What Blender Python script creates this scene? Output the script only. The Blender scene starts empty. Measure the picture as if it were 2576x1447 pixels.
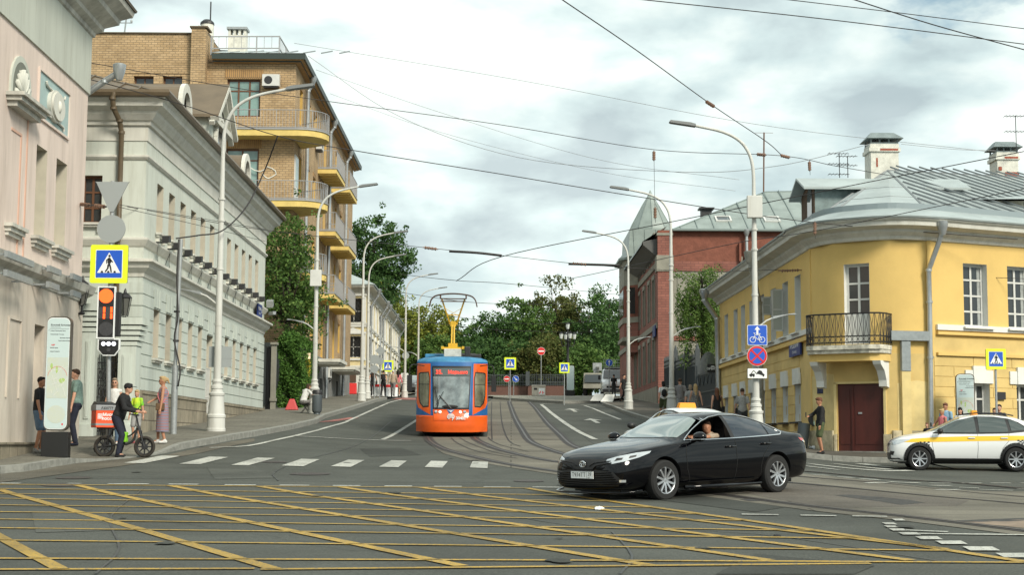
import bpy,bmesh,math,random
from mathutils import Vector,Matrix
from mathutils.bvhtree import BVHTree
from mathutils.geometry import tessellate_polygon
PI=math.pi
R=math.radians
rnd=random.Random(7)
scene=bpy.context.scene
col=scene.collection
# camera, sky, sun, exposure
FPX,CU,CV,HOR,ROLL=3800.0,1288.0,723.5,1115.0,0.006
PITCH=math.atan((HOR-CV)/FPX)
EYE=Vector((0,0,1.6))
_f=Vector((0,math.cos(PITCH),math.sin(PITCH)))
_u0=Vector((0,-math.sin(PITCH),math.cos(PITCH)))
_r0=Vector((1,0,0))
_r=_r0*math.cos(ROLL)+_u0*math.sin(ROLL)
_u=_u0*math.cos(ROLL)-_r0*math.sin(ROLL)
cd=bpy.data.cameras.new('camera')
cam=bpy.data.objects.new('camera',cd)
col.objects.link(cam)
cam.matrix_world=Matrix(((_r.x,_u.x,-_f.x,EYE.x),(_r.y,_u.y,-_f.y,EYE.y),(_r.z,_u.z,-_f.z,EYE.z),(0,0,0,1)))
cd.sensor_width=36
cd.lens=FPX/2576*36
cd.clip_start=0.1
cd.clip_end=3000
scene.camera=cam
world=bpy.data.worlds.new('World')
scene.world=world
world.use_nodes=True
SUN_EL,SUN_AZ=36,145
def build_world():
 nt=world.node_tree
 n=nt.nodes
 l=nt.links
 n.clear()
 out=n.new('ShaderNodeOutputWorld')
 bg=n.new('ShaderNodeBackground')
 sky=n.new('ShaderNodeTexSky')
 sky.sky_type='NISHITA'
 sky.sun_disc=False
 sky.sun_elevation=R(SUN_EL)
 sky.sun_rotation=R(SUN_AZ)
 tc=n.new('ShaderNodeTexCoord')
 mp=n.new('ShaderNodeMapping')
 mp.inputs['Scale'].default_value=(1,1,2.2)
 mp.inputs['Location'].default_value=(0.35,0.1,0.12)
 l.new(tc.outputs['Generated'],mp.inputs['Vector'])
 def noise(scale,detail,rough,dist=0.0):
  t=n.new('ShaderNodeTexNoise')
  t.inputs['Scale'].default_value=scale
  t.inputs['Detail'].default_value=detail
  t.inputs['Roughness'].default_value=rough
  t.inputs['Distortion'].default_value=dist
  l.new(mp.outputs['Vector'],t.inputs['Vector'])
  return t
 n1=noise(4.6,6,0.5,0.1)
 n2=noise(8.0,7,0.5,0.12)
 shade=n.new('ShaderNodeValToRGB')
 e=shade.color_ramp.elements
 e[0].position=0.36
 e[0].color=(0.47,0.55,0.565,1)
 e[1].position=0.60
 e[1].color=(0.90,0.955,0.90,1)
 m=shade.color_ramp.elements.new(0.47)
 m.color=(0.64,0.745,0.735,1)
 l.new(n2.outputs['Fac'],shade.inputs['Fac'])
 big=n.new('ShaderNodeValToRGB')
 e=big.color_ramp.elements
 e[0].position=0.36
 e[0].color=(0.76,0.795,0.815,1)
 e[1].position=0.56
 e[1].color=(1,1,1,1)
 l.new(n1.outputs['Fac'],big.inputs['Fac'])
 mul=n.new('ShaderNodeMixRGB')
 mul.blend_type='MULTIPLY'
 mul.inputs[0].default_value=1
 l.new(shade.outputs['Color'],mul.inputs[1])
 l.new(big.outputs['Color'],mul.inputs[2])
 skm=n.new('ShaderNodeMixRGB')
 skm.blend_type='MULTIPLY'
 skm.inputs[0].default_value=1
 skm.inputs[2].default_value=(0.085,0.10,0.09,1)
 l.new(sky.outputs['Color'],skm.inputs[1])
 n3=noise(3.3,7,0.6,0.2)
 cov=n.new('ShaderNodeValToRGB')
 cov.color_ramp.elements[0].position=0.31
 cov.color_ramp.elements[1].position=0.40
 l.new(n3.outputs['Fac'],cov.inputs['Fac'])
 mix=n.new('ShaderNodeMixRGB')
 l.new(cov.outputs['Color'],mix.inputs[0])
 l.new(skm.outputs['Color'],mix.inputs[1])
 l.new(mul.outputs['Color'],mix.inputs[2])
 l.new(mix.outputs['Color'],bg.inputs['Color'])
 bg.inputs['Strength'].default_value=1.0
 l.new(bg.outputs['Background'],out.inputs['Surface'])
build_world()
ld=bpy.data.lights.new('sun','SUN')
ld.energy=2.9
ld.angle=R(16)
ld.color=(1.0,0.935,0.80)
sun=bpy.data.objects.new('sun',ld)
col.objects.link(sun)
_sd=Vector((math.sin(R(SUN_AZ))*math.cos(R(SUN_EL)),math.cos(R(SUN_AZ))*math.cos(R(SUN_EL)),math.sin(R(SUN_EL))))
sun.rotation_euler=(-_sd).to_track_quat('-Z','Y').to_euler()
vs=scene.view_settings
scene.display_settings.display_device='sRGB'
vs.view_transform='Standard'
vs.look='None'
vs.exposure=0.42
vs.gamma=1
vs.use_curve_mapping=False
# terrain and picking
def sm(x,a,b):
 t=min(1,max(0,(x-a)/(b-a)))
 return t*t*(3-2*t)
_K=[(-60,0.0),(0,0.05),(12,0.32),(25.5,0.70),(38,1.2),(51,1.75),(64,2.42),(85,3.55),(117,5.02),(148,6.1),(180,6.8),(260,8.0),(3000,8.0)]
def G(x,y):
 z=8.0
 for(a,za),(b,zb)in zip(_K,_K[1:]):
  if y<=b:
   z=za+(zb-za)*(y-a)/(b-a)
   break
 else:
  z=8.0
 if y<-60:
  z=0
 z+=0.30*sm(-x,3,8.5)*sm(y,31,45)
 z-=(0.42*sm(x,5.5,10.5)+0.25*sm(x,11,30))*(1-sm(y,50,74))*sm(y,20,36)
 return z
def ray(u,v):
 return(_f*FPX+_r*(u-CU)-_u*(v-CV)).normalized()
def P(u,v,Y):
 d=ray(u,v)
 return EYE+d*(Y/d.y)
def foot(u,v,up=0.0,start=8):
 d=ray(u,v)
 t=start
 while t<600:
  p=EYE+d*t
  if p.z<=G(p.x,p.y)+up:
   a,b=t-0.5,t
   for _ in range(12):
    m_=(a+b)/2
    q=EYE+d*m_
    if q.z<=G(q.x,q.y)+up:
     b=m_
    else:
     a=m_
   q=EYE+d*b
   return Vector((q.x,q.y,G(q.x,q.y)+up))
  t+=0.5
 q=EYE+d*140
 return Vector((q.x,q.y,G(q.x,q.y)+up))
 # materials
MATS={}
def mat(name,c,rough=0.8,metal=0.0,var=0.0,vscale=3.0,bump=0.0,bscale=60.0,spec=None,coat=0.0,emit=None,estr=0.0,var2=None,streak=False):
 if name in MATS:
  return MATS[name]
 m=bpy.data.materials.new(name)
 m.use_nodes=True
 nt=m.node_tree
 b=nt.nodes['Principled BSDF']
 b.inputs['Base Color'].default_value=(*c,1)
 b.inputs['Roughness'].default_value=rough
 b.inputs['Metallic'].default_value=metal
 if spec is not None:
  b.inputs['Specular IOR Level'].default_value=spec
 if coat:
  b.inputs['Coat Weight'].default_value=coat
  b.inputs['Coat Roughness'].default_value=0.04
 if emit:
  b.inputs['Emission Color'].default_value=(*emit,1)
  b.inputs['Emission Strength'].default_value=estr
 tc=None
 if var or bump:
  tc=nt.nodes.new('ShaderNodeTexCoord')
 if var:
  no=nt.nodes.new('ShaderNodeTexNoise')
  no.inputs['Scale'].default_value=vscale
  no.inputs['Detail'].default_value=8
  no.inputs['Roughness'].default_value=0.62
  if streak:
   mp=nt.nodes.new('ShaderNodeMapping')
   mp.inputs['Scale'].default_value=(1,1,0.22)
   nt.links.new(tc.outputs['Object'],mp.inputs['Vector'])
   nt.links.new(mp.outputs['Vector'],no.inputs['Vector'])
  else:
   nt.links.new(tc.outputs['Object'],no.inputs['Vector'])
  r=nt.nodes.new('ShaderNodeValToRGB')
  c2=var2 or tuple(x*(1-var)for x in c)
  r.color_ramp.elements[0].position=0.32
  r.color_ramp.elements[0].color=(*c2,1)
  r.color_ramp.elements[1].position=0.62
  r.color_ramp.elements[1].color=(*[min(1,x*(1+var*0.3))for x in c],1)
  nt.links.new(no.outputs['Fac'],r.inputs['Fac'])
  oc=r.outputs['Color']
  if streak:
   m2=nt.nodes.new('ShaderNodeMapping')
   m2.inputs['Scale'].default_value=(3.2,3.2,0.28)
   nt.links.new(tc.outputs['Object'],m2.inputs['Vector'])
   n2=nt.nodes.new('ShaderNodeTexNoise')
   n2.inputs['Scale'].default_value=1.6
   n2.inputs['Detail'].default_value=9
   n2.inputs['Roughness'].default_value=0.7
   nt.links.new(m2.outputs['Vector'],n2.inputs['Vector'])
   r2=nt.nodes.new('ShaderNodeValToRGB')
   r2.color_ramp.elements[0].position=0.36
   r2.color_ramp.elements[0].color=(0.80,0.785,0.75,1)
   r2.color_ramp.elements[1].position=0.5
   r2.color_ramp.elements[1].color=(1,1,1,1)
   nt.links.new(n2.outputs['Fac'],r2.inputs['Fac'])
   mx=nt.nodes.new('ShaderNodeMixRGB')
   mx.blend_type='MULTIPLY'
   mx.inputs[0].default_value=0.6
   nt.links.new(oc,mx.inputs[1])
   nt.links.new(r2.outputs['Color'],mx.inputs[2])
   oc=mx.outputs['Color']
  nt.links.new(oc,b.inputs['Base Color'])
 if bump:
  no=nt.nodes.new('ShaderNodeTexNoise')
  no.inputs['Scale'].default_value=bscale
  no.inputs['Detail'].default_value=5
  nt.links.new(tc.outputs['Object'],no.inputs['Vector'])
  bp=nt.nodes.new('ShaderNodeBump')
  bp.inputs['Strength'].default_value=bump
  bp.inputs['Distance'].default_value=0.02
  nt.links.new(no.outputs['Fac'],bp.inputs['Height'])
  nt.links.new(bp.outputs['Normal'],b.inputs['Normal'])
 MATS[name]=m
 return m
def brickmat(name,c1,c2,mortar,bw=0.26,bh=0.09,rough=0.9,bump=0.5,ms=0.012,stain=0.3):
 if name in MATS:
  return MATS[name]
 m=bpy.data.materials.new(name)
 m.use_nodes=True
 nt=m.node_tree
 b=nt.nodes['Principled BSDF']
 b.inputs['Roughness'].default_value=rough
 tc=nt.nodes.new('ShaderNodeTexCoord')
 sp=nt.nodes.new('ShaderNodeSeparateXYZ')
 ad=nt.nodes.new('ShaderNodeMath')
 cb=nt.nodes.new('ShaderNodeCombineXYZ')
 nt.links.new(tc.outputs['Object'],sp.inputs[0])
 nt.links.new(sp.outputs['X'],ad.inputs[0])
 nt.links.new(sp.outputs['Y'],ad.inputs[1])
 nt.links.new(ad.outputs[0],cb.inputs['X'])
 nt.links.new(sp.outputs['Z'],cb.inputs['Y'])
 br=nt.nodes.new('ShaderNodeTexBrick')
 br.inputs['Scale'].default_value=1
 br.inputs['Brick Width'].default_value=bw
 br.inputs['Row Height'].default_value=bh
 br.inputs['Mortar Size'].default_value=ms
 br.inputs['Color1'].default_value=(*c1,1)
 br.inputs['Color2'].default_value=(*c2,1)
 br.inputs['Mortar'].default_value=(*mortar,1)
 nt.links.new(cb.outputs[0],br.inputs['Vector'])
 no=nt.nodes.new('ShaderNodeTexNoise')
 no.inputs['Scale'].default_value=0.9
 no.inputs['Detail'].default_value=8
 no.inputs['Roughness'].default_value=0.65
 nt.links.new(tc.outputs['Object'],no.inputs['Vector'])
 rp=nt.nodes.new('ShaderNodeValToRGB')
 rp.color_ramp.elements[0].position=0.33
 rp.color_ramp.elements[0].color=(1-stain,1-stain,1-stain,1)
 rp.color_ramp.elements[1].position=0.6
 rp.color_ramp.elements[1].color=(1.05,1.05,1.05,1)
 nt.links.new(no.outputs['Fac'],rp.inputs['Fac'])
 mx=nt.nodes.new('ShaderNodeMixRGB')
 mx.blend_type='MULTIPLY'
 mx.inputs[0].default_value=1
 nt.links.new(br.outputs['Color'],mx.inputs[1])
 nt.links.new(rp.outputs['Color'],mx.inputs[2])
 nt.links.new(mx.outputs['Color'],b.inputs['Base Color'])
 bp=nt.nodes.new('ShaderNodeBump')
 bp.inputs['Strength'].default_value=bump
 bp.inputs['Distance'].default_value=0.02
 bp.invert=True
 nt.links.new(br.outputs['Fac'],bp.inputs['Height'])
 nt.links.new(bp.outputs['Normal'],b.inputs['Normal'])
 MATS[name]=m
 return m
def groundmat(name,c,fine=0.35,patch=0.25,joints=None,rough=0.9,seed=0.0,cracks=False):
 m=bpy.data.materials.new(name)
 m.use_nodes=True
 nt=m.node_tree
 b=nt.nodes['Principled BSDF']
 b.inputs['Roughness'].default_value=rough
 b.inputs['Specular IOR Level'].default_value=0.3
 tc=nt.nodes.new('ShaderNodeTexCoord')
 def nz(scale,det,ro,lo,hi,a,bb,coord=None,dist=0):
  no=nt.nodes.new('ShaderNodeTexNoise')
  no.inputs['Scale'].default_value=scale
  no.inputs['Detail'].default_value=det
  no.inputs['Roughness'].default_value=ro
  no.inputs['Distortion'].default_value=dist
  nt.links.new(coord or tc.outputs['Object'],no.inputs['Vector'])
  rp=nt.nodes.new('ShaderNodeValToRGB')
  rp.color_ramp.elements[0].position=lo
  rp.color_ramp.elements[0].color=(a,a,a,1)
  rp.color_ramp.elements[1].position=hi
  rp.color_ramp.elements[1].color=(bb,bb,bb,1)
  nt.links.new(no.outputs['Fac'],rp.inputs['Fac'])
  return no,rp
 def mul(x,y):
  mx=nt.nodes.new('ShaderNodeMixRGB')
  mx.blend_type='MULTIPLY'
  mx.inputs[0].default_value=1
  nt.links.new(x,mx.inputs[1])
  nt.links.new(y,mx.inputs[2])
  return mx.outputs['Color']
 base=nt.nodes.new('ShaderNodeRGB')
 base.outputs[0].default_value=(*c,1)
 f1,r1=nz(38,3,0.8,0.33,0.68,1-fine,1+fine)
 f2,r2=nz(0.35,8,0.6,0.35,0.62,1-patch,1+patch*0.6,dist=0.4)
 mpn=nt.nodes.new('ShaderNodeMapping')
 mpn.inputs['Scale'].default_value=(0.12,1.0,1)
 nt.links.new(tc.outputs['Object'],mpn.inputs['Vector'])
 f3,r3=nz(1.2,6,0.6,0.3,0.7,0.9,1.1,mpn.outputs['Vector'])
 outc=mul(mul(mul(base.outputs[0],r1.outputs[0]),r2.outputs[0]),r3.outputs[0])
 if cracks:
  vo=nt.nodes.new('ShaderNodeTexVoronoi')
  vo.feature='DISTANCE_TO_EDGE'
  vo.inputs['Scale'].default_value=0.11
  nd=nt.nodes.new('ShaderNodeTexNoise')
  nd.inputs['Scale'].default_value=1.6
  nd.inputs['Detail'].default_value=6
  nt.links.new(tc.outputs['Object'],nd.inputs['Vector'])
  mv=nt.nodes.new('ShaderNodeMixRGB')
  mv.inputs[0].default_value=0.45
  nt.links.new(tc.outputs['Object'],mv.inputs[1])
  nt.links.new(nd.outputs['Color'],mv.inputs[2])
  nt.links.new(mv.outputs['Color'],vo.inputs['Vector'])
  rp=nt.nodes.new('ShaderNodeValToRGB')
  rp.color_ramp.elements[0].position=0.0
  rp.color_ramp.elements[0].color=(0.78,0.78,0.78,1)
  rp.color_ramp.elements[1].position=0.002
  rp.color_ramp.elements[1].color=(1,1,1,1)
  nt.links.new(vo.outputs['Distance'],rp.inputs['Fac'])
  outc=mul(outc,rp.outputs[0])
 if joints:
  br=nt.nodes.new('ShaderNodeTexBrick')
  br.inputs['Scale'].default_value=1
  br.inputs['Brick Width'].default_value=joints[0]
  br.inputs['Row Height'].default_value=joints[1]
  br.inputs['Mortar Size'].default_value=joints[2]
  br.offset=joints[3]if len(joints)>3 else 0.5
  br.inputs['Color1'].default_value=(1,1,1,1)
  br.inputs['Color2'].default_value=(0.86,0.86,0.86,1)
  br.inputs['Mortar'].default_value=(0.42,0.42,0.42,1)
  nt.links.new(tc.outputs['Object'],br.inputs['Vector'])
  outc=mul(outc,br.outputs['Color'])
 nt.links.new(outc,b.inputs['Base Color'])
 bp=nt.nodes.new('ShaderNodeBump')
 bp.inputs['Strength'].default_value=0.35
 bp.inputs['Distance'].default_value=0.01
 nt.links.new(f1.outputs['Fac'],bp.inputs['Height'])
 nt.links.new(bp.outputs['Normal'],b.inputs['Normal'])
 MATS[name]=m
 return m
def wornpaint(name,c,wear=0.5):
 """paint on asphalt: breaks up into asphalt flecks"""
 m=bpy.data.materials.new(name)
 m.use_nodes=True
 nt=m.node_tree
 b=nt.nodes['Principled BSDF']
 b.inputs['Roughness'].default_value=0.75
 tc=nt.nodes.new('ShaderNodeTexCoord')
 n1=nt.nodes.new('ShaderNodeTexNoise')
 n1.inputs['Scale'].default_value=22
 n1.inputs['Detail'].default_value=8
 n1.inputs['Roughness'].default_value=0.8
 nt.links.new(tc.outputs['Object'],n1.inputs['Vector'])
 rp=nt.nodes.new('ShaderNodeValToRGB')
 rp.color_ramp.elements[0].position=0.34+0.1*wear
 rp.color_ramp.elements[0].color=(0.10,0.10,0.09,1)
 rp.color_ramp.elements[1].position=0.44+0.1*wear
 rp.color_ramp.elements[1].color=(*c,1)
 nt.links.new(n1.outputs['Fac'],rp.inputs['Fac'])
 n2=nt.nodes.new('ShaderNodeTexNoise')
 n2.inputs['Scale'].default_value=0.8
 n2.inputs['Detail'].default_value=6
 nt.links.new(tc.outputs['Object'],n2.inputs['Vector'])
 r2=nt.nodes.new('ShaderNodeValToRGB')
 r2.color_ramp.elements[0].position=0.3
 r2.color_ramp.elements[0].color=(0.62,0.62,0.62,1)
 r2.color_ramp.elements[1].position=0.6
 r2.color_ramp.elements[1].color=(1.05,1.05,1.05,1)
 nt.links.new(n2.outputs['Fac'],r2.inputs['Fac'])
 mx=nt.nodes.new('ShaderNodeMixRGB')
 mx.blend_type='MULTIPLY'
 mx.inputs[0].default_value=1
 nt.links.new(rp.outputs[0],mx.inputs[1])
 nt.links.new(r2.outputs[0],mx.inputs[2])
 nt.links.new(mx.outputs[0],b.inputs['Base Color'])
 MATS[name]=m
 return m
 # mesh builder
class Fr:
 """vertical wall frame: s along the wall, d outward, z up"""
 def __init__(s,A,B,side=1):
  s.A=Vector((A[0],A[1]))
  d=Vector((B[0],B[1]))-s.A
  s.L=d.length
  s.a=d.normalized()
  s.n=Vector((s.a.y,-s.a.x))*side
 def pt(s,t,d,z):
  q=s.A+s.a*t+s.n*d
  return Vector((q.x,q.y,z))
 def px(s,u,v,d=0.0):
  r_=ray(u,v)
  o=s.A+s.n*d
  nn=Vector((s.n.x,s.n.y,0))
  t=(Vector((o.x,o.y,0))-Vector((EYE.x,EYE.y,0))).dot(nn)/Vector((r_.x,r_.y,0)).dot(nn)
  p=EYE+r_*t
  return((Vector((p.x,p.y))-o).dot(s.a),p.z)
class MB:
 def __init__(s):
  s.v=[]
  s.f=[]
  s.m=[]
 def add(s,vs_,fs,mi=0):
  o=len(s.v)
  s.v.extend([Vector(q)for q in vs_])
  for f in fs:
   s.f.append([i+o for i in f])
   s.m.append(mi)
 def quad(s,a,b,c,d,mi=0):
  s.add([a,b,c,d],[(0,1,2,3)],mi)
 def hexa(s,p,mi=0):
  s.add(p,[(0,3,2,1),(4,5,6,7),(0,1,5,4),(1,2,6,5),(2,3,7,6),(3,0,4,7)],mi)
 def box(s,x0,x1,y0,y1,z0,z1,mi=0):
  s.hexa([(x0,y0,z0),(x1,y0,z0),(x1,y1,z0),(x0,y1,z0),(x0,y0,z1),(x1,y0,z1),(x1,y1,z1),(x0,y1,z1)],mi)
 def fbox(s,F,s0,s1,d0,d1,z0,z1,mi=0):
  q=F.pt
  s.hexa([q(s0,d0,z0),q(s1,d0,z0),q(s1,d1,z0),q(s0,d1,z0),q(s0,d0,z1),q(s1,d0,z1),q(s1,d1,z1),q(s0,d1,z1)],mi)
 def tube(s,pts,r,n=8,mi=0,cap=True,up=None,flat=1.0):
  pts=[Vector(p)for p in pts]
  k=len(pts)
  rr=r if isinstance(r,(list,tuple))else[r]*k
  o=len(s.v)
  t0=(pts[1]-pts[0]).normalized()
  a=Vector(up)if up else(Vector((0,0,1))if abs(t0.z)<0.9 else Vector((1,0,0)))
  for i,p in enumerate(pts):
   t=(pts[min(i+1,k-1)]-pts[max(i-1,0)]).normalized()
   x=t.cross(a)
   if x.length<1e-5:
    x=t.orthogonal()
   x.normalize()
   y=x.cross(t).normalized()
   if not up:
    a=y
   for j in range(n):
    w=2*PI*(j+0.5)/n
    s.v.append(p+x*(math.cos(w)*rr[i])+y*(math.sin(w)*rr[i]*flat))
  for i in range(k-1):
   for j in range(n):
    j2=(j+1)%n
    s.f.append([o+i*n+j,o+i*n+j2,o+(i+1)*n+j2,o+(i+1)*n+j])
    s.m.append(mi)
  if cap:
   s.f.append([o+j for j in range(n)][::-1])
   s.m.append(mi)
   s.f.append([o+(k-1)*n+j for j in range(n)])
   s.m.append(mi)
 def bar(s,a,b,w,h,mi=0,up=(0,0,1)):
  """rectangular bar a->b"""
  a,b=Vector(a),Vector(b)
  t=(b-a).normalized()
  x=t.cross(Vector(up))
  if x.length<1e-4:
   x=t.cross(Vector((1,0,0)))
  x=x.normalized()*(w/2)
  y=x.cross(t).normalized()*(h/2)
  s.hexa([a-x-y,a+x-y,a+x+y,a-x+y,b-x-y,b+x-y,b+x+y,b-x+y],mi)
 def lathe(s,prof,c=(0,0,0),n=16,mi=0,axis='z',cap=True):
  o=len(s.v)
  c=Vector(c)
  for(r_,h)in prof:
   for j in range(n):
    w=2*PI*(j+0.5)/n
    a,b=r_*math.cos(w),r_*math.sin(w)
    q=(a,b,h)if axis=='z' else((h,a,b)if axis=='x' else(b,h,a))
    s.v.append(c+Vector(q))
  for i in range(len(prof)-1):
   for j in range(n):
    j2=(j+1)%n
    s.f.append([o+i*n+j,o+i*n+j2,o+(i+1)*n+j2,o+(i+1)*n+j])
    s.m.append(mi)
  if cap:
   if prof[0][0]>1e-4:
    s.f.append([o+j for j in range(n)][::-1])
    s.m.append(mi)
   if prof[-1][0]>1e-4:
    s.f.append([o+(len(prof)-1)*n+j for j in range(n)])
    s.m.append(mi)
 def ell(s,c,r,n=12,mi=0,M=None):
  c=Vector(c)
  o=len(s.v)
  k=max(4,n//2)
  for i in range(k+1):
   ph=-PI/2+PI*i/k
   for j in range(n):
    w=2*PI*j/n
    q=Vector((r[0]*math.cos(ph)*math.cos(w),r[1]*math.cos(ph)*math.sin(w),r[2]*math.sin(ph)))
    if M:
     q=M@q
    s.v.append(c+q)
  for i in range(k):
   for j in range(n):
    j2=(j+1)%n
    s.f.append([o+i*n+j,o+i*n+j2,o+(i+1)*n+j2,o+(i+1)*n+j])
    s.m.append(mi)
 def plate(s,poly,fn,t0,t1,mi=0):
  """2-D polygon extruded: fn(a,b,t)->point"""
  n=len(poly)
  o=len(s.v)
  for(a,b)in poly:
   s.v.append(Vector(fn(a,b,t0)))
  for(a,b)in poly:
   s.v.append(Vector(fn(a,b,t1)))
  tris=tessellate_polygon([[Vector((a,b,0))for a,b in poly]])
  for t in tris:
   s.f.append([o+i for i in t])
   s.m.append(mi)
   s.f.append([o+n+i for i in t][::-1])
   s.m.append(mi)
  for i in range(n):
   j=(i+1)%n
   s.f.append([o+i,o+j,o+n+j,o+n+i])
   s.m.append(mi)
 def build(s,name,mats,parent=None,org=(0,0,0),smooth=False,bevel=0,**props):
  if not s.v:
   return None
  me=bpy.data.meshes.new(name)
  o_=Vector(org)
  me.from_pydata([tuple(q-o_)for q in s.v],[],s.f)
  if not isinstance(mats,(list,tuple)):
   mats=[mats]
  for m_ in mats:
   me.materials.append(m_)
  if len(mats)>1:
   me.polygons.foreach_set('material_index',s.m)
  if smooth:
   me.polygons.foreach_set('use_smooth',[True]*len(me.polygons))
  me.update()
  if smooth and smooth is not True:
   me.set_sharp_from_angle(angle=R(smooth))
  ob=bpy.data.objects.new(name,me)
  col.objects.link(ob)
  if parent:
   ob.parent=parent
  if bevel:
   b=ob.modifiers.new('bevel','BEVEL')
   b.width=bevel
   b.segments=2
   b.limit_method='ANGLE'
  for k,val in props.items():
   ob[k]=val
  return ob
def thing(name,label,cat,loc=(0,0,0),rotz=0.0,group=None):
 o=bpy.data.objects.new(name,None)
 o.empty_display_size=0.2
 col.objects.link(o)
 o.location=loc
 o.rotation_euler=(0,0,rotz)
 o['label']=label
 o['category']=cat
 if group:
  o['group']=group
 return o
def tag(o,label,cat,group=None):
 o['label']=label
 o['category']=cat
 if group:
  o['group']=group
 return o
def dup(root,loc=None,rotz=None,label=None,parent=None):
 r=root.copy()
 col.objects.link(r)
 if parent is not None:
  r.parent=parent
 if loc is not None:
  r.location=loc
 if rotz is not None:
  r.rotation_euler=(0,0,rotz)
 if label:
  r['label']=label
 for ch in list(root.children):
  dup(ch,parent=r)
 return r
def rebase(ob,base):
 """move a world-coordinate mesh so its origin is at base"""
 base=Vector(base)
 ob.data.transform(Matrix.Translation(-base))
 ob.location=base
 return ob
def resample(pts,step):
 out=[]
 for a,b in zip(pts,pts[1:]):
  a,b=Vector(a),Vector(b)
  n=max(1,int(math.ceil((b-a).length/step)))
  for i in range(n):
   out.append(a.lerp(b,i/n))
 out.append(Vector(pts[-1]))
 return out
def spline(pts,k=6):
 pts=[Vector(p)for p in pts]
 if len(pts)<3:
  return pts
 q=[pts[0]*2-pts[1]]+pts+[pts[-1]*2-pts[-2]]
 out=[]
 for i in range(1,len(q)-2):
  a,b,c,d=q[i-1],q[i],q[i+1],q[i+2]
  for j in range(k):
   t=j/k
   out.append(0.5*((2*b)+(c-a)*t+(2*a-5*b+4*c-d)*t*t+(3*b-a-3*c+d)*t**3))
 out.append(pts[-1])
 return out
def drape(poly,step,fn,mi=0,mb=None,gridx=True,gridy=True):
 """fill a 2-D polygon, cut it by a grid of the given step, map the points by fn(x,y)"""
 bm=bmesh.new()
 vs_=[bm.verts.new((p[0],p[1],0))for p in poly]
 if len(poly)<=4:
  bm.faces.new(vs_)
 else:
  for t in tessellate_polygon([[Vector((p[0],p[1],0))for p in poly]]):
   if len(set(t))==3:
    bm.faces.new([vs_[i]for i in t])
 xs=[p[0]for p in poly]
 ys=[p[1]for p in poly]
 def cut(axis,lo,hi,st):
  c=math.ceil(lo/st)*st
  while c<hi:
   co=(c,0,0)if axis==0 else(0,c,0)
   no=(1,0,0)if axis==0 else(0,1,0)
   bmesh.ops.bisect_plane(bm,geom=bm.verts[:]+bm.edges[:]+bm.faces[:],plane_co=co,plane_no=no,dist=1e-5)
   c+=st
 sx,sy=(step if isinstance(step,tuple)else(step,step))
 if gridx:
  cut(0,min(xs),max(xs),sx)
 if gridy:
  cut(1,min(ys),max(ys),sy)
 bm.verts.index_update()
 mb=mb or MB()
 mb.add([fn(v.co.x,v.co.y)for v in bm.verts],[[v.index for v in f.verts]for f in bm.faces],mi)
 bm.free()
 return mb
def sweep(mb,path,prof,side=1,mi=0,caps=True):
 """profile (outward, z) swept along a plan path with mitred corners"""
 path=[Vector((p[0],p[1]))for p in path]
 n=len(path)
 k=len(prof)
 o=len(mb.v)
 for i,p in enumerate(path):
  ns=[]
  if i>0:
   d=(path[i]-path[i-1]).normalized()
   ns.append(Vector((d.y,-d.x))*side)
  if i<n-1:
   d=(path[i+1]-path[i]).normalized()
   ns.append(Vector((d.y,-d.x))*side)
  m_=sum(ns,Vector((0,0))).normalized()
  m_=m_/max(0.35,m_.dot(ns[0]))
  for(d,z)in prof:
   q=p+m_*d
   mb.v.append(Vector((q.x,q.y,z)))
 for i in range(n-1):
  for j in range(k-1):
   mb.f.append([o+i*k+j,o+(i+1)*k+j,o+(i+1)*k+j+1,o+i*k+j+1])
   mb.m.append(mi)
 if caps:
  mb.f.append([o+j for j in range(k)])
  mb.m.append(mi)
  mb.f.append([o+(n-1)*k+j for j in range(k)])
  mb.m.append(mi)
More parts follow.
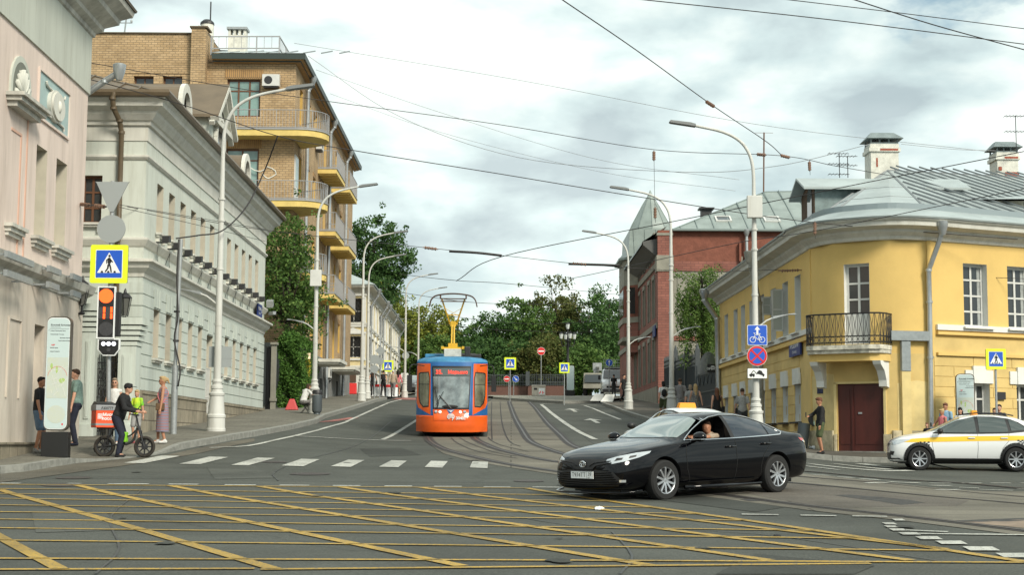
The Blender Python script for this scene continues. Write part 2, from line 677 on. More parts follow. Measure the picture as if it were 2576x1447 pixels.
def facade(mb,F,s0,s1,z0,z1,holes,d0=0.0,rev=0.2,mi=0,mir=None,ledge=0.0):
 """wall sheet with rectangular openings and their reveals"""
 if mir is None:
  mir=mi
 hs=[]
 for h in holes:
  a,b,c,d=max(h[0],s0),min(h[1],s1),max(h[2],z0),min(h[3],z1)
  if b-a>1e-3 and d-c>1e-3:
   hs.append((a,b,c,d))
 ss=sorted(set([s0,s1]+[h[0]for h in hs]+[h[1]for h in hs]))
 zs=sorted(set([z0,z1]+[h[2]for h in hs]+[h[3]for h in hs]))
 def inside(x,z):
  return any(h[0]<x<h[1]and h[2]<z<h[3]for h in hs)
 for i in range(len(ss)-1):
  for j in range(len(zs)-1):
   if not inside((ss[i]+ss[i+1])/2,(zs[j]+zs[j+1])/2):
    a,b,c,d=ss[i],ss[i+1],zs[j],zs[j+1]
    mb.quad(F.pt(a,d0,c),F.pt(b,d0,c),F.pt(b,d0,d),F.pt(a,d0,d),mi)
 for(a,b,c,d)in hs:
  e=d0-rev
  if c>z0+1e-3 or ledge==0:
   mb.quad(F.pt(a,d0,c),F.pt(a,e,c),F.pt(b,e,c),F.pt(b,d0,c),mir)
  if d<z1-1e-3 or ledge==0:
   mb.quad(F.pt(a,d0,d),F.pt(b,d0,d),F.pt(b,e,d),F.pt(a,e,d),mir)
  mb.quad(F.pt(a,d0,c),F.pt(a,d0,d),F.pt(a,e,d),F.pt(a,e,c),mir)
  mb.quad(F.pt(b,d0,c),F.pt(b,e,c),F.pt(b,e,d),F.pt(b,d0,d),mir)
 if ledge:
  for z in(z0,z1):
   cuts=sorted(set([s0,s1]+[h[0]for h in hs if h[2]<=z<=h[3]]+[h[1]for h in hs if h[2]<=z<=h[3]]))
   for a,b in zip(cuts,cuts[1:]):
    if not any(h[0]<(a+b)/2<h[1]and h[2]<=z<=h[3]for h in hs):
     mb.quad(F.pt(a,d0,z),F.pt(b,d0,z),F.pt(b,d0-ledge,z),F.pt(a,d0-ledge,z),mi)
  for s_ in(s0,s1):
   mb.quad(F.pt(s_,d0,z0),F.pt(s_,d0,z1),F.pt(s_,d0-ledge,z1),F.pt(s_,d0-ledge,z0),mi)
def blend_normals(ob,org,segs):
 """smooth shading across the joints of a bowed wall built of flat segments"""
 me=ob.data
 o_=Vector((org[0],org[1]))
 nl=[(0,0,0)]*len(me.loops)
 for p in me.polygons:
  if abs(p.normal.z)>.1:
   continue
  c=Vector(p.center[:2])+o_
  for F,n0,n1 in segs:
   q=c-F.A
   if-.01<q.dot(F.a)<F.L+.01 and abs(q.dot(F.n))<.06 and abs(p.normal.xy.dot(F.n))>.99:
    p.use_smooth=True
    for li in p.loop_indices:
     w=Vector(me.vertices[me.loops[li].vertex_index].co[:2])+o_-F.A
     t=min(1,max(0,w.dot(F.a)/F.L))
     n=(n0*(1-t)+n1*t).normalized()
     if p.normal.xy.dot(F.n)<0:
      n=-n
     nl[li]=(n.x,n.y,0)
    break
 me.normals_split_custom_set(nl)
def window(root,org,F,h,depth=0.2,cols=2,rows=(0.33,0.66),fw=0.06,fm=None,gm=None,sill=None,d0=0.0,curtain=None,name='window',open_leaf=False):
 a,b,c,d=h
 mb=MB()
 e=d0-depth
 mb.fbox(F,a,a+fw,e-0.06,e,c,d)
 mb.fbox(F,b-fw,b,e-0.06,e,c,d)
 mb.fbox(F,a+fw,b-fw,e-0.06,e,c,c+fw)
 mb.fbox(F,a+fw,b-fw,e-0.06,e,d-fw,d)
 for i in range(1,cols):
  x=a+(b-a)*i/cols
  mb.fbox(F,x-fw*0.45,x+fw*0.45,e-0.055,e-0.004,c+fw,d-fw)
 for r_ in rows:
  z=c+(d-c)*r_
  mb.fbox(F,a+fw,b-fw,e-0.05,e-0.008,z-fw*0.35,z+fw*0.35)
 if sill:
  mb.fbox(F,a-sill[0],b+sill[0],d0-depth,d0+sill[1],c-sill[2],c-0.003,1)
 w=mb.build(name,[fm or M['wood'],sill[3]if sill else(fm or M['wood'])],root,org)
 g=MB()
 g.quad(F.pt(a,e-0.035,c),F.pt(b,e-0.035,c),F.pt(b,e-0.035,d),F.pt(a,e-0.035,d))
 g.build('pane',gm or M['glass'],w,org)
 if curtain:
  k=MB()
  for(x0,x1)in curtain:
   q0,q1=a+(b-a)*x0,a+(b-a)*x1
   k.quad(F.pt(q0,e-0.030,c+fw),F.pt(q1,e-0.030,c+fw),F.pt(q1,e-0.030,d-fw),F.pt(q0,e-0.030,d-fw))
  k.build('curtain',M['curtain'],w,org)
 return w
def ribs(mb,poly,eave,spacing=0.55,h=0.035,w=0.03,mi=0):
 """standing seams on a planar roof polygon, running up the slope"""
 p0=Vector(poly[0])
 ex=Vector(eave).normalized()
 nrm=(Vector(poly[1])-p0).cross(Vector(poly[2])-p0).normalized()
 if nrm.z<0:
  nrm=-nrm
 ey=nrm.cross(ex).normalized()
 pts=[((Vector(p)-p0).dot(ex),(Vector(p)-p0).dot(ey))for p in poly]
 lo,hi=min(p[0]for p in pts),max(p[0]for p in pts)
 x=lo+spacing*0.5
 while x<hi:
  ys=[]
  for(x0,y0),(x1,y1)in zip(pts,pts[1:]+pts[:1]):
   if(x0-x)*(x1-x)<0:
    ys.append(y0+(y1-y0)*(x-x0)/(x1-x0))
  if len(ys)>=2:
   a,b=min(ys),max(ys)
   if b-a>0.1:
    mb.bar(p0+ex*x+ey*a+nrm*h/2,p0+ex*x+ey*b+nrm*h/2,w,h,mi,up=nrm)
  x+=spacing
def text_mesh(txt,size,fn,mi=0,mb=None,align='CENTER',depth=0.004,bold=0.0,sx=1.0):
 """built-in font, mapped by fn(x, y, t)"""
 cu=bpy.data.curves.new('t','FONT')
 cu.body=txt
 cu.size=size
 cu.align_x=align
 cu.align_y='CENTER'
 cu.offset=bold
 cu.resolution_u=3
 ob=bpy.data.objects.new('t',cu)
 col.objects.link(ob)
 bpy.context.view_layer.update()
 dg=bpy.context.evaluated_depsgraph_get()
 me=bpy.data.meshes.new_from_object(ob.evaluated_get(dg))
 mb=mb or MB()
 mb.add([fn(v.co.x*sx,v.co.y,depth)for v in me.vertices],[list(p.vertices)for p in me.polygons],mi)
 bpy.data.objects.remove(ob)
 bpy.data.curves.remove(cu)
 bpy.data.meshes.remove(me)
 return mb
 # palette
M={}
M['asphalt']=groundmat('asphalt',(0.072,0.076,0.066),0.45,0.22,cracks=True)
M['concrete']=groundmat('tram_concrete',(0.165,0.152,0.122),0.25,0.28,joints=(9.0,1.1,0.02,0.5))
M['paving']=groundmat('paving',(0.175,0.165,0.135),0.22,0.2,joints=(0.9,0.6,0.012,0.5))
M['paving_asphalt']=groundmat('paving_asphalt',(0.105,0.095,0.078),0.3,0.25)
M['square']=groundmat('square_paving',(0.31,0.295,0.245),0.15,0.2,joints=(1.2,0.8,0.02,0.5))
M['redpave']=wornpaint('red_surface',(0.34,0.12,0.10),0.2)
M['kerb']=mat('kerb_granite',(0.25,0.25,0.225),0.85,var=0.3,vscale=6)
M['yline']=wornpaint('yellow_paint',(0.44,0.28,0.045),0.6)
M['wline']=wornpaint('white_paint',(0.50,0.50,0.45),0.5)
M['rail']=mat('rail_steel',(0.035,0.030,0.028),0.8)
M['railtop']=mat('rail_top',(0.085,0.075,0.068),0.5,metal=0.4)
M['pink']=mat('pink_plaster',(0.68,0.565,0.50),0.9,var=0.14,vscale=1.3,bump=0.15,bscale=14,streak=True)
M['pinkline']=mat('pink_paint_line',(0.60,0.38,0.29),0.9)
M['cream_low']=mat('cream_plaster',(0.56,0.50,0.43),0.9,var=0.22,vscale=1.6,bump=0.15,bscale=14,streak=True)
M['lime']=mat('grey_green_plaster',(0.50,0.52,0.46),0.9,var=0.10,vscale=1.1,streak=True)
M['trimgrey']=mat('cornice_grey',(0.50,0.49,0.44),0.85,var=0.35,vscale=2.2,streak=True)
M['aqua']=mat('aqua_plaster',(0.36,0.47,0.46),0.9,var=0.1)
M['mint']=mat('mint_plaster',(0.56,0.59,0.53),0.9,var=0.09,vscale=0.9,bump=0.12,bscale=12,streak=True)
M['mintlow']=mat('mint_low_plaster',(0.53,0.575,0.525),0.9,var=0.10,vscale=0.9,bump=0.1,bscale=12,streak=True)
M['offwhite']=mat('offwhite_trim',(0.62,0.61,0.55),0.85,var=0.14,vscale=1.5,streak=True)
M['reveal']=mat('window_reveal',(0.50,0.46,0.37),0.9,var=0.1)
M['stonebase']=brickmat('limestone_blocks',(0.33,0.29,0.215),(0.27,0.235,0.17),(0.12,0.10,0.07),0.62,0.42,ms=0.015,stain=0.45)
M['brownroof']=mat('brown_roof_metal',(0.150,0.112,0.070),0.55,var=0.18,vscale=1.5,spec=0.5)
M['browntin']=mat('brown_tin',(0.125,0.092,0.055),0.45,var=0.2)
M['zinc']=mat('zinc',(0.46,0.48,0.49),0.35,metal=0.7,var=0.15,vscale=4)
M['greyroof']=mat('grey_roof_metal',(0.36,0.41,0.405),0.42,var=0.22,vscale=0.8,spec=0.6)
M['greenroof']=mat('green_grey_roof',(0.25,0.295,0.275),0.45,var=0.22,vscale=0.9)
M['seam']=mat('roof_seam',(0.22,0.235,0.24),0.5)
M['brick']=brickmat('ochre_brick',(0.52,0.365,0.205),(0.43,0.29,0.15),(0.27,0.195,0.115),0.30,0.115,ms=0.016,stain=0.28)
M['brickyel']=mat('ochre_reveal',(0.62,0.40,0.11),0.85,var=0.12)
M['balc']=mat('yellow_balcony',(0.70,0.52,0.17),0.8,var=0.16,vscale=2)
M['balcrail']=mat('balcony_rail',(0.33,0.335,0.34),0.6,metal=0.2)
M['greyplaster']=mat('grey_plaster',(0.20,0.205,0.20),0.9,var=0.35,vscale=1.2,bump=0.2)
M['cream']=mat('cream_wall',(0.66,0.55,0.31),0.9,var=0.1)
M['white']=mat('white_plaster',(0.70,0.70,0.66),0.85,var=0.08)
M['yellow']=mat('yellow_plaster',(0.68,0.47,0.16),0.9,var=0.10,vscale=0.6,bump=0.12,bscale=10)
M['yellowlow']=mat('yellow_low_plaster',(0.63,0.46,0.18),0.9,var=0.16,vscale=1.0,bump=0.12,bscale=10)
M['paleyellow']=mat('pale_yellow_patch',(0.68,0.54,0.25),0.9,var=0.18,vscale=1.6)
M['peel']=mat('peeling_base',(0.52,0.45,0.30),0.95,var=0.5,vscale=3.0,bump=0.4,bscale=20)
M['redstone']=mat('red_roughcast',(0.215,0.078,0.052),0.95,var=0.3,vscale=2.0,bump=1.0,bscale=7)
M['pinkbrick']=brickmat('pink_red_brick',(0.29,0.115,0.085),(0.235,0.09,0.068),(0.16,0.07,0.06),0.5,0.16,ms=0.014,stain=0.25)
M['greystone']=mat('grey_stone',(0.27,0.26,0.215),0.9,var=0.22,vscale=1.5)
M['whitebrick']=mat('whitewashed_brick',(0.66,0.65,0.58),0.9,var=0.22,vscale=5,bump=0.4,bscale=25)
M['redbrick']=mat('bare_red_brick',(0.33,0.085,0.05),0.9,var=0.3,vscale=9)
M['glass']=mat('window_glass',(0.035,0.04,0.042),0.06,spec=0.9)
M['glassgreen']=mat('window_glass_green',(0.22,0.34,0.31),0.12,spec=0.8,var=0.4,vscale=0.8)
M['curtain']=mat('curtain',(0.34,0.36,0.35),0.9,var=0.3,vscale=8)
M['wood']=mat('brown_frame',(0.13,0.055,0.025),0.6)
M['whiteframe']=mat('white_frame',(0.60,0.60,0.57),0.6,var=0.1)
M['reddoor']=mat('oxblood_door',(0.070,0.012,0.008),0.55,var=0.3,vscale=3,streak=True)
M['iron']=mat('black_iron',(0.015,0.015,0.017),0.5,metal=0.2)
M['darkiron']=mat('dark_grey_iron',(0.05,0.06,0.065),0.6)
M['steel']=mat('galvanised_steel',(0.36,0.38,0.385),0.5,metal=0.5,var=0.15,vscale=10)
M['polewhite']=mat('pole_white_paint',(0.56,0.56,0.525),0.55,var=0.12,vscale=3,streak=True)
M['signback']=mat('sign_back_grey',(0.32,0.345,0.345),0.6,metal=0.2)
M['signyel']=mat('fluorescent_yellow',(0.72,0.85,0.02),0.5)
M['signwhite']=mat('sign_white',(0.78,0.80,0.80),0.5)
M['signblue']=mat('sign_blue',(0.01,0.09,0.52),0.5)
M['signblack']=mat('sign_black',(0.008,0.008,0.008),0.5)
M['signred']=mat('sign_red',(0.62,0.015,0.015),0.5)
M['plateblue']=mat('street_plate_blue',(0.01,0.03,0.17),0.5)
M['black']=mat('black_plastic',(0.012,0.012,0.013),0.5)
M['rubber']=mat('rubber',(0.012,0.012,0.012),0.85)
M['darkmetal']=mat('dark_metal',(0.04,0.04,0.042),0.5,metal=0.4)
M['ins']=mat('insulator',(0.20,0.11,0.07),0.5)
M['insw']=mat('insulator_pale',(0.5,0.44,0.32),0.5)
M['wire']=mat('wire',(0.025,0.022,0.022),0.6)
M['concbin']=mat('concrete_bin',(0.36,0.35,0.31),0.9,var=0.2)
M['granite']=mat('brown_granite',(0.12,0.055,0.04),0.5,var=0.3,vscale=8)
# GROUND
def frange(a,b,s):
 n=int(round((b-a)/s))
 return[a+i*s for i in range(n+1)]
def build_ground():
 xs=[-900,-300,-150,-80,-40,-24,-19]+frange(-16,26,0.5)+[30,36,50,90,160,300,900]
 ys=[-400,-60,-30,-10,0,5]+frange(10,150,0.5)+[155,160,170,180,200,230,260,400,900,1600]
 mb=MB()
 nx=len(xs)
 mb.v=[Vector((x,y,G(x,y)))for y in ys for x in xs]
 mb.f=[[j*nx+i,j*nx+i+1,(j+1)*nx+i+1,(j+1)*nx+i]for j in range(len(ys)-1)for i in range(nx-1)]
 mb.m=[0]*len(mb.f)
 mb.build('road',M['asphalt'],smooth=True,kind='structure')
build_ground()
def xy(u,v,up=0.0):
 p=foot(u,v,up)
 return(p.x,p.y)
def strip(path,w,name,m,up=0.016,mb=None,px=True,spl=0,wfn=None):
 pts=[Vector(xy(*p))if px else Vector(p)for p in path]
 if spl:
  pts=[Vector((p.x,p.y))for p in spline([(p.x,p.y,0)for p in pts],spl)]
 L,Rr=[],[]
 for i,p in enumerate(pts):
  d=(pts[min(i+1,len(pts)-1)]-pts[max(i-1,0)]).normalized()
  n=Vector((-d.y,d.x))
  L.append(p+n*w/2)
  Rr.append(p-n*w/2)
 own=mb is None
 mb=mb or MB()
 for i in range(len(pts)-1):
  drape([L[i],Rr[i],Rr[i+1],L[i+1]],0.5,lambda x,y:(x,y,G(x,y)+up),mb=mb)
 if own:
  mb.build(name,m,kind='structure')
 return pts
def area(poly,name,m,up,px=True,mb=None):
 pts=[xy(*p)if px else p for p in poly]
 own=mb is None
 mb=mb or MB()
 drape(pts,0.5,lambda x,y:(x,y,G(x,y)+up),mb=mb)
 if own:
  return mb.build(name,m,kind='structure')
area([(1070,1101),(1085,1122),(1115,1142),(1180,1160),(1284,1178),(1409,1197),(1600,1222),(1720,1243),(1861,1262),(2036,1286),(2287,1314),(2576,1350),(3000,1400),(3000,1262),(2576,1238),(2287,1222),(2061,1197),(1900,1186),(1700,1170),(1560,1155),(1470,1140),(1447,1126),(1415,1098),(1380,1063),(1345,1022),(1322,1010),(1240,1005),(1215,1020),(1225,1060),(1228,1085),(1225,1101)],'tram_track_bed',M['concrete'],0.008)
RAILS=[[(1068,1075),(1072,1090),(1077,1103),(1087,1115),(1121,1132.5),(1196,1152),(1284,1170.5),(1409.5,1189),(1560,1210),(1720,1232.5),(1860.8,1252.5),(2036,1275),(2287,1302.6),(2576,1337.7),(3000,1392)],[(1188,1080),(1194,1103),(1211,1114.5),(1246,1129.5),(1284,1140),(1335,1152),(1419.5,1166),(1600,1184),(1800,1201),(1981,1216),(2287,1245),(2576,1270),(3000,1310)],[(1281,1010),(1283,1019),(1293.4,1047),(1312,1081),(1330,1108),(1349,1120),(1384,1133),(1434.6,1147),(1560,1162),(1800,1183),(2061,1205),(2300,1226),(2576,1252),(3000,1292)],[(1330,1010),(1340,1020),(1374,1061),(1410,1096),(1444.6,1124.5),(1520,1142),(1700,1162),(1900,1180),(2100,1194),(2330,1212),(2576,1231),(3000,1266)],]
for rl in RAILS:
 pts=[foot(*p)for p in rl]
 pts=resample(spline([(p.x,p.y,0)for p in pts],5),0.5)
 mb=MB()
 for i in range(len(pts)-1):
  a,b=Vector(pts[i][:2]),Vector(pts[i+1][:2])
  d=(b-a).normalized()
  n=Vector((-d.y,d.x))
  for(o0,o1,up,mi)in((-0.15,0.15,0.013,0),(-0.035,0.035,0.020,1)):
   q=[a+n*o0,a+n*o1,b+n*o1,b+n*o0]
   mb.quad(*[(t.x,t.y,G(t.x,t.y)+up)for t in q],mi)
 mb.build('tram_rail',[M['rail'],M['railtop']],kind='structure')
for rl in([(1228,1101),(1236,1110),(1262,1122),(1330,1138)],[(1135,1103),(1150,1116),(1200,1137),(1300,1155)],[(1157,1103),(1180,1116),(1240,1138),(1300,1150)],[(1237,1012),(1236,1060),(1238,1108)],[(1258,1012),(1262,1060),(1280,1110),(1310,1125)]):
 strip(rl,0.05,'slab_joint',M['rail'],0.014,spl=3)
for(a,b)in(((1294,1033),(1352,1033)),((1300,1046),(1362,1046)),((1306,1060),(1374,1060)),((1312,1075),(1388,1075)),((1322,1094),(1405,1094)),((1334,1108),(1425,1107))):
 strip([a,b],0.09,'slab_joint',M['rail'],0.014)
mb=MB()
NH=15
YL=[((-400,1218),(1324,1230)),((-300,1437),(640,1434)),((655,1436),(2190,1421)),((1284,1412.4),(2900,1420)),((-200,1407.5),(1284,1412.4)),((1324,1230),(1950,1322)),((1950,1322),(2900,1465))]
for a,b in(((0,1231.4),(1284,1246)),((0,1243.9),(1284,1260)),((0,1256.3),(1284,1274)),((0,1272.8),(1284,1289)),((0,1290.2),(1284,1305)),((0,1308.7),(1284,1326.8)),((0,1331),(1284,1346.7)),((0,1362),(1284,1376))):
 s=(b[1]-a[1])/1284
 du=(b[1]-1224)/(0.148-s)
 YL.append(((-300,a[1]-300*s),(1284+du,b[1]+du*s)))
YL+=[((-60,1322),(154.5,1436.8)),((0,1233.9),(350,1334)),((350,1334),(693,1435.8)),((189,1221.4),(1161.5,1427.3)),((424,1223),(1635,1425.8)),((648,1225),(1936,1413)),((857,1227.4),(2292,1413)),((1062,1229),(2377,1384)),((-200,1228),(0,1284))][:-1]
for a,b in YL:
 strip([a,b],0.12 if abs(b[1]-a[1])<.02*abs(b[0]-a[0])else 0.16,'',None,0.012,mb=mb)
mb.build('box_junction_marking',M['yline'],kind='structure')
mb=MB()
LZ=lambda x,y:(x*0.49849,1059.4+y*0.49849)
RZ=lambda x,y:(1284.1+x*0.5015,1059.4+y*0.5015)
for q in([(625,215),(725,217),(910,180),(815,178)],[(905,220),(1010,222),(1152,186),(1058,183)],[(1165,226),(1255,227),(1387,191),(1300,188)],[(1420,229),(1530,233),(1614,197),(1520,195)],[(1668,233),(1770,236),(1840,201),(1757,199)],[(1912,235),(2010,237),(2053,205),(1975,202)],[(2143,237),(2232,240),(2260,207),(2175,205)],[(2370,239),(2460,242),(2463,210),(2385,207)]):
 area([LZ(*p)for p in q],'',None,0.014,mb=mb)
mb.build('zebra_crossing_marking',M['wline'],kind='structure')
mb=MB()
for a,b,y0,y1 in((0,100,319,320),(340,410,320,321),(545,750,322,323),(850,1000,324,325),(1135,1290,327,328),(1410,1560,329,330),(1680,1820,331,332),(1940,2080,333,334),(2190,2330,335,336),(2440,2576,337,338)):
 strip([LZ(a,y0),LZ(b,y1)],0.16,'',None,0.016,mb=mb)
for a,y0,b,y1,w in((110,337,245,338,.16),(295,370,405,372,.12),(500,389,605,390,.12),(630,384,700,385,.1),(1160,474,1345,477,.16),(1455,479,1635,482,.16),(1715,483,1890,486,.16),(1980,554,2195,563,.12),(2050,572,2400,576,.12),(2400,576,2700,580,.12),(1510,273,1595,278,.14),(1635,285,1720,289,.14),(1755,295,1850,300,.14),(1780,316,1890,315,.12),(1895,309,2050,315,.14),(2105,316,2210,316,.12),(2265,316,2365,316,.12),(2410,316,2510,316,.12),(2560,316,2660,316,.12),(2105,327,2210,328,.1),(2130,350,2250,348,.12),(2250,337,2350,341,.12),(2345,347,2520,353,.12),(2540,346,2700,350,.12),(1475,229,1640,248,.34),(1505,219,2010,252,.42),(1630,218,1900,246,.42),(1755,218,1830,226,.42),(1820,228,1960,238,.2)):
 strip([RZ(a,y0),RZ(b,y1)],w,'',None,0.016,mb=mb)
for cx,cy,w,h in((1948,502,52,9),(1902,521,58,10),(1912,536,60,10),(1944,552,72,11),(2003,572,92,12),(2100,594,110,15),(2212,617,130,17),(2362,648,150,20),(2535,682,160,22)):
 area([RZ(cx-w/2-h,cy-h/2),RZ(cx+w/2-h,cy-h/2),RZ(cx+w/2+h,cy+h/2),RZ(cx-w/2+h,cy+h/2)],'',None,0.016,mb=mb)
strip([LZ(1058,138),LZ(1250,129),LZ(1400,97),LZ(1500,75),LZ(1650,35),LZ(1740,10),(887,1055),(974,1016),(1010,1006)],0.13,'',None,0.016,mb=mb,spl=3)
strip([LZ(1480,78),LZ(2075,102)],0.14,'',None,0.018,mb=mb)
strip([(963,1107.5),(995,1092),(1046.5,1059.4),(1100,1030)],0.15,'',None,0.016,mb=mb)
strip([(1361.7,1019),(1383.5,1037.6),(1444.6,1081),(1498,1107)],0.2,'',None,0.016,mb=mb,spl=3)
strip([(1359,1017.5),(1395,1016)],0.3,'',None,0.018,mb=mb)
strip([(1470,1021.5),(1520,1041),(1561,1057)],0.15,'',None,0.016,mb=mb)
strip([(1462,1020),(1500,1021)],0.25,'',None,0.018,mb=mb)
mb.build('lane_marking',M['wline'],kind='structure')
for(u,v,L)in((1441,1033,5.5),(1494,1060,5.0)):
 c=Vector(xy(u,v))
 d=(Vector(xy(u-30,v-20))-c).normalized()
 d=(Vector((3.0,100))-c).normalized()
 n=Vector((-d.y,d.x))
 q=lambda a,b:tuple(c+d*a+n*b)
 mb=MB()
 area([q(-L/2,-.1),q(L*.12,-.1),q(L*.12,-.42),q(L/2,0),q(L*.12,.42),q(L*.12,.1),q(-L/2,.1)],'',None,0.016,px=False,mb=mb)
 mb.build('arrow_marking',M['wline'],kind='structure')
area([(799,1063.5),(838,1062),(903,1053),(880,1051.5)],'red_surface',M['redpave'],0.014)
area([(1603,1050),(1650,1064),(1690,1064),(1640,1050)],'red_surface',M['redpave'],0.014)
area([(985,1006),(1046,1007),(1046,1002),(1000,1002)],'red_surface',M['redpave'],0.014)
tarm=mat('tar_seam',(0.046,0.047,0.044),0.6,var=.3,vscale=9)
for rl in([(0,1207),(420,1205),(700,1211),(1280,1216)],[(700,1211),(690,1190),(760,1160),(900,1120),(985,1060)],[(1284,1300),(1500,1330),(1900,1345),(2400,1420)],[(240,1447),(300,1380),(280,1300),(360,1230)],[(1560,1447),(1590,1400),(1540,1340)],[(1366,1030),(1420,1060),(1500,1120)]):
 strip(rl,0.028,'tar_seam',tarm,0.0095,spl=4)
dk=groundmat('darker_asphalt',(0.050,0.053,0.046),0.4,0.3)
lt=groundmat('paler_asphalt',(0.086,0.090,0.078),0.45,0.3)
area([(1900,1395),(2200,1425),(2150,1447),(1800,1447)],'asphalt_patch',dk,0.006)
area([(520,1175),(640,1172),(690,1204),(540,1207)],'asphalt_patch',lt,0.006)
area([(905,1130),(1010,1128),(1060,1146),(930,1150)],'asphalt_patch',dk,0.006)
area([(80,1290),(260,1288),(330,1335),(90,1342)],'asphalt_patch',lt,0.006)
area([(1430,1200),(1700,1236),(1990,1275),(1900,1290),(1400,1222)],'asphalt_patch',dk,0.006)
_rg=random.Random(31)
for k in range(18):
 p=foot(_rg.uniform(200,2400),_rg.uniform(1110,1430))
 r_=_rg.uniform(.03,.16)
 mb=MB()
 drape([(p.x+r_*_rg.uniform(.6,1.2)*math.cos(t*PI/6),p.y+r_*_rg.uniform(.8,1.6)*math.sin(t*PI/6))for t in range(12)],0.5,lambda x,y:(x,y,G(x,y)+0.017),mb=mb)
 mb.build('oil_stain',dk,kind='structure')
for(u,v,r_)in((780,1194,.42),(160,1222,.4),(185,1204,.34),(690,1164,.3),(1330,1212,.3)):
 p=foot(u,v)
 mb=MB()
 drape([(p.x+r_*math.cos(t*PI/10),p.y+r_*math.sin(t*PI/10))for t in range(20)],0.5,lambda x,y:(x,y,G(x,y)+0.011),mb=mb)
 o=mb.build('manhole_cover',mat('manhole',(0.055,0.045,0.04),0.7,var=.4,vscale=20),kind='structure')
potm=mat('pothole',(0.05,0.048,0.045),0.95,var=0.5,vscale=6,bump=0.6,bscale=12)
for pol in([(1620,376),(1700,374),(1850,386),(2000,400),(2080,415),(1960,426),(1850,408),(1720,392)],[(2230,506),(2350,500),(2576,492),(2700,497),(2500,510),(2350,512)],[(1150,398),(1250,396),(1300,404),(1200,408)]):
 area([RZ(*p)for p in pol],'road_damage',potm,0.012)
area([RZ(*p)for p in[(2250,512),(2330,512),(2420,506),(2576,500),(2750,500),(2750,552),(2576,542),(2400,526)]],'earth_patch',mat('earth',(0.25,0.19,0.14),0.95,var=.3,vscale=5),0.012)
area([RZ(*p)for p in[(1400,318),(2000,378),(2300,402),(2250,430),(1700,440),(1500,424),(1150,360)]],'old_asphalt_patch',groundmat('old_asphalt',(0.12,0.107,0.09),0.45,0.3),0.010)
def pavement(kerb,back,hfn,m,inner_side,name):
 pts=[Vector(xy(*p))for p in kerb]
 pts=[Vector(p[:2])for p in resample([(p.x,p.y,0)for p in pts],1.0)]
 inn=[]
 for i,p in enumerate(pts):
  d=(pts[min(i+1,len(pts)-1)]-pts[max(i-1,0)]).normalized()
  inn.append(p+Vector((-d.y,d.x))*inner_side*0.17)
 mb=MB()
 for i in range(len(pts)-1):
  a,b,c,d=pts[i],pts[i+1],inn[i+1],inn[i]
  gp=0.006 if i%1==0 else 0
  t=(b-a).normalized()*gp
  a,b,c,d=a+t,b-t,c-t,d+t
  f=lambda q,k:(q.x,q.y,G(q.x,q.y)+k)
  h1,h2=hfn(*a),hfn(*b)
  mb.hexa([f(a,-.1),f(b,-.1),f(c,-.1),f(d,-.1),f(a,h1),f(b,h2),f(c,h2+.006),f(d,h1+.006)])
 mb.build('kerb',M['kerb'],kind='structure',bevel=0)
 mb=MB()
 poly=[tuple(p)for p in inn]+list(back)
 drape(poly,0.5,lambda x,y:(x,y,G(x,y)+hfn(x,y)-0.003),mb=mb)
 mb.build(name,m,kind='structure')
BX=Vector(xy(340,1152))
def hleft(x,y):
 d=math.hypot(x-BX.x,(y-BX.y)*1.0)
 return 0.155-0.135*(1-sm(d,0.9,2.6))
KL=[(-1400,1190),(-500,1202),(0,1193),(60,1189),(189,1166.6),(219,1164),(340,1152),(390,1146),(483.5,1126.7),(543,1116.7),(643,1099),(797.6,1066),(819,1053),(883.5,1033),(974,1006)]
pavement(KL,[(-6.5,150),(-20,150),(-40,60),(-40,20)],hleft,M['paving'],1,'pavement')
def hright(x,y):
 return 0.15
KR=[(1514,1019.4),(1563.6,1039),(1605,1053),(1700,1082),(1790,1108),(1880,1134),(1960,1147),(2019,1152),(2247,1165.7),(2400,1168),(2576,1171),(3300,1184)]
pavement(KR,[(60,60),(60,130),(13,130)],hright,M['paving_asphalt'],1,'pavement')
KS=[(1240,1004.5),(1257,1006),(1347.6,1013),(1416.8,1016.5),(1470,1015.5),(1507,1014.5)]
_ks=[xy(*p)for p in KS]
pavement(KS,[(12.5,131),(12.5,170),(-2,170),(-2.0,_ks[0][1]+8)],lambda x,y:0.17,M['square'],1,'square_pavement')
area([(0,1194.5),(189,1168),(300,1157),(420,1146),(520,1124),(640,1104),(640,1112),(500,1142),(400,1160),(230,1184),(0,1216)],'dusty_gutter',groundmat('dusty',(0.11,0.10,0.078),0.45,0.35),0.0085)
print('KEYS',xy(0,1194),xy(-500,1202),xy(189,1166),xy(797,1064),xy(974,1006),xy(1514,1019),xy(1880,1134),xy(2247,1165),xy(1240,1004.5),xy(1416,1016),xy(1283,1019),xy(0,1440),xy(2576,1337))
# BUILDINGS
def gnd(x,y):
 return G(x,y)
def downpipe(root,org,pts,r=0.07,m=None,funnel=True):
 mb=MB()
 mb.tube(pts,r,10)
 if funnel:
  p=Vector(pts[0])
  mb.lathe([(r,-0.25),(r*1.9,0.0),(r*2.1,0.18),(r*1.6,0.2)],p,10)
 for q in pts[1:-1]:
  mb.lathe([(r*1.25,-.04),(r*1.25,.04)],Vector(q),10)
 return mb.build('downpipe',m or M['zinc'],root,org,smooth=40)
def arch_poly(w,h,n=10):
 """arched outline, width w, total height h, origin bottom centre"""
 r=w/2
 return[(-r,0),(r,0)]+[(r*math.cos(t*PI/n),h-r+r*math.sin(t*PI/n))for t in range(n+1)]
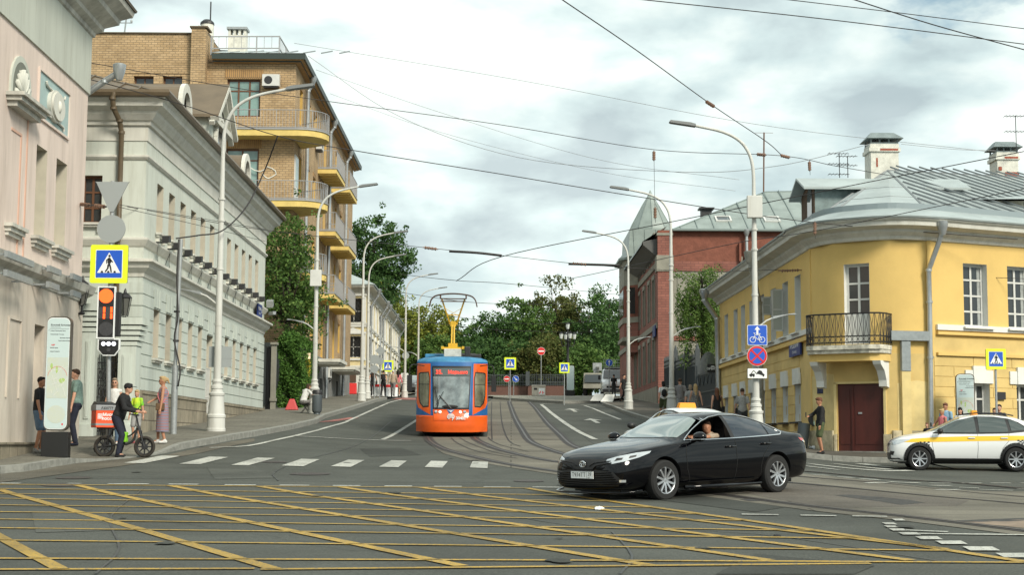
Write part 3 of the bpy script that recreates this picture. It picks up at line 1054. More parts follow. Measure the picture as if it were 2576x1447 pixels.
 # pink mansion
def pink_mansion():
 C=P(205,700,40)
 A=(C.x+0.27,30.8)
 F=Fr(A,(C.x,40))
 L=F.L
 org=Vector((C.x-4,34,gnd(C.x,34)))
 root=thing('mansion','pale pink two-storey mansion with a fan niche and a round medallion panel','building',org)
 zf=F.px(213,229)[1]
 zc=F.px(211,728)[1]
 zt=zf+1.55
 g0=gnd(C.x,36)
 holes=[]
 w1=(F.px(88.5,480)[0],F.px(115.5,480)[0],F.px(80,592)[1],F.px(90,360)[1])
 w2=(F.px(139.7,480)[0],F.px(166.8,480)[0],w1[2],w1[3])
 w0=(w1[0]-5.2,w1[1]-5.2,w1[2],w1[3])
 blank=(F.px(22,480)[0],F.px(47,480)[0],w1[2],F.px(22,322)[1])
 up=[w1,w2]
 panel=(F.px(95,250)[0],F.px(172.5,250)[0],F.px(95,290)[1],F.px(95,172)[1])
 niche=(F.px(27,220)[0],F.px(70,220)[0],F.px(28,238)[1],F.px(60,165)[1])
 mb=MB()
 facade(mb,F,0,L,zc,zf,up,rev=0.42,mir=1)
 mb.quad(F.pt(L,0,zc),F.pt(L,-9,zc),F.pt(L,-9,zf),F.pt(L,0,zf))
 mb.quad(F.pt(0,0,zc),F.pt(0,-9,zc),F.pt(0,-9,zf),F.pt(0,0,zf))
 mb.build('upper_wall',[M['pink'],M['reveal']],root,org)
 mb=MB()
 lw=[(F.px(78,900)[0],F.px(103.6,900)[0],F.px(90,1012)[1],F.px(80,815)[1])]
 facade(mb,F,0,L+0.03,g0-0.6,zc,lw,d0=0.06,rev=0.3)
 mb.quad(F.pt(L+.03,0.06,g0-.6),F.pt(L+.03,-9,g0-.6),F.pt(L+.03,-9,zc),F.pt(L+.03,0.06,zc))
 b0=(F.px(11,900)[0],F.px(41,900)[0],F.px(11,1000)[1],F.px(20,803)[1])
 for(a,b,c,d)in(b0,):
  mb.fbox(F,a-.05,a,.06,.10,c,d)
  mb.fbox(F,b,b+.05,.06,.10,c,d)
  mb.fbox(F,a-.05,b+.05,.06,.10,d,d+.05)
 mb.build('lower_wall',M['cream_low'],root,org)
 mb=MB()
 facade(mb,F,0,L+.05,zf,zt+1.2,[],d0=0.05)
 mb.quad(F.pt(L+.05,0.05,zf),F.pt(L+.05,-9,zf),F.pt(L+.05,-9,zt+1.2),F.pt(L+.05,0.05,zt+1.2))
 mb.quad(F.pt(0,0.05,zf),F.pt(L+.05,0.05,zf),F.pt(L+.05,0,zf),F.pt(0,0,zf))
 mb.build('frieze',M['lime'],root,org)
 p0,p1=F.pt(0,0,0),F.pt(L+.05,0,0)
 path=[p0[:2],p1[:2],F.pt(L+.05,-6,0)[:2]]
 mb=MB()
 sweep(mb,path,[(0,zt),(.10,zt+.06),(.12,zt+.16),(.28,zt+.26),(.30,zt+.36),(.62,zt+.55),(.64,zt+.68),(.92,zt+.86),(.96,zt+1.0),(.3,zt+1.12),(0,zt+1.12)])
 mb.build('cornice',M['trimgrey'],root,org)
 mb=MB()
 sweep(mb,path,[(.99,zt+1.0),(1.02,zt+1.06),(-.2,zt+1.5),(-4.5,zt+3.4)],caps=False)
 mb.build('roof',M['browntin'],root,org)
 mb=MB()
 sweep(mb,path,[(.05,zc-.42),(.10,zc-.38),(.12,zc-.26),(.26,zc-.16),(.30,zc-.02),(.32,zc+.04),(.0,zc+.14)])
 mb.build('string_course',M['trimgrey'],root,org)
 mb=MB()
 mb.fbox(F,0,L+.06,0.06,0.16,g0-.6,g0+0.28)
 mb.fbox(F,0,L+.06,0.06,0.20,g0+0.28,g0+0.34)
 mb.build('plinth',M['stonebase'],root,org)
 for h in up:
  window(root,org,F,h,depth=.42,cols=2,rows=(.2,.4,.6,.8),fw=.05,fm=M['whiteframe'])
 for h in lw:
  window(root,org,F,h,depth=.3,d0=.06,cols=2,rows=(.6,),fw=.06,fm=M['whiteframe'],gm=M['reveal'])
 for h in up+[blank]:
  mb=MB()
  a,b,z=h[0]-.25,h[1]+.25,h[2]
  mb.fbox(F,a,b,0,.20,z-.08,z)
  mb.fbox(F,a+.06,b-.06,0,.14,z-.18,z-.08)
  mb.fbox(F,a+.10,b-.10,0,.08,z-.27,z-.18)
  mb.build('window_sill',M['trimgrey'],root,org)
 mb=MB()
 bx0,bx1=F.px(5,480)[0],F.px(62,480)[0]
 for s_ in(bx1,blank[1]-.02):
  mb.fbox(F,s_,s_+.07,0,.02,zc+.15,niche[2]-.3 if s_==bx1 else blank[3])
 mb.fbox(F,blank[0],blank[1]+.05,0,.02,blank[3],blank[3]+.06)
 mb.build('bay_outline',M['pinkline'],root,org)
 cx,w,hh=(niche[0]+niche[1])/2,niche[1]-niche[0],niche[3]-niche[2]
 mb=MB()
 outer=arch_poly(w+.3,hh+.14,14)
 mb.plate(outer,lambda a,b,t:F.pt(cx+a,t,niche[2]+b),0.0,.05)
 mb.build('niche_surround',M['lime'],root,org)
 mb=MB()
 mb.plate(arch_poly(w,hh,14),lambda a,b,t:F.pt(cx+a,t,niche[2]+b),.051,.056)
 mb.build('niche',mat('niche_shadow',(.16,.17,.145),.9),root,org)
 mb=MB()
 for k in range(9):
  t=PI*(k+.5)/9
  r1=(w/2-.04)if t<PI else .1
  ex,ez=math.cos(t)*(w/2-.05),math.sin(t)*(hh-.12)
  mb.tube([F.pt(cx,.07,niche[2]+.02),F.pt(cx+ex*.55,.10,niche[2]+ez*.55),F.pt(cx+ex*.93,.07,niche[2]+ez*.93)],[.015,.055,.07],6)
 mb.build('fan_relief',mat('relief',(.56,.56,.50),.85),root,org,smooth=True)
 mb=MB()
 z=niche[2]
 mb.fbox(F,niche[0]-.35,niche[1]+.55,0,.42,z-.08,z-.0)
 mb.fbox(F,niche[0]-.28,niche[1]+.46,0,.34,z-.18,z-.08)
 mb.fbox(F,niche[0]-.2,niche[1]+.38,0,.22,z-.30,z-.18)
 mb.build('niche_shelf',M['trimgrey'],root,org)
 a,b,c,d=panel
 mb=MB()
 mb.fbox(F,a-.06,a,0,.05,c,d)
 mb.fbox(F,b,b+.06,0,.05,c,d)
 mb.fbox(F,a-.06,b+.06,0,.05,d,d+.06)
 mb.fbox(F,a-.06,b+.06,0,.05,c-.06,c)
 mb.build('panel_frame',M['pink'],root,org)
 mb=MB()
 mb.fbox(F,a,b,0,.012,c,d)
 pn=mb.build('panel',M['aqua'],root,org)
 mb=MB()
 mc=((a+b)/2,(c+d)/2-.05)
 rw,rh=(b-a)*.23,(d-c)*.36
 for(k0,dd)in((1.0,.10),(.86,.14),(.74,.10)):
  mb.plate([(rw*k0*math.cos(t*PI/14),rh*k0*math.sin(t*PI/14))for t in range(28)],lambda x,y,t:F.pt(mc[0]+x,t,mc[1]+y),.012,dd+(1-k0)*.1)
 mb.ell(F.pt(mc[0],.14,mc[1]),(.08,.10,.16),10)
 for sg in(1,-1):
  for tz in(1,-1):
   mb.tube(spline([F.pt(mc[0]+sg*rw*.5,.05,mc[1]+tz*rh*.85),F.pt(mc[0]+sg*rw*1.2,.05,mc[1]+tz*rh*.9),F.pt(mc[0]+sg*rw*1.35,.05,mc[1]+tz*rh*1.12)]),.03,6)
 mb.build('medallion',M['offwhite'],root,org,smooth=40)
 for(u0,v0,u1,v1)in((20,632,86,672),(18,680,82,716),(126,672,155,690),(124,712,150,728),(184,692,206,706),(184,734,204,747)):
  s0_,s1_=F.px(u0,v0,.5)[0],F.px(u1,v1,.5)[0]
  z_=F.px((u0+u1)/2,(v0+v1)/2,.5)[1]
  mb=MB()
  mb.fbox(F,s0_,s1_,.42,.50,z_-.07,z_+.07)
  for s_ in(s0_+.1,s1_-.1):
   mb.fbox(F,s_-.02,s_+.02,.06,.42,z_-.02,z_+.02)
  mb.build('light_bar',M['steel'],root,org)
 pc=P(302,158,40.3)
 downpipe(root,org,[(pc.x,40.25,F.px(300,150,.95)[1]-.1),P(294,185,40.3),P(262,205,40.3),P(214,238,40.3)],.085)
 for(u,v)in((218,316),(201,358)):
  pass
pink_mansion()
# gate between the two houses
def entry_gate():
 Y=41.2
 x=lambda u:P(u,900,Y).x
 z=lambda v,u=270:P(u,v,Y).z
 F=Fr((x(188),Y),(x(356),Y))
 s=lambda u:x(u)-x(188)
 g=gnd(-11,Y)+.1
 org=Vector((x(270),Y,g))
 root=thing('gate_wall','pale green masonry gateway with two stepped capped piers between the pink and the green house','gateway',org)
 for(u0,u1,vt)in((212,246,768),(304,348,802)):
  a,b,t=s(u0),s(u1),z(vt)
  mb=MB()
  mb.fbox(F,a,b,-.3,.28,g-.3,t-.75)
  mb.fbox(F,a-.04,b+.04,-.3,.34,g-.3,g+.35)
  for i in range(5):
   e=.03+.045*i
   mb.fbox(F,a-e,b+e,-.3,.28+e,t-.75+i*.14,t-.75+i*.14+(.11 if i<4 else .19))
  mb.fbox(F,a+.12,b-.12,.28,.31,g+.5,t-1.0)
  mb.fbox(F,a+.16,b-.16,.31,.325,g+.55,t-1.05)
  mb.build('pier',M['mintlow'],root,org)
 mb=MB()
 facade(mb,F,-2.0,s(212),g-.3,z(800),[(s(193),s(209),g-.3,z(873))],d0=.1,rev=.25)
 mb.fbox(F,-2.0,s(212)+.1,.1,.22,z(800),z(785))
 mb.build('wall',M['mintlow'],root,org)
 mb=MB()
 mb.fbox(F,s(190),s(211),-.16,-.12,g-.1,z(870))
 mb.build('side_door',mat('dark_green_door',(.03,.04,.035),.6),root,org)
 mb=MB()
 a,b=s(246),s(304)
 n=13
 for i in range(n+1):
  q=a+(b-a)*i/n
  hh=z(900)+.35*math.sin(PI*i/n)
  mb.tube([F.pt(q,0,g),F.pt(q,0,hh)],.013,5)
 for zz in(g+.15,g+.9,z(915)):
  mb.fbox(F,a,b,-.012,.012,zz,zz+.04)
 for i in range(6):
  c=a+(b-a)*(i+.5)/6
  for zz in(g+.5,g+1.25,g+1.7):
   mb.tube([F.pt(c+.1*math.cos(t),0,zz+.17*math.sin(t))for t in[k*PI/5 for k in range(11)]],.012,5)
 mb.build('iron_gate',M['iron'],root,org)
 for(u,v)in((314,775),(207,745)):
  p=P(u,v,Y-.05 if u>300 else 39.6)
  t=thing('wall_lantern','black wall lantern above the right pier of the gateway' if u>300 else 'black wall lantern hanging at the corner of the pink mansion','lantern',p)
  mb=MB()
  mb.lathe([(.05,-.5),(.10,-.46),(.03,-.40),(.03,-.28),(.06,-.24)],n=8)
  mb.lathe([(.20,.28),(.14,.36),(.05,.42),(.03,.5),(.0,.55)],n=6)
  for k in range(6):
   w=2*PI*(k+.5)/6
   mb.tube([(.09*math.cos(w),.09*math.sin(w),-.24),(.18*math.cos(w),.18*math.sin(w),.28)],.012,4)
  mb.build('lantern_frame',M['iron'],t)
  mb=MB()
  mb.lathe([(.075,-.22),(.155,.27)],n=6)
  mb.build('lantern_glass',mat('lantern_glass',(.10,.10,.09),.2),t)
entry_gate()
# pale green house
def green_house():
 C=P(361,640,42.3)
 D=P(668,640,65.0)
 FG=Fr((C.x-7.5,42.3),(C.x,42.3))
 FS=Fr((C.x,42.3),(D.x,65.0))
 L=FS.L
 g=gnd(C.x,44)
 org=Vector((C.x-3,50,g))
 root=thing('green_house','long pale green two-storey house with white cornices, narrow deep windows and a brown tin roof','building',org)
 ul=[392,422.7,451.8,479,503.9,527.8,549.8,571.7,591.2,609.5,626.9,643.6]
 s_=[FS.px(u,600)[0]for u in ul]
 W=.84
 up=[(a,a+W,7.66,9.13)for a in s_]
 lo=[(a-.12,a-.12+W,3.98,5.42)for i,a in enumerate(s_)if i!=5]
 dr=(s_[5]-.25,s_[5]+.95,2.45,5.25)
 gw=(FG.px(204,500)[0],FG.px(256,500)[0],FG.px(230,561)[1],FG.px(230,441)[1])
 gw2=(gw[0]-2.3,gw[1]-2.3,gw[2],gw[3])
 zpl,zj,zc1,zsl,zfr=3.0,6.06,6.2,7.12,10.08
 mb=MB()
 facade(mb,FS,0,L,g-.5,6.3,lo+[dr],rev=.22,mir=1)
 facade(mb,FG,0,FG.L,g-.5,6.3,[],rev=.22)
 nrow=9
 for k in range(nrow):
  a,b=zpl+(zj-zpl)*k/nrow+.014,zpl+(zj-zpl)*(k+1)/nrow-.014
  facade(mb,FS,0,L,a,b,lo+[dr],d0=.035,rev=.035,ledge=.035)
  facade(mb,FG,0,FG.L+.03,a,b,[],d0=.035,rev=.035,ledge=.035)
 mb.quad(FS.pt(L,0,g-.5),FS.pt(L,-8,g-.5),FS.pt(L,-8,6.3),FS.pt(L,0,6.3))
 mb.build('lower_wall',[M['mintlow'],M['reveal']],root,org)
 mb=MB()
 facade(mb,FS,0,L,6.3,10.6,up,rev=.22,mir=1)
 facade(mb,FG,0,FG.L,6.3,10.6,[gw,gw2],rev=.2,mir=1)
 mb.quad(FS.pt(L,0,6.3),FS.pt(L,-8,6.3),FS.pt(L,-8,10.6),FS.pt(L,0,10.6))
 mb.build('upper_wall',[M['mint'],M['reveal']],root,org)
 mb=MB()
 holes=[dr]
 facade(mb,FS,0,L,g-.6,zpl,holes,d0=.09,rev=.1,ledge=.09)
 facade(mb,FG,0,FG.L+.09,g-.6,zpl,[],d0=.09,ledge=.09)
 mb.fbox(FS,0,dr[0],.09,.12,zpl-.09,zpl+.01)
 mb.fbox(FS,dr[1],L,.09,.12,zpl-.09,zpl+.01)
 mb.build('plinth',M['stonebase'],root,org)
 path=[FG.pt(0,0,0)[:2],(C.x,42.3),(D.x,65.0),(D.x-6,65.0)]
 for nm,pr,m in(('lower_cornice',[(0,zc1-.02),(.03,zc1),(.05,zc1+.1),(.2,zc1+.24),(.24,zc1+.36),(.34,zc1+.40),(.34,zc1+.47),(0,zc1+.53)],'offwhite'),('sill_course',[(0,zsl-.08),(.05,zsl-.04),(.12,zsl+.07),(.15,zsl+.12),(.15,zsl+.17),(0,zsl+.21)],'offwhite'),('moulding',[(0,9.53),(.04,9.55),(.09,9.61),(.09,9.66),(0,9.69)],'offwhite'),('frieze',[(0,zfr),(.03,zfr+.01),(.03,10.5),(0,10.5)],'offwhite'),('cornice',[(.0,10.5),(.10,10.53),(.12,10.63),(.18,10.66),(.30,10.82),(.32,10.9),(.52,11.0),(.54,11.1),(.62,11.2),(.62,11.26),(.1,11.3)],'offwhite')):
  mb=MB()
  sweep(mb,path,pr)
  mb.build(nm,M[m],root,org)
 mb=MB()
 for a,b in((path[0],path[1]),(path[1],path[2])):
  pass
 gp=[]
 sweep(mb,path,[(.60,11.27),(.66,11.22),(.74,11.24),(.78,11.33),(.74,11.42),(.66,11.40)],caps=False)
 for k in range(30):
  q=FS.pt(.3+k*.75,.72,11.3)
  mb.bar(q+Vector((0,0,.1)),q+Vector((-.35,0,.2)),.03,.03)
 mb.build('gutter',M['browntin'],root,org)
 e=.62
 ridge_d,zr,ze=-4.6,13.5,11.32
 a0=FS.pt(-e,e,ze)
 a0.y=42.3-e
 b0=FS.pt(L+e,e,ze)
 r0=FS.pt(4.6,ridge_d,zr)
 r1=FS.pt(L-4.6,ridge_d,zr)
 l0=FG.pt(-3,e,ze)
 l1=Vector((l0.x,r0.y,zr))
 mb=MB()
 mb.quad(a0,b0,r1,r0)
 mb.quad(l0,a0,r0,l1)
 c0=FS.pt(L+e,2*ridge_d,ze)
 mb.add([b0,c0,r1],[(0,1,2)])
 rf=mb.build('roof',M['brownroof'],root,org)
 mb=MB()
 ribs(mb,[a0,b0,r1,r0],(b0-a0),.62,.06,.05)
 ribs(mb,[l0,a0,r0,l1],(a0-l0),.62,.05,.035)
 mb.tube([a0,r0],.04,6)
 mb.tube([r0,r1],.04,6)
 mb.build('roof_seam',M['browntin'],rf,org)
 for u,w_ in((459,1.25),(617,1.35)):
  s0=FS.px(u,380)[0]
  mb=MB()
  r_=w_/2+.12
  n=12
  prof=[(-r_,11.3)]+[(-r_*math.cos(t*PI/n),12.1+r_*math.sin(t*PI/n))for t in range(n+1)]+[(r_,11.3)]
  for(x0,z0_),(x1,z1_)in zip(prof,prof[1:]):
   mb.quad(FS.pt(s0+x0,.02,z0_),FS.pt(s0+x1,.02,z1_),FS.pt(s0+x1,-3.5,z1_),FS.pt(s0+x0,-3.5,z0_))
  dm=mb.build('dormer',M['brownroof'],root,org)
  mb=MB()
  n=14
  o_=len(mb.v)
  for k in range(n+1):
   t=k*PI/n
   for rr in(r_+.06,r_-.22):
    for dd in(-.02,.12):
     mb.v.append(FS.pt(s0-rr*math.cos(t),dd,12.1+rr*math.sin(t)))
  for k in range(n):
   i=o_+k*4
   for(a_,b_)in((0,1),(1,3),(3,2),(2,0)):
    mb.f.append([i+a_,i+b_,i+4+b_,i+4+a_])
    mb.m.append(0)
  for sg in(-1,1):
   mb.fbox(FS,s0+sg*(r_-.08)-.14,s0+sg*(r_-.08)+.14,-.02,.12,11.3,12.1)
  mb.build('arch_surround',M['offwhite'],dm,org)
  mb=MB()
  mb.plate(arch_poly((r_-.2)*2,.8+r_-.2,12),lambda a,b,t:FS.pt(s0+a,t,11.3+b),-.12,-.08)
  mb.build('arched_pane',M['glass'],dm,org)
 sa,sb=FS.px(527,330)[0],FS.px(571,330)[0]
 sc,zt=(sa+sb)/2,FS.px(549,214)[1]
 mb=MB()
 mb.plate([(sa,11.3),(sb,11.3),(sb,12.9),(sc,zt-.2),(sa,12.9)],lambda a,b,t:FS.pt(a,t,b),-.02,-3.8)
 dm=mb.build('gabled_dormer',M['mint'],root,org)
 mb=MB()
 for(q0,z0_,q1,z1_)in((sa-.3,12.75,sc,zt),(sb+.3,12.75,sc,zt)):
  mb.hexa([FS.pt(q0,.35,z0_),FS.pt(q1,.35,z1_),FS.pt(q1,-6.5,z1_),FS.pt(q0,-6.5,z0_),FS.pt(q0,.35,z0_+.1),FS.pt(q1,.35,z1_+.1),FS.pt(q1,-6.5,z1_+.1),FS.pt(q0,-6.5,z0_+.1)])
 mb.build('dormer_roof',M['brownroof'],dm,org)
 mb=MB()
 for(q0,z0_,q1,z1_)in((sa-.26,12.7,sc,zt-.04),(sb+.26,12.7,sc,zt-.04)):
  mb.bar(FS.pt(q0,.22,z0_),FS.pt(q1,.22,z1_),.3,.16)
  mb.bar(FS.pt(q0,.12,z0_-.16),FS.pt(q1,.12,z1_-.16),.18,.14)
 mb.fbox(FS,sa-.2,sb+.2,-.02,.22,12.68,12.86)
 mb.build('gable_moulding',M['offwhite'],dm,org)
 mb=MB()
 mb.plate(arch_poly(1.5,1.75,12),lambda a,b,t:FS.pt(sc+a,t,11.3+b),.0,.02)
 mb.build('arched_pane',M['glass'],dm,org)
 mb=MB()
 for k in range(13):
  t0,t1=k*PI/13,(k+1)*PI/13
  mb.bar(FS.pt(sc-.8*math.cos(t0),.06,12.3+.8*math.sin(t0)),FS.pt(sc-.8*math.cos(t1),.06,12.3+.8*math.sin(t1)),.14,.14)
 for sg in(-.8,.8):
  mb.fbox(FS,sc+sg-.07,sc+sg+.07,0,.13,11.3,12.3)
 mb.build('arch_surround',M['offwhite'],dm,org)
 for h in up:
  window(root,org,FS,h,depth=.22,cols=2,rows=(.6,),fw=.05,fm=M['wood'])
 for h in lo:
  window(root,org,FS,h,depth=.22,cols=2,rows=(.6,),fw=.05,fm=M['wood'])
 for h in(gw,gw2):
  window(root,org,FG,h,depth=.16,cols=2,rows=(.33,.66),fw=.07,fm=M['wood'])
 for Fh,hs in((FS,up+lo),(FG,[gw])):
  for h in hs:
   mb=MB()
   c=h[2]
   mb.fbox(Fh,h[0]-.12,h[1]+.14,.03,.17,c-.06,c)
   mb.fbox(Fh,h[0]-.08,h[1]+.10,.03,.12,c-.12,c-.06)
   if c>7:
    for x in(h[0]-.02,h[1]-.08):
     mb.fbox(Fh,x,x+.10,0,.10,c-.26,c-.12)
   mb.build('window_sill',M['offwhite'],root,org)
 for h in lo+[dr]:
  mb=MB()
  c=(h[0]+h[1])/2
  mb.fbox(FS,c-.45,c+.45,.034,.045,h[3]+.04,5.98)
  for sg in(-1,0,1):
   mb.plate([(c+sg*.30-.11,h[3]+.04),(c+sg*.30+.11,h[3]+.04),(c+sg*.36+.14,5.98),(c+sg*.36-.14,5.98)],lambda a,b,t:FS.pt(a,t,b),.040,.066)
  mb.build('key_block',M['mintlow'],root,org)
 mb=MB()
 mb.fbox(FS,dr[0],dr[1],-.26,-.22,dr[2],dr[3])
 d_=mb.build('entrance_door',mat('grey_door',(.16,.17,.16),.7),root,org)
 mb=MB()
 for k in range(9):
  x=dr[0]+(dr[1]-dr[0])*(k+.5)/9
  mb.tube([FS.pt(x,-.05,dr[2]+.1),FS.pt(x,-.05,4.1)],.013,5)
 for zz in(dr[2]+.12,3.1,4.1):
  mb.fbox(FS,dr[0],dr[1],-.06,-.04,zz,zz+.03)
 mb.build('door_grille',mat('grille',(.55,.55,.52),.6),root,org)
 for i in range(12):
  a=s_[i]-.62 if i else s_[0]-.5
  q=a+.1
  mb=MB()
  mb.fbox(FS,q-.03,q+.03,.1,.42,7.30,7.34)
  mb.plate([(-.16,.03),(.16,.08),(.12,.27),(-.12,.22)],lambda x,y,t:FS.pt(q+x,.30+t,7.27+y),0,.20)
  mb.build('floodlight',M['black'],root,org)
 for i in range(12):
  mb=MB()
  q=s_[i]-.5
  mb.tube(spline([FS.pt(q,.18,7.2),FS.pt(q+.18,.12,6.95),FS.pt(q+.35,.12,6.72),FS.pt(q+.36,.14,6.76)],4),.008,4)
  if i:
   mb.tube(spline([FS.pt(q,.18,7.2),FS.pt(q-.2,.12,6.9),FS.pt(q-.42,.12,6.74)],4),.008,4)
  mb.build('light_string',M['wire'],root,org)
 x0=FG.px(295,500)[0]
 q=lambda dx,d,z:FG.pt(x0+dx,d,z)
 downpipe(root,org,[q(0,.72,11.32),q(-.03,.74,11.15),q(-.03,.60,10.9),q(.08,.34,10.6),q(.10,.15,10.3),q(.10,.13,7.4),q(.10,.22,7.2),q(.10,.13,7.0),q(.10,.40,6.7),q(.10,.13,6.4),q(.10,.15,g)],.075,M['browntin'],funnel=False)
 a=FS.px(637,800)[0]
 mb=MB()
 mb.fbox(FS,a,a+1.15,.14,.19,6.72,7.28)
 pl=mb.build('address_plate',M['plateblue'],root,org)
 mb=MB()
 text_mesh('ЯУЗСКИЙ',.17,lambda x,y,t:FS.pt(a+.46+x,.194,7.08+y),mb=mb,bold=.003)
 text_mesh('бульвар',.11,lambda x,y,t:FS.pt(a+.46+x,.194,6.90+y),mb=mb)
 text_mesh('15',.2,lambda x,y,t:FS.pt(a+.97+x,.194,7.0+y),mb=mb,bold=.003)
 mb.build('plate_lettering',M['signwhite'],pl,org)
 mb=MB()
 q0=FS.pt(L,.25,7.1)
 mb.bar(q0,q0+Vector((.25,-.35,.0)),.14,.14)
 mb.bar(q0+Vector((0,0,.3)),q0+Vector((.0,-.12,.55)),.28,.26)
 mb.build('security_camera',M['steel'],root,org)
green_house()
# ochre brick block
def brick_block():
 Y0=73.5
 C=P(739.5,400,Y0)
 D=P(884,700,103.0)
 FF=Fr((C.x-9.2,Y0),(C.x,Y0))
 FS=Fr((C.x,Y0),(D.x,103.0))
 L,LF=FS.L,FF.L
 g=gnd(C.x,76)
 org=Vector((C.x-4,84,g))
 root=thing('apartment_block','tall ochre brick apartment block with yellow balconies, rounded at its corner','building',org)
 zt=20.3
 fl=[16.75,13.25,9.75,6.3]
 big=[(FF.px(571,230)[0],FF.px(655,230)[0],f+.85,f+2.75)for f in fl[:3]]
 small=[(FF.px(a,196)[0],FF.px(b,196)[0],f+1.75,f+2.85)for f in fl[:2]for a,b in((338,388),(411,460))]
 xs_=[1.7,4.9,7.6,12.5,15.0,18.5,21.5,25.0]
 side=[(x,x+(1.05 if x not in(12.5,18.5)else .95),f+(.9 if x not in(12.5,18.5)else .12),f+2.7)for f in fl for x in xs_]
 sT=FF.px(521,200)[0]
 mb=MB()
 facade(mb,FF,sT,LF,6.4,zt,big,rev=.16)
 facade(mb,FS,0,L,6.4,zt,side,rev=.24,mir=1)
 mb.quad(FS.pt(L,0,g),FS.pt(L,-10,g),FS.pt(L,-10,zt),FS.pt(L,0,zt))
 mb.build('brick_wall',[M['brick'],M['brickyel']],root,org)
 mb=MB()
 zL=FF.px(400,86)[1]
 facade(mb,FF,-1.0,sT,g,zL,small,d0=.12,rev=.25)
 mb.quad(FF.pt(sT,.12,6),FF.pt(sT,-8,6),FF.pt(sT,-8,zL),FF.pt(sT,.12,zL))
 s1,s2=FF.px(484,200)[0],sT
 zS=FF.px(500,70)[1]
 mb.fbox(FF,s1,s2+.002,.12,.5,8,zL+.1)
 mb.plate([(s1,zL+.1),(s2,zL+.1),(s2,zL+.15),((s1+s2)/2,zS),(s1,zS-.1)],lambda a,b,t:FF.pt(a,t,b),.5,-1.6)
 mb.fbox(FF,-1,sT,-8,.12,zL-.02,zL)
 fr=(small[0][0]-.55,small[1][1]+.55)
 for f in fl[:2]:
  mb.fbox(FF,fr[0],fr[1],.12,.16,f+2.98,f+3.22)
 mb.build('stair_wall',M['brick'],root,org)
 sbm=brickmat('soldier_brick',(.46,.27,.11),(.40,.23,.09),(.15,.11,.07),.10,.6,ms=.014)
 for Fx,hs,e_,k_ in((FF,big,.12,.5),(FS,side,.1,.28)):
  for h in hs:
   mb=MB()
   mb.fbox(Fx,h[0]-e_,h[1]+e_,0,.02,h[3]+.01,h[3]+k_)
   mb.build('soldier_course',sbm,root,org)
 mb=MB()
 mb.fbox(FF,-1,sT,-8.1,.2,zL,zL+.06)
 mb.fbox(FF,s1-.08,s2+.08,-.5,.58,zS-.12,zS-.04)
 mb.build('coping',M['browntin'],root,org)
 gf=[(x,x+1.2,3.6,5.4)for x in(2.0,5.2,8.0,21.0,25.0)]+[(12.3,13.6,2.9,5.2),(17.0,18.3,3.0,5.3)]
 mb=MB()
 facade(mb,FS,0,L,g-.6,6.4,gf,rev=.25)
 facade(mb,FF,3,LF,g-.6,6.4,[],rev=.25)
 mb.fbox(FS,0,L,0,.07,g-.6,3.45 if False else 2.9)
 mb.build('ground_floor_wall',M['greyplaster'],root,org)
 for h in gf:
  window(root,org,FS,h,depth=.25,cols=2,rows=(.7,),fw=.06,fm=M['darkmetal'])
 for h in big[:1]:
  window(root,org,FF,h,depth=.16,cols=3,rows=(.70,),fw=.09,fm=M['wood'],gm=M['glassgreen'])
 for h in big[1:]:
  window(root,org,FF,h,depth=.16,cols=2,rows=(.70,),fw=.09,fm=M['wood'],gm=M['glassgreen'])
 for h in small:
  window(root,org,FF,h,depth=.25,d0=.12,cols=2,rows=(.35,),fw=.07,fm=M['wood'])
 for h in side:
  window(root,org,FS,h,depth=.24,cols=2,rows=(.7,),fw=.06,fm=M['wood'])
 e=.42
 mb=MB()
 path=[FF.pt(sT+.3,0,0)[:2],C[:2],FS.pt(L+.6,0,0)[:2]]
 sweep(mb,path,[(0,zt-.0),(e,zt+.12),(e,zt+.22),(0,zt+.22)])
 mb.build('soffit',mat('soffit_wood',(.46,.27,.10),.7,var=.25,vscale=6),root,org)
 mb=MB()
 sweep(mb,path,[(e-.02,zt+.12),(e+.1,zt+.10),(e+.12,zt+.36),(e-.05,zt+.40)])
 sweep(mb,path,[(0,zt+.02),(.28,zt+.10),(.28,zt+.0)],caps=False)
 mb.build('eaves_edge',mat('dark_eaves',(.035,.05,.045),.5),root,org)
 mb=MB()
 sweep(mb,path,[(e+.1,zt+.40),(-5,zt+2.0)],caps=False)
 rf=mb.build('roof',M['greyroof'],root,org)
 mb=MB()
 q=[]
 for t in(0,.33,.66,1):
  pass
 for s0_ in[sT+.3+k*.9 for k in range(8)]:
  mb.bar(FF.pt(s0_,e,zt+.43),FF.pt(s0_,-4,zt+1.7),.04,.06)
 mb.build('roof_seam',M['seam'],rf,org)
 mb=MB()
 ra=FF.pt(sT+.2,.2,zt+.55)
 rb=FF.pt(LF-.8,.3,zt+.55)
 rc=FS.pt(L*.5,-.6,zt+.55)
 for a,b in((ra,rb),(rb,rc)):
  for z_ in(0.15,.75):
   mb.bar(a+Vector((0,0,z_)),b+Vector((0,0,z_)),.05,.05)
  n=max(6,int((b-a).length/.35))
  for i in range(n+1):
   p=a.lerp(b,i/n)
   w=.06 if i%6==0 else .02
   mb.bar(p-Vector((0,0,.2 if i%6==0 else-.15)),p+Vector((0,0,.78)),w,w,up=(0,1,0))
 mb.build('roof_railing',M['balcrail'],root,org)
 mb=MB()
 c1=FF.px(577,100)[0]
 mb.fbox(FF,c1-.45,c1+.45,-2.6,-2.0,zt+1.0,zt+2.0)
 for k in range(4):
  x=c1-.45+k*.26
  mb.fbox(FF,x,x+.12,-2.6,-2.0,zt+2.0,zt+2.28)
 ch=mb.build('chimney',M['whitebrick'],root,org)
 mb=MB()
 mb.fbox(FF,c1-.52,c1+.52,-2.7,-1.9,zt+2.28,zt+2.4)
 mb.build('chimney_cap',M['steel'],ch,org)
 mb=MB()
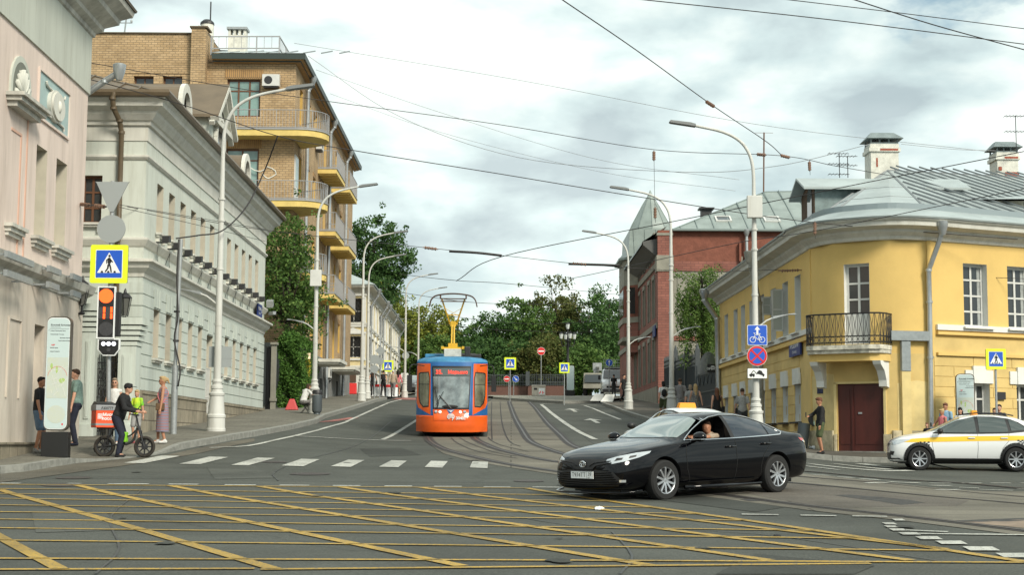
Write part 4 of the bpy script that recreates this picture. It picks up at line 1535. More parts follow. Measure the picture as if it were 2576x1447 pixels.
 c2=FF.pt(FF.px(509,60)[0],-1.2,0)
 zz=FF.px(509,45)[1]
 mb.lathe([(.33,zz-1.3),(.33,zz),],(c2.x,c2.y,0),12)
 ch=mb.build('vent_stack',M['whitebrick'],root,org,smooth=40)
 mb=MB()
 mb.lathe([(.36,zz),(.34,zz+.12),(.2,zz+.24),(0,zz+.28)],(c2.x,c2.y,0),12)
 mb.tube([(c2.x+.15,c2.y,zz),(c2.x+.15,c2.y,zz+1.2)],.035,6)
 mb.build('vent_cap',M['darkmetal'],ch,org)
 mb=MB()
 k_=FF.pt(FF.px(371,80)[0],-1,zL)
 mb.box(k_.x-.75,k_.x+.75,k_.y-.4,k_.y+.4,zL,zL+.16)
 mb.build('roof_hatch',M['darkmetal'],root,org)
 mb=MB()
 ct=FS.pt(L-1.5,-1.5,0)
 mb.box(ct.x-.6,ct.x+.6,ct.y-.5,ct.y+.5,zt,zt+3.2)
 mb.build('brick_chimney',M['brick'],root,org)
 for(u,d)in((770,.2),(829,.2),(871,.2)):
  s0_=FS.px(u,500,.2)[0]
  q=lambda dd,z:FS.pt(s0_,dd,z)
  downpipe(root,org,[q(.42,zt+.0),q(.4,zt-.3),q(.2,zt-.6),q(.2,zt-6),q(.2,zt-12),q(.2,3.2),q(.35,2.9)],.10)
 for i,f in enumerate(fl[:3]):
  c=Vector((C.x,Y0))
  pts=[]
  r_=1.45
  xl=FF.pt(FF.px(560,320)[0],0,0).x
  out=[(xl,Y0-1.05)]+[(C.x+.35+r_*.9*math.sin(t),Y0+.4-r_*math.cos(t))for t in[k*PI/10 for k in range(0,9)]]+[(C.x+.02,Y0+2.4)]
  poly=out+[(C.x,Y0),(xl,Y0)]
  mb=MB()
  mb.plate(poly,lambda a,b,t:(a,b,t),f-.30,f)
  b_=mb.build('balcony',M['balc'],root,org)
  mb=MB()
  mb.plate([(x,y)for x,y in out]+[(C.x,Y0+2.2),(C.x,Y0),(xl,Y0)],lambda a,b,t:(a+(.04 if a>C.x else 0),b-(.04 if b<Y0 else 0),t),f+.002,f+.07)
  mb.build('balcony_edge',M['balcrail'],b_,org)
  mb=MB()
  rp=resample([(x,y,f)for x,y in out],.16)
  for z_ in(.12,.98):
   mb.tube([p+Vector((0,0,z_))for p in rp],.022,6)
  for k,p in enumerate(rp):
   mb.tube([p,p+Vector((0,0,1.0))],.022 if k%6==0 else .010,4)
  mb.build('railing',M['balcrail'],b_,org)
 for f in fl[:3]:
  for(a,b,o_)in((9.6,14.2,1.05),(16.0,20.6,1.15)):
   mb=MB()
   mb.fbox(FS,a,b,0,o_,f-.24,f)
   for k in range(5):
    y0=a+.1+(b-a-.2)*k/5
    mb.fbox(FS,y0,y0+.1,.02,o_-.06,f-.32,f-.24)
   b_=mb.build('balcony',M['balc'],root,org)
   mb=MB()
   mb.fbox(FS,a-.03,b+.03,0,o_+.04,f+.002,f+.06)
   mb.build('balcony_edge',M['balcrail'],b_,org)
   mb=MB()
   rp=resample([FS.pt(a,.02,f),FS.pt(a,o_,f),FS.pt(b,o_,f),FS.pt(b,.02,f)],.14)
   for p in rp:
    mb.tube([p,p+Vector((0,0,1.05))],.010,4)
   for z_ in(.1,1.05):
    mb.tube([p+Vector((0,0,z_))for p in(FS.pt(a,.02,f),FS.pt(a,o_,f),FS.pt(b,o_,f),FS.pt(b,.02,f))],.022,5)
   mb.build('railing',M['balcrail'],b_,org)
 for f in fl[1:2]:
  mb=MB()
  mb.fbox(FS,.15,1.35,0,.06,f+.05,f+2.5)
  dr_=mb.build('balcony_door',M['whiteframe'],root,org)
  mb=MB()
  mb.fbox(FS,.25,1.25,.06,.064,f+.95,f+2.4)
  mb.build('pane',M['glassgreen'],dr_,org)
 for(Fx,s0_,z_)in((FF,FF.px(684,205)[0],FF.px(684,205)[1]),(FS,8.6,17.9),(FS,19.0,14.2),(FS,6.0,5.9),(FS,14.6,5.6)):
  mb=MB()
  mb.fbox(Fx,s0_-.42,s0_+.42,.05,.38,z_-.29,z_+.29)
  a_=mb.build('air_conditioner',M['whiteframe'],root,org)
  mb=MB()
  mb.plate([(.2*math.cos(t*PI/8)-.12,.2*math.sin(t*PI/8))for t in range(16)],lambda a,b,t:Fx.pt(s0_+a,t,z_+b),.38,.40)
  mb.fbox(Fx,s0_-.36,s0_+.36,.05,.34,z_-.36,z_-.30)
  mb.build('fan_grille',M['darkmetal'],a_,org)
 for(a,b)in((9.0,12.8),(17.5,23.0)):
  mb=MB()
  mb.fbox(FS,a,b,0,1.5,5.95,6.12)
  mb.fbox(FS,a+.1,b-.1,0,1.4,5.85,5.95)
  mb.build('canopy',M['offwhite'],root,org)
 mb=MB()
 pts=[(624,418),(640,428),(655,432),(668,425),(672,419),(685,424),(693,430),(695,438),(686,444),(676,449),(668,446),(660,436)]
 mb.tube([FF.pt(*(lambda q:(q[0],.012,q[1]))(FF.px(*p)))for p in pts],.035,4)
 mb.build('chalk_outline',M['whitebrick'],root,org)
 p=FF.pt(FF.px(304,80)[0],-.6,zL)
 mb=MB()
 mb.tube([p,p+Vector((.12,0,1.25))],.04,6)
 for z_ in(.75,1.0):
  mb.bar(p+Vector((-.25,0,z_)),p+Vector((.4,0,z_)),.04,.04)
  for x in(-.22,.36):
   mb.lathe([(.05,z_+.02),(.06,z_+.1),(.03,z_+.16)],p+Vector((x,0,0)),6)
 mb.build('insulator_mast',M['steel'],root,org)
brick_block()
# cream house beyond
def cream_house():
 Y0=108
 C=P(918,850,Y0)
 FF=Fr((C.x-5,Y0+.6),(C.x,Y0))
 FS=Fr((C.x,Y0),(P(1011,900,152).x,152))
 L=FS.L
 g=gnd(C.x,Y0)
 org=Vector((C.x-3,125,g))
 root=thing('cream_house','cream two-storey mansion with white surrounds and latticed windows at the top of the street','building',org)
 zt=FF.px(895,722)[1]
 zm=FF.px(895,846)[1]
 zw=FF.px(895,925)[1]
 w=1.35
 cc=[FF.px(889,780)[0],FF.px(889,780)[0]-3.2]
 upF=[(c-w/2,c+w/2,FF.px(889,816)[1],FF.px(889,750)[1])for c in cc]
 loF=[(c-w/2,c+w/2,FF.px(889,900)[1],FF.px(889,846)[1])for c in cc]
 n=12
 xs_=[2.2+(L-4)*k/n for k in range(n)]
 up=[(x,x+1.3,upF[0][2],upF[0][3])for x in xs_]
 lo=[(x,x+1.3,loF[0][2],loF[0][3])for x in xs_]
 mb=MB()
 facade(mb,FF,0,FF.L,zw,zt,upF+loF,rev=.2,mir=1)
 facade(mb,FS,0,L,zw,zt,up+lo,rev=.2,mir=1)
 mb.quad(FS.pt(L,0,g),FS.pt(L,-8,g),FS.pt(L,-8,zt),FS.pt(L,0,zt))
 mb.build('wall',[M['cream'],M['white']],root,org)
 mb=MB()
 facade(mb,FF,0,FF.L+.1,g-.5,zw,[],d0=.1)
 facade(mb,FS,0,L,g-.5,zw,[],d0=.1)
 mb.build('base_wall',M['white'],root,org)
 path=[FF.pt(0,0,0)[:2],C[:2],FS.pt(L,0,0)[:2],FS.pt(L,-4,0)[:2]]
 mb=MB()
 sweep(mb,path,[(0,zt-.5),(.1,zt-.45),(.15,zt-.2),(.6,zt-.05),(.6,zt+.08),(0,zt+.1)])
 sweep(mb,path,[(0,zm+.75),(.12,zm+.8),(.12,zm+.95),(0,zm+1.0)])
 sweep(mb,path,[(0,zw-.1),(.2,zw-.05),(.2,zw+.1),(0,zw+.15)])
 mb.build('cornice',M['offwhite'],root,org)
 mb=MB()
 sweep(mb,path,[(.68,zt+.06),(.7,zt+.14),(-4,zt+2.4)],caps=False)
 mb.build('roof',M['greyroof'],root,org)
 for Fx,hs in((FF,upF+loF),(FS,up+lo)):
  for h in hs:
   mb=MB()
   for a,b in((h[0]-.25,h[0]),(h[1],h[1]+.25)):
    mb.fbox(Fx,a,b,0,.06,h[2]-.2,h[3]+.15)
   mb.fbox(Fx,h[0]-.3,h[1]+.3,0,.12,h[3]+.15,h[3]+.3)
   mb.plate([(h[0]-.2,h[3]+.3),(h[1]+.2,h[3]+.3),((h[0]+h[1])/2,h[3]+.62)],lambda a,b,t:Fx.pt(a,t,b),0,.08)
   mb.fbox(Fx,h[0]-.3,h[1]+.3,0,.1,h[2]-.2,h[2]-.06)
   mb.build('window_surround',M['white'],root,org)
 for h in upF+loF:
  w_=window(root,org,FF,h,depth=.2,cols=2,rows=(.5,),fw=.08,fm=M['whiteframe'])
  mb=MB()
  k=5
  for i in range(-k,k+1):
   for sg in(1,-1):
    a=Vector((h[0]+(h[1]-h[0])*(i/k),h[2]))
    b=a+Vector(((h[1]-h[0]),(h[3]-h[2])))if sg>0 else None
    p0,p1=(h[0]+(h[1]-h[0])*i/k,h[2]),(h[0]+(h[1]-h[0])*(i/k+1),h[3])
    if sg<0:
     p0,p1=(h[0]+h[1]-p0[0],p0[1]),(h[0]+h[1]-p1[0],p1[1])
    cl=[]
    t0,t1=0,1
    dx=p1[0]-p0[0]
    ta,tb=sorted(((h[0]-p0[0])/dx,(h[1]-p0[0])/dx))
    t0,t1=max(0,ta),min(1,tb)
    if t1-t0>.02:
     q0=FF.pt(p0[0]+dx*t0,-.1,p0[1]+(p1[1]-p0[1])*t0)
     q1=FF.pt(p0[0]+dx*t1,-.1,p0[1]+(p1[1]-p0[1])*t1)
     mb.tube([q0,q1],.022,4)
  mb.build('window_lattice',M['iron'],w_,org)
 for h in up+lo:
  window(root,org,FS,h,depth=.2,cols=2,rows=(.6,),fw=.08,fm=M['whiteframe'])
 for s0_ in(3.5,13.0,16.0,25.0,37.0):
  q=lambda d,z:FS.pt(s0_,d,z)
  downpipe(root,org,[q(.7,zt),q(.6,zt-.35),q(.14,zt-1.1),q(.14,zt-4),q(.14,g+.3)],.085)
 mb=MB()
 pa=FF.pt(FF.px(884,940)[0],.12,0)
 mb.fbox(FF,FF.px(874,940)[0],FF.px(897,940)[0],.12,.18,FF.px(885,962)[1],FF.px(885,930)[1])
 mb.build('rusty_board',mat('rust_board',(.10,.06,.04),.9),root,org)
cream_house()
# yellow corner house
def yellow_house():
 PT=lambda u,Y:(P(u,760,Y).x,Y)
 p1=PT(2041,50.5)
 p0=(p1[0]-.25,71.0)
 p2,p3,p4=PT(2096,49.15),PT(2238,48.1),PT(2345,48.35)
 d=(Vector(PT(2576,49.9))-Vector(p4)).normalized()
 p5=tuple(Vector(p4)+d*16)
 S,C1,C2,C3,Rt=Fr(p0,p1),Fr(p1,p2),Fr(p2,p3),Fr(p3,p4),Fr(p4,p5)
 g=gnd(12,49)+.1
 org=Vector((13,54,g))
 root=thing('corner_house','yellow two-storey corner house with a dark red double door under an iron balcony','building',org)
 zt=S.px(2041,624)[1]
 zb=Rt.px(2348,826)[1]
 zs=Rt.px(2348,891)[1]
 up=[]
 for a,b in((1824,1831),(1847.5,1855),(1866.4,1874),(1887,1896),(1914,1922),(1939,1951.6),(1968,1982.6),(1999.9,2014.6)):
  s0_=S.px(b,760)[0]
  up.append((s0_-1.05,s0_,S.px(2010,833)[1],S.px(2012,690)[1]))
 lo,lint=[],[]
 zl0,zl1,zlb=S.px(2004,968)[1],S.px(2000,929)[1],S.px(1996,1062)[1]
 for a,b in((1822.8,1833),(1845,1855),(1864.7,1876.5),(1888.7,1897.6),(1913,1925),(1939,1954),(1968,1983.7),(1998.5,2015)):
  s0_,s1_=S.px(a,950)[0],S.px(b,950)[0]
  m_=(s0_+s1_)/2
  lo.append((m_-.5,m_+.5,zlb,zl0))
  lint.append((m_-.62,m_+.62))
 gate=(C2.px(2107,1050)[0],C2.px(2223,1050)[0],g-.6,C2.px(2160,966)[1])
 bdoor=(C2.px(2124,760)[0],C2.px(2188,760)[0],C2.px(2150,866)[1],C2.px(2150,664)[1])
 ru=[(Rt.px(2424,740)[0]+k*(Rt.px(2535,740)[0]-Rt.px(2424,740)[0]),0,Rt.px(2450,823)[1],Rt.px(2450,664)[1])for k in range(5)]
 wr=Rt.px(2484,740)[0]-ru[0][0]
 ru=[(a,a+wr,c,d_)for a,_,c,d_ in ru]
 rl=[(a+.25,a+wr-.02,Rt.px(2460,1062)[1],Rt.px(2460,965)[1])for a,b,c,d_ in ru]
 mb=MB()
 facade(mb,S,0,S.L,zb-.3,zt+.3,up,rev=.25,mir=1)
 facade(mb,C1,0,C1.L,zb-.3,zt+.3,[])
 facade(mb,C2,0,C2.L,zs,zt+.3,[bdoor],rev=.25,mir=1)
 facade(mb,C3,0,C3.L,zs,zt+.3,[])
 facade(mb,Rt,0,Rt.L,zb-.3,zt+.3,ru,rev=.25,mir=1)
 mb.quad(S.pt(0,0,g-1),S.pt(0,-8,g-1),S.pt(0,-8,zt),S.pt(0,0,zt))
 mb.fbox(S,S.L-.22,S.L+.0,0,.035,g,zt)
 mb.fbox(C3,C3.L-.16,C3.L,0,.04,zs,zt)
 n12,n23=(C1.n+C2.n).normalized(),(C2.n+C3.n).normalized()
 segs=[(C1,(C1.n*2+S.n).normalized(),n12),(C2,n12,n23),(C3,n23,(C3.n+Rt.n).normalized())]
 blend_normals(mb.build('upper_wall',[M['yellow'],M['white']],root,org),org,segs)
 mb=MB()
 facade(mb,S,0,S.L,g-1,zb-.3,lo,rev=.22,mir=1)
 facade(mb,C1,0,C1.L,g-1,zb-.3,[])
 facade(mb,C2,0,C2.L,g-1,zs,[gate],rev=.12)
 facade(mb,C3,0,C3.L,g-1,zs,[])
 facade(mb,Rt,0,Rt.L,g-1,zb-.3,rl,rev=.25,mir=1)
 for Fx,hs,z1 in((S,lo,zb-.36),(Rt,rl,zs-.05)):
  z=z1
  row=0
  while z>g+.75:
   a=.8*(row%2)
   xs_=[]
   x=a-1.6
   while x<Fx.L:
    x0,x1=max(0.02,x+.012),min(Fx.L-.25,x+1.6-.012)
    if x1>x0 and x0<17:
     facade(mb,Fx,x0,x1,z-.32,z-.012,hs,d0=.018,rev=.018,ledge=.018)
    x+=1.6
   z-=.332
   row+=1
 blend_normals(mb.build('lower_wall',[M['yellowlow'],M['white']],root,org),org,segs)
 mb=MB()
 for Fx,hs in((S,[]),(C1,[]),(C3,[]),(Rt,[])):
  mb.fbox(Fx,0,Fx.L,0,.10,g-1,g+.72)
 mb.fbox(C2,0,gate[0]-.02,0,.10,g-1,g+.6)
 mb.fbox(C2,gate[1]+.02,C2.L,0,.10,g-1,g+.6)
 mb.build('plinth',M['peel'],root,org)
 mb=MB()
 zp=C1.px(2070,946)[1]
 mb.plate([(0,g),(C1.L,g),(C1.L,zp),(C1.L*.7,zp+.06),(C1.L*.5,zp-.05),(.2,zp+.02),(0,zp)],lambda a,b,t:C1.pt(a,t,b),.0,.012)
 mb.build('patched_plaster',M['paleyellow'],root,org)
 mb=MB()
 mb.plate([(0,g),(gate[0]-.12,g),(gate[0]-.12,zp+.05),(0,zp)],lambda a,b,t:C2.pt(a,t,b),.0,.012)
 mb.plate([(.2,g),(C3.L-.2,g),(C3.L-.2,zp-.25),(C3.L*.6,zp-.2),(.2,zp-.3)],lambda a,b,t:C3.pt(a,t,b),.0,.012)
 mb.build('patched_plaster',M['paleyellow'],root,org)
 mb=MB()
 mb.fbox(S,0,S.L+.02,0,.10,zb-.02,zb+.16)
 for h in up:
  mb.fbox(S,h[0]-.1,h[1]+.1,.10,.20,zb+.10,zb+.15)
 mb.fbox(Rt,0.12,Rt.L,0,.10,zb-.05,zb+.13)
 mb.build('white_band',M['white'],root,org)
 mb=MB()
 mb.fbox(S,0,S.L,0,.14,zb-.24,zb-.1)
 mb.fbox(Rt,.12,Rt.L,0,.12,zb-.2,zb-.1)
 mb.fbox(Rt,.12,Rt.L,0,.10,zs-.04,zs+.06)
 mb.build('string_course',M['yellow'],root,org)
 path=[S.pt(0,0,0)[:2],p1,p2,p3,p4,Rt.pt(Rt.L,0,0)[:2]]
 sp=spline([(x,y,0)for x,y in[tuple(Vector(p1)+Vector((-.0,.6))),p1,p2,p3,p4,tuple(Vector(p4)+d*.8)]],5)
 path2=[S.pt(-.5,0,0)[:2]]+[(q.x,q.y)for q in sp]+[Rt.pt(Rt.L,0,0)[:2]]
 mb=MB()
 sweep(mb,path2,[(0,zt-.02),(.06,zt),(.10,zt+.10),(.24,zt+.22),(.26,zt+.30),(.62,zt+.38),(.64,zt+.50),(.72,zt+.56),(.74,zt+.62),(0,zt+.66)])
 mb.build('cornice',M['offwhite'],root,org,smooth=22)
 ze=zt+.66
 mb=MB()
 sweep(mb,path2,[(.78,ze-.05),(.80,ze+.0),(.10,ze+.28),(-.5,ze+.5)],caps=False)
 mb.build('roof_skirt',M['greyroof'],root,org,smooth=14)
 mb=MB()
 sweep(mb,path2,[(-.15,ze+.36),(-.12,ze+.55),(-.18,ze+.56),(-.42,ze+.45)],caps=False)
 mb.build('roof_gutter',mat('gutter_grey',(.27,.32,.34),.45),root,org)
 A=P(2233,429,56.5)
 B=P(2576,447,60.5)
 B=A+(B-A)*2.2
 D=Vector((A.x-.3,66.5,A.z))
 off=lambda Fx,s_:Fx.pt(s_,-.35,ze+.46)
 e0,e1,e2,e3,e4,e5=off(S,-.5),off(S,S.L),off(C2,0),off(C2,C2.L),off(C3,C3.L),off(Rt,Rt.L)
 mb=MB()
 faces=[([e0,e1,A,D],e1-e0),([e1,e2,A],e2-e1),([e2,e3,A],e3-e2),([e3,e4,A],e4-e3),([e4,e5,B,A],e5-e4)]
 for f,_ in faces:
  mb.add(f,[tuple(range(len(f)))])
 mb.add([e5,e5+Vector((-3,12,0)),B],[(0,1,2)])
 mb.add([e0,D,e0+Vector((9,0,0))],[(0,1,2)])
 rf=mb.build('roof',M['greyroof'],root,org)
 mb=MB()
 ribs(mb,faces[0][0],faces[0][1],.6,.05,.04)
 ribs(mb,faces[4][0],(B-A),.62,.06,.045)
 for a,b in((e1,A),(e2,A),(e4,A),(A,B),(A,D)):
  mb.tube([a,b],.045,6)
 for k in(.25,.5,.75):
  for f,_ in faces[1:4]:
   mb.tube([f[0].lerp(A,k),f[1].lerp(A,k)],.018,4)
 mb.build('roof_seam',M['seam'],rf,org)
 dx,dy=10.75,54.2
 q=P(2040,545,dy)
 dx=q.x
 z0_,z1_,z2_=q.z-.1,P(2040,480,dy).z,P(2020,449,dy).z
 mb=MB()
 mb.box(dx,dx+4,dy-.75,dy+1.6,z0_-.2,z1_)
 mb.plate([(-.75,z1_),(.75,z1_),(0,z2_-.08)],lambda a,b,t:(t,dy+.4+a*1.6,b),dx,dx+4)
 dm=mb.build('dormer',mat('dormer_side',(.20,.26,.26),.7,var=.3,vscale=4),root,org)
 mb=MB()
 for sg in(-1,1):
  mb.hexa([(dx-.45,dy+.4+sg*1.5,z1_-.12),(dx-.45,dy+.4,z2_),(dx+5.5,dy+.4,z2_),(dx+5.5,dy+.4+sg*1.5,z1_-.12),(dx-.45,dy+.4+sg*1.5,z1_-.04),(dx-.45,dy+.4,z2_+.08),(dx+5.5,dy+.4,z2_+.08),(dx+5.5,dy+.4+sg*1.5,z1_-.04)])
 mb.build('dormer_roof',M['greyroof'],dm,org)
 mb=MB()
 mb.box(dx-.03,dx+.0,dy-.74,dy+1.6,z0_-.2,z1_-.02)
 mb.plate([(-.75,z1_),(.75,z1_),(0,z2_-.12)],lambda a,b,t:(t,dy+.4+a*1.6,b),dx-.03,dx+.01)
 mb.build('dormer_front',mat('weathered_board',(.085,.05,.028),.9,var=.4,vscale=5),dm,org)
 mb=MB()
 mb.plate(arch_poly(.8,1.2),lambda a,b,t:(t,dy+a,z0_+b),dx-.05,dx-.04)
 mb.build('dormer_pane',M['glass'],dm,org)
 q0,q1=P(2440,520,52.5),P(2640,545,52.8)
 za,zb_=P(2500,560,52.5).z,P(2500,505,52.5).z
 mb=MB()
 mb.box(q0.x,q1.x+2,52.5,57,za-.6,zb_)
 at=mb.build('attic',mat('crumbling_wall',(.55,.52,.42),.95,var=.5,vscale=3,bump=.4,bscale=15),root,org)
 mb=MB()
 mb.quad(Vector((q0.x-.5,52.1,zb_-.02)),Vector((q1.x+2.5,52.1,zb_+.05)),Vector((q1.x+2.5,58,zb_+1.3)),Vector((q0.x+1.2,58,zb_+1.2)))
 mb.build('attic_roof',M['greyroof'],at,org)
 for(u0,u1,v0,v1,Y,k)in((2186,2265,362,428,57.2,0),(2505,2566,383,448,60.5,1)):
  a,b=P(u0,v1,Y),P(u1,v0,Y)
  c=((a.x+b.x)/2,Y+.5)
  w,zz0,zz1=(b.x-a.x)/2-.08,a.z-.4,b.z
  mb=MB()
  mb.box(c[0]-w,c[0]+w,Y,Y+1,zz0,zz1-.3)
  mb.box(c[0]-w-.07,c[0]+w+.07,Y-.07,Y+1.07,zz1-.3,zz1-.16)
  mb.box(c[0]-w-.02,c[0]+w+.02,Y-.02,Y+1.02,zz1-.16,zz1)
  ch=mb.build('chimney',M['whitebrick'],root,org)
  mb=MB()
  mb.box(c[0]-w*.35,c[0]+w*.95,Y-.075,Y-.02,zz1-.27,zz1-.19)
  if k:
   mb.box(c[0]-w*.3,c[0]+w*1.02,Y-.03,Y+.2,zz0+.35,zz0+.65)
   mb.box(c[0]-w*.9,c[0]-w*.6,Y-.03,Y+.2,zz1-.75,zz1-.6)
  else:
   mb.box(c[0]-w*.62,c[0]-w*.5,Y-.01,Y+.2,zz1-.9,zz1-.55)
  mb.build('bare_brick',M['redbrick'],ch,org)
  mb=MB()
  for sx in(-1,-.35,.35,1):
   mb.box(c[0]+sx*w*.95-.03,c[0]+sx*w*.95+.03,Y+.02,Y+.08,zz1,zz1+.22)
   mb.box(c[0]+sx*w*.95-.03,c[0]+sx*w*.95+.03,Y+.9,Y+.96,zz1,zz1+.22)
  W=w+.17
  mb.box(c[0]-w,c[0]+w,Y,Y+1,zz1-.002,zz1+.06)
  mb.add([(c[0]-W,Y-.17,zz1+.2),(c[0]+W,Y-.17,zz1+.2),(c[0]+W,Y+1.17,zz1+.2),(c[0]-W,Y+1.17,zz1+.2),(c[0]-W*.62,Y+.3,zz1+.5),(c[0]+W*.62,Y+.3,zz1+.5),(c[0]+W*.62,Y+.7,zz1+.5),(c[0]-W*.62,Y+.7,zz1+.5)],[(0,1,2,3),(0,1,5,4),(1,2,6,5),(2,3,7,6),(3,0,4,7),(4,5,6,7)])
  mb.build('chimney_hood',mat('hood_metal',(.19,.23,.23),.5,var=.3),ch,org)
 for h in up:
  window(root,org,S,h,depth=.25,cols=2,rows=(.25,.5,.75),fw=.07,fm=M['whiteframe'])
 for h in lo:
  window(root,org,S,h,depth=.22,cols=2,rows=(.6,),fw=.06,fm=M['whiteframe'])
 for h in ru:
  window(root,org,Rt,h,depth=.22,cols=2,rows=(.25,.5,.75),fw=.085,fm=M['whiteframe'],curtain=[(.1,.22),(.78,.9)])
 for h in rl:
  window(root,org,Rt,h,depth=.25,cols=2,rows=(.6,),fw=.08,fm=M['whiteframe'],curtain=[(.1,.2)])
 window(root,org,C2,bdoor,depth=.2,cols=2,rows=(.38,.56,.76),fw=.085,fm=M['whiteframe'],name='balcony_door')
 mb=MB()
 mb.fbox(C2,bdoor[0]+.08,bdoor[1]-.08,-.2,-.17,bdoor[2],bdoor[2]+(bdoor[3]-bdoor[2])*.37)
 mb.build('door_panel',M['whiteframe'],root,org)
 for(s0_,h,wd)in((up[6][1],up[6],.42),(up[5][1],up[5],.35)):
  z0q=h[2]+(0.2 if wd==.42 else 1.0)
  z1q=h[2]+(1.75 if wd==.42 else 1.7)
  mb=MB()
  for(a0,a1,b0,b1)in((0,wd,z0q,z0q+.05),(0,wd,z1q-.05,z1q),(0,.05,z0q,z1q),(wd-.05,wd,z0q,z1q),(0,wd,(z0q+z1q)/2,(z0q+z1q)/2+.04)):
   mb.fbox(S,s0_-.95,s0_-.91,a0,a1,b0,b1)
  w_=mb.build('open_casement',M['whiteframe'],root,org)
  mb=MB()
  mb.fbox(S,s0_-.935,s0_-.925,.05,wd-.05,z0q+.05,z1q-.05)
  mb.build('casement_pane',mat('thin_glass',(.40,.42,.38),.2),w_,org)
 for a,b in lint:
  mb=MB()
  mb.fbox(S,a+.1,b-.1,.018,.07,zl0,zl1-.0)
  mb.fbox(S,a,b,.018,.06,zl0,zl1-.18)
  for k in range(5):
   x=a+.16+(b-a-.32)*k/4
   mb.fbox(S,x-.05,x+.05,.07,.10,zl0,zl1)
  mb.build('window_head',M['white'],root,org)
 for h in rl:
  mb=MB()
  mb.fbox(Rt,h[0]-.3,h[1]+.12,.018,.07,h[3],h[3]+.42)
  mb.fbox(Rt,h[0]+.0,h[1]-.2,.018,.10,h[3],h[3]+.56)
  mb.build('window_head',M['white'],root,org)
 for Fx,hs in((S,lo),(Rt,ru)):
  for h in hs:
   mb=MB()
   mb.fbox(Fx,h[0]-.12,h[1]+.12,0,.2,h[2]-.07,h[2]-.01)
   mb.build('window_sill',M['darkmetal']if Fx is S else M['white'],root,org)
 a,b,_,zg=gate
 mb=MB()
 mid=a+(b-a)*.32
 g2=gnd(12.3,49.2)+.12
 for x0,x1 in((a,mid-.012),(mid+.012,b)):
  mb.fbox(C2,x0,x1,-.12,-.06,g2,zg)
  mb.fbox(C2,x0+.08,x1-.08,-.06,-.045,g2+.25,zg-.2)
 mb.fbox(C2,mid-.03,mid+.03,-.07,-.03,g2,zg)
 gt=mb.build('double_door',M['reddoor'],root,org)
 mb=MB()
 mb.fbox(C2,mid+.2,mid+.32,-.045,-.02,g2+1.22,g2+1.28)
 mb.build('door_handle',M['steel'],gt,org)
 mb=MB()
 mb.fbox(C2,a-.1,b+.1,-.2,.2,g2-.3,g2+.03)
 mb.build('doorstep',M['kerb'],root,org)
 mb=MB()
 for x in(a-.1,b+.02):
  mb.fbox(C2,x,x+.08,0,.05,g2,zg+.06)
 mb.fbox(C2,a-.1,b+.1,0,.05,zg+.0,zg+.07)
 mb.build('door_frame',M['paleyellow'],root,org)
 xa,xb=C2.px(2046,870)[0],C2.px(2240,870)[0]
 z0_,z1_=C2.px(2150,884,.9)[1],C2.px(2150,868,.9)[1]
 pr=[(xa-.02,.0),(xa-.02,.55),(xa+.12,.85),(xa+.4,1.0),(xb-.35,1.0),(xb-.05,.82),(xb+.05,.5),(xb+.05,0)]
 mb=MB()
 mb.plate(pr,lambda s_,dd,t:C2.pt(s_,dd,t),z0_+.06,z1_)
 mb.plate([(x*.985+(xa+xb)/2*.015,dd*.93)for x,dd in pr],lambda s_,dd,t:C2.pt(s_,dd,t),z0_-.06,z0_+.06)
 bc=mb.build('balcony',mat('peeling_white',(.60,.57,.48),.9,var=.5,vscale=5),root,org)
 mb=MB()
 mb.plate([(x*.96+(xa+xb)/2*.04,dd*.8)for x,dd in pr],lambda s_,dd,t:C2.pt(s_,dd,t),z0_-.3,z0_-.06)
 mb.build('balcony_soffit',M['yellow'],bc,org)
 for x in(C2.px(2069,900)[0],C2.px(2226,900)[0]):
  mb=MB()
  pf=[(0,z0_-.3),(.78,z0_-.3),(.72,z0_-.42),(.42,z0_-.6),(.24,z0_-.9),(.22,z0_-1.1),(0,z0_-1.14)]
  mb.plate(pf,lambda dd,zz,t:C2.pt(t,dd,zz),x-.13,x+.13)
  mb.build('bracket',M['white'],bc,org)
 mb=MB()
 rp=[C2.pt(s_,dd*.94,z1_)for s_,dd in pr]
 pts=resample(rp,.205)
 for z_ in(.08,.28,1.0):
  mb.tube([p+Vector((0,0,z_))for p in rp],.018 if z_<.9 else .026,6)
 for i,p in enumerate(pts):
  mb.tube([p+Vector((0,0,0)),p+Vector((0,0,1.0))],.011,4)
 for i in range(len(pts)-1):
  a_,b_=pts[i],pts[i+1]
  m_=(a_+b_)/2
  e_=(b_-a_)*.5
  mb.tube([m_+e_*math.cos(t)*.8+Vector((0,0,.18+.09*math.sin(t)))for t in[k*PI/4 for k in range(9)]],.009,4)
  for sg in(1,-1):
   mb.tube([m_+e_*sg*.75+Vector((0,0,.29)),m_+e_*sg*.08+Vector((0,0,.64)),m_+e_*sg*.75+Vector((0,0,.98))],.009,4)
 mb.build('railing',M['iron'],bc,org)
 mb=MB()
 s0_,s1_=C3.px(2243,846)[0],C3.px(2331,846)[0]
 zz0,zz1=C3.px(2280,858)[1],C3.px(2280,834)[1]
 mb.fbox(C3,s0_-.1,s1_,.04,.22,zz0,zz1)
 a_,b_=C3.px(2263,890)[0],C3.px(2285,890)[0]
 mb.fbox(C3,a_,b_,.04,.18,C3.px(2270,934)[1],zz0)
 mb.build('cable_duct',mat('duct_zinc',(.25,.28,.29),.5,var=.2,vscale=6),root,org)
 mb=MB()
 mb.fbox(C3,a_,b_,.0,.15,g,C3.px(2270,934)[1])
 mb.build('plaster_pilaster',M['paleyellow'],root,org)
 f=P(2371,572,47.7)
 downpipe(root,org,[f,P(2369,590,47.75),P(2336,680,48.15),P(2338,760,48.2),P(2340,900,48.2),P(2343,1100,48.2)],.085)
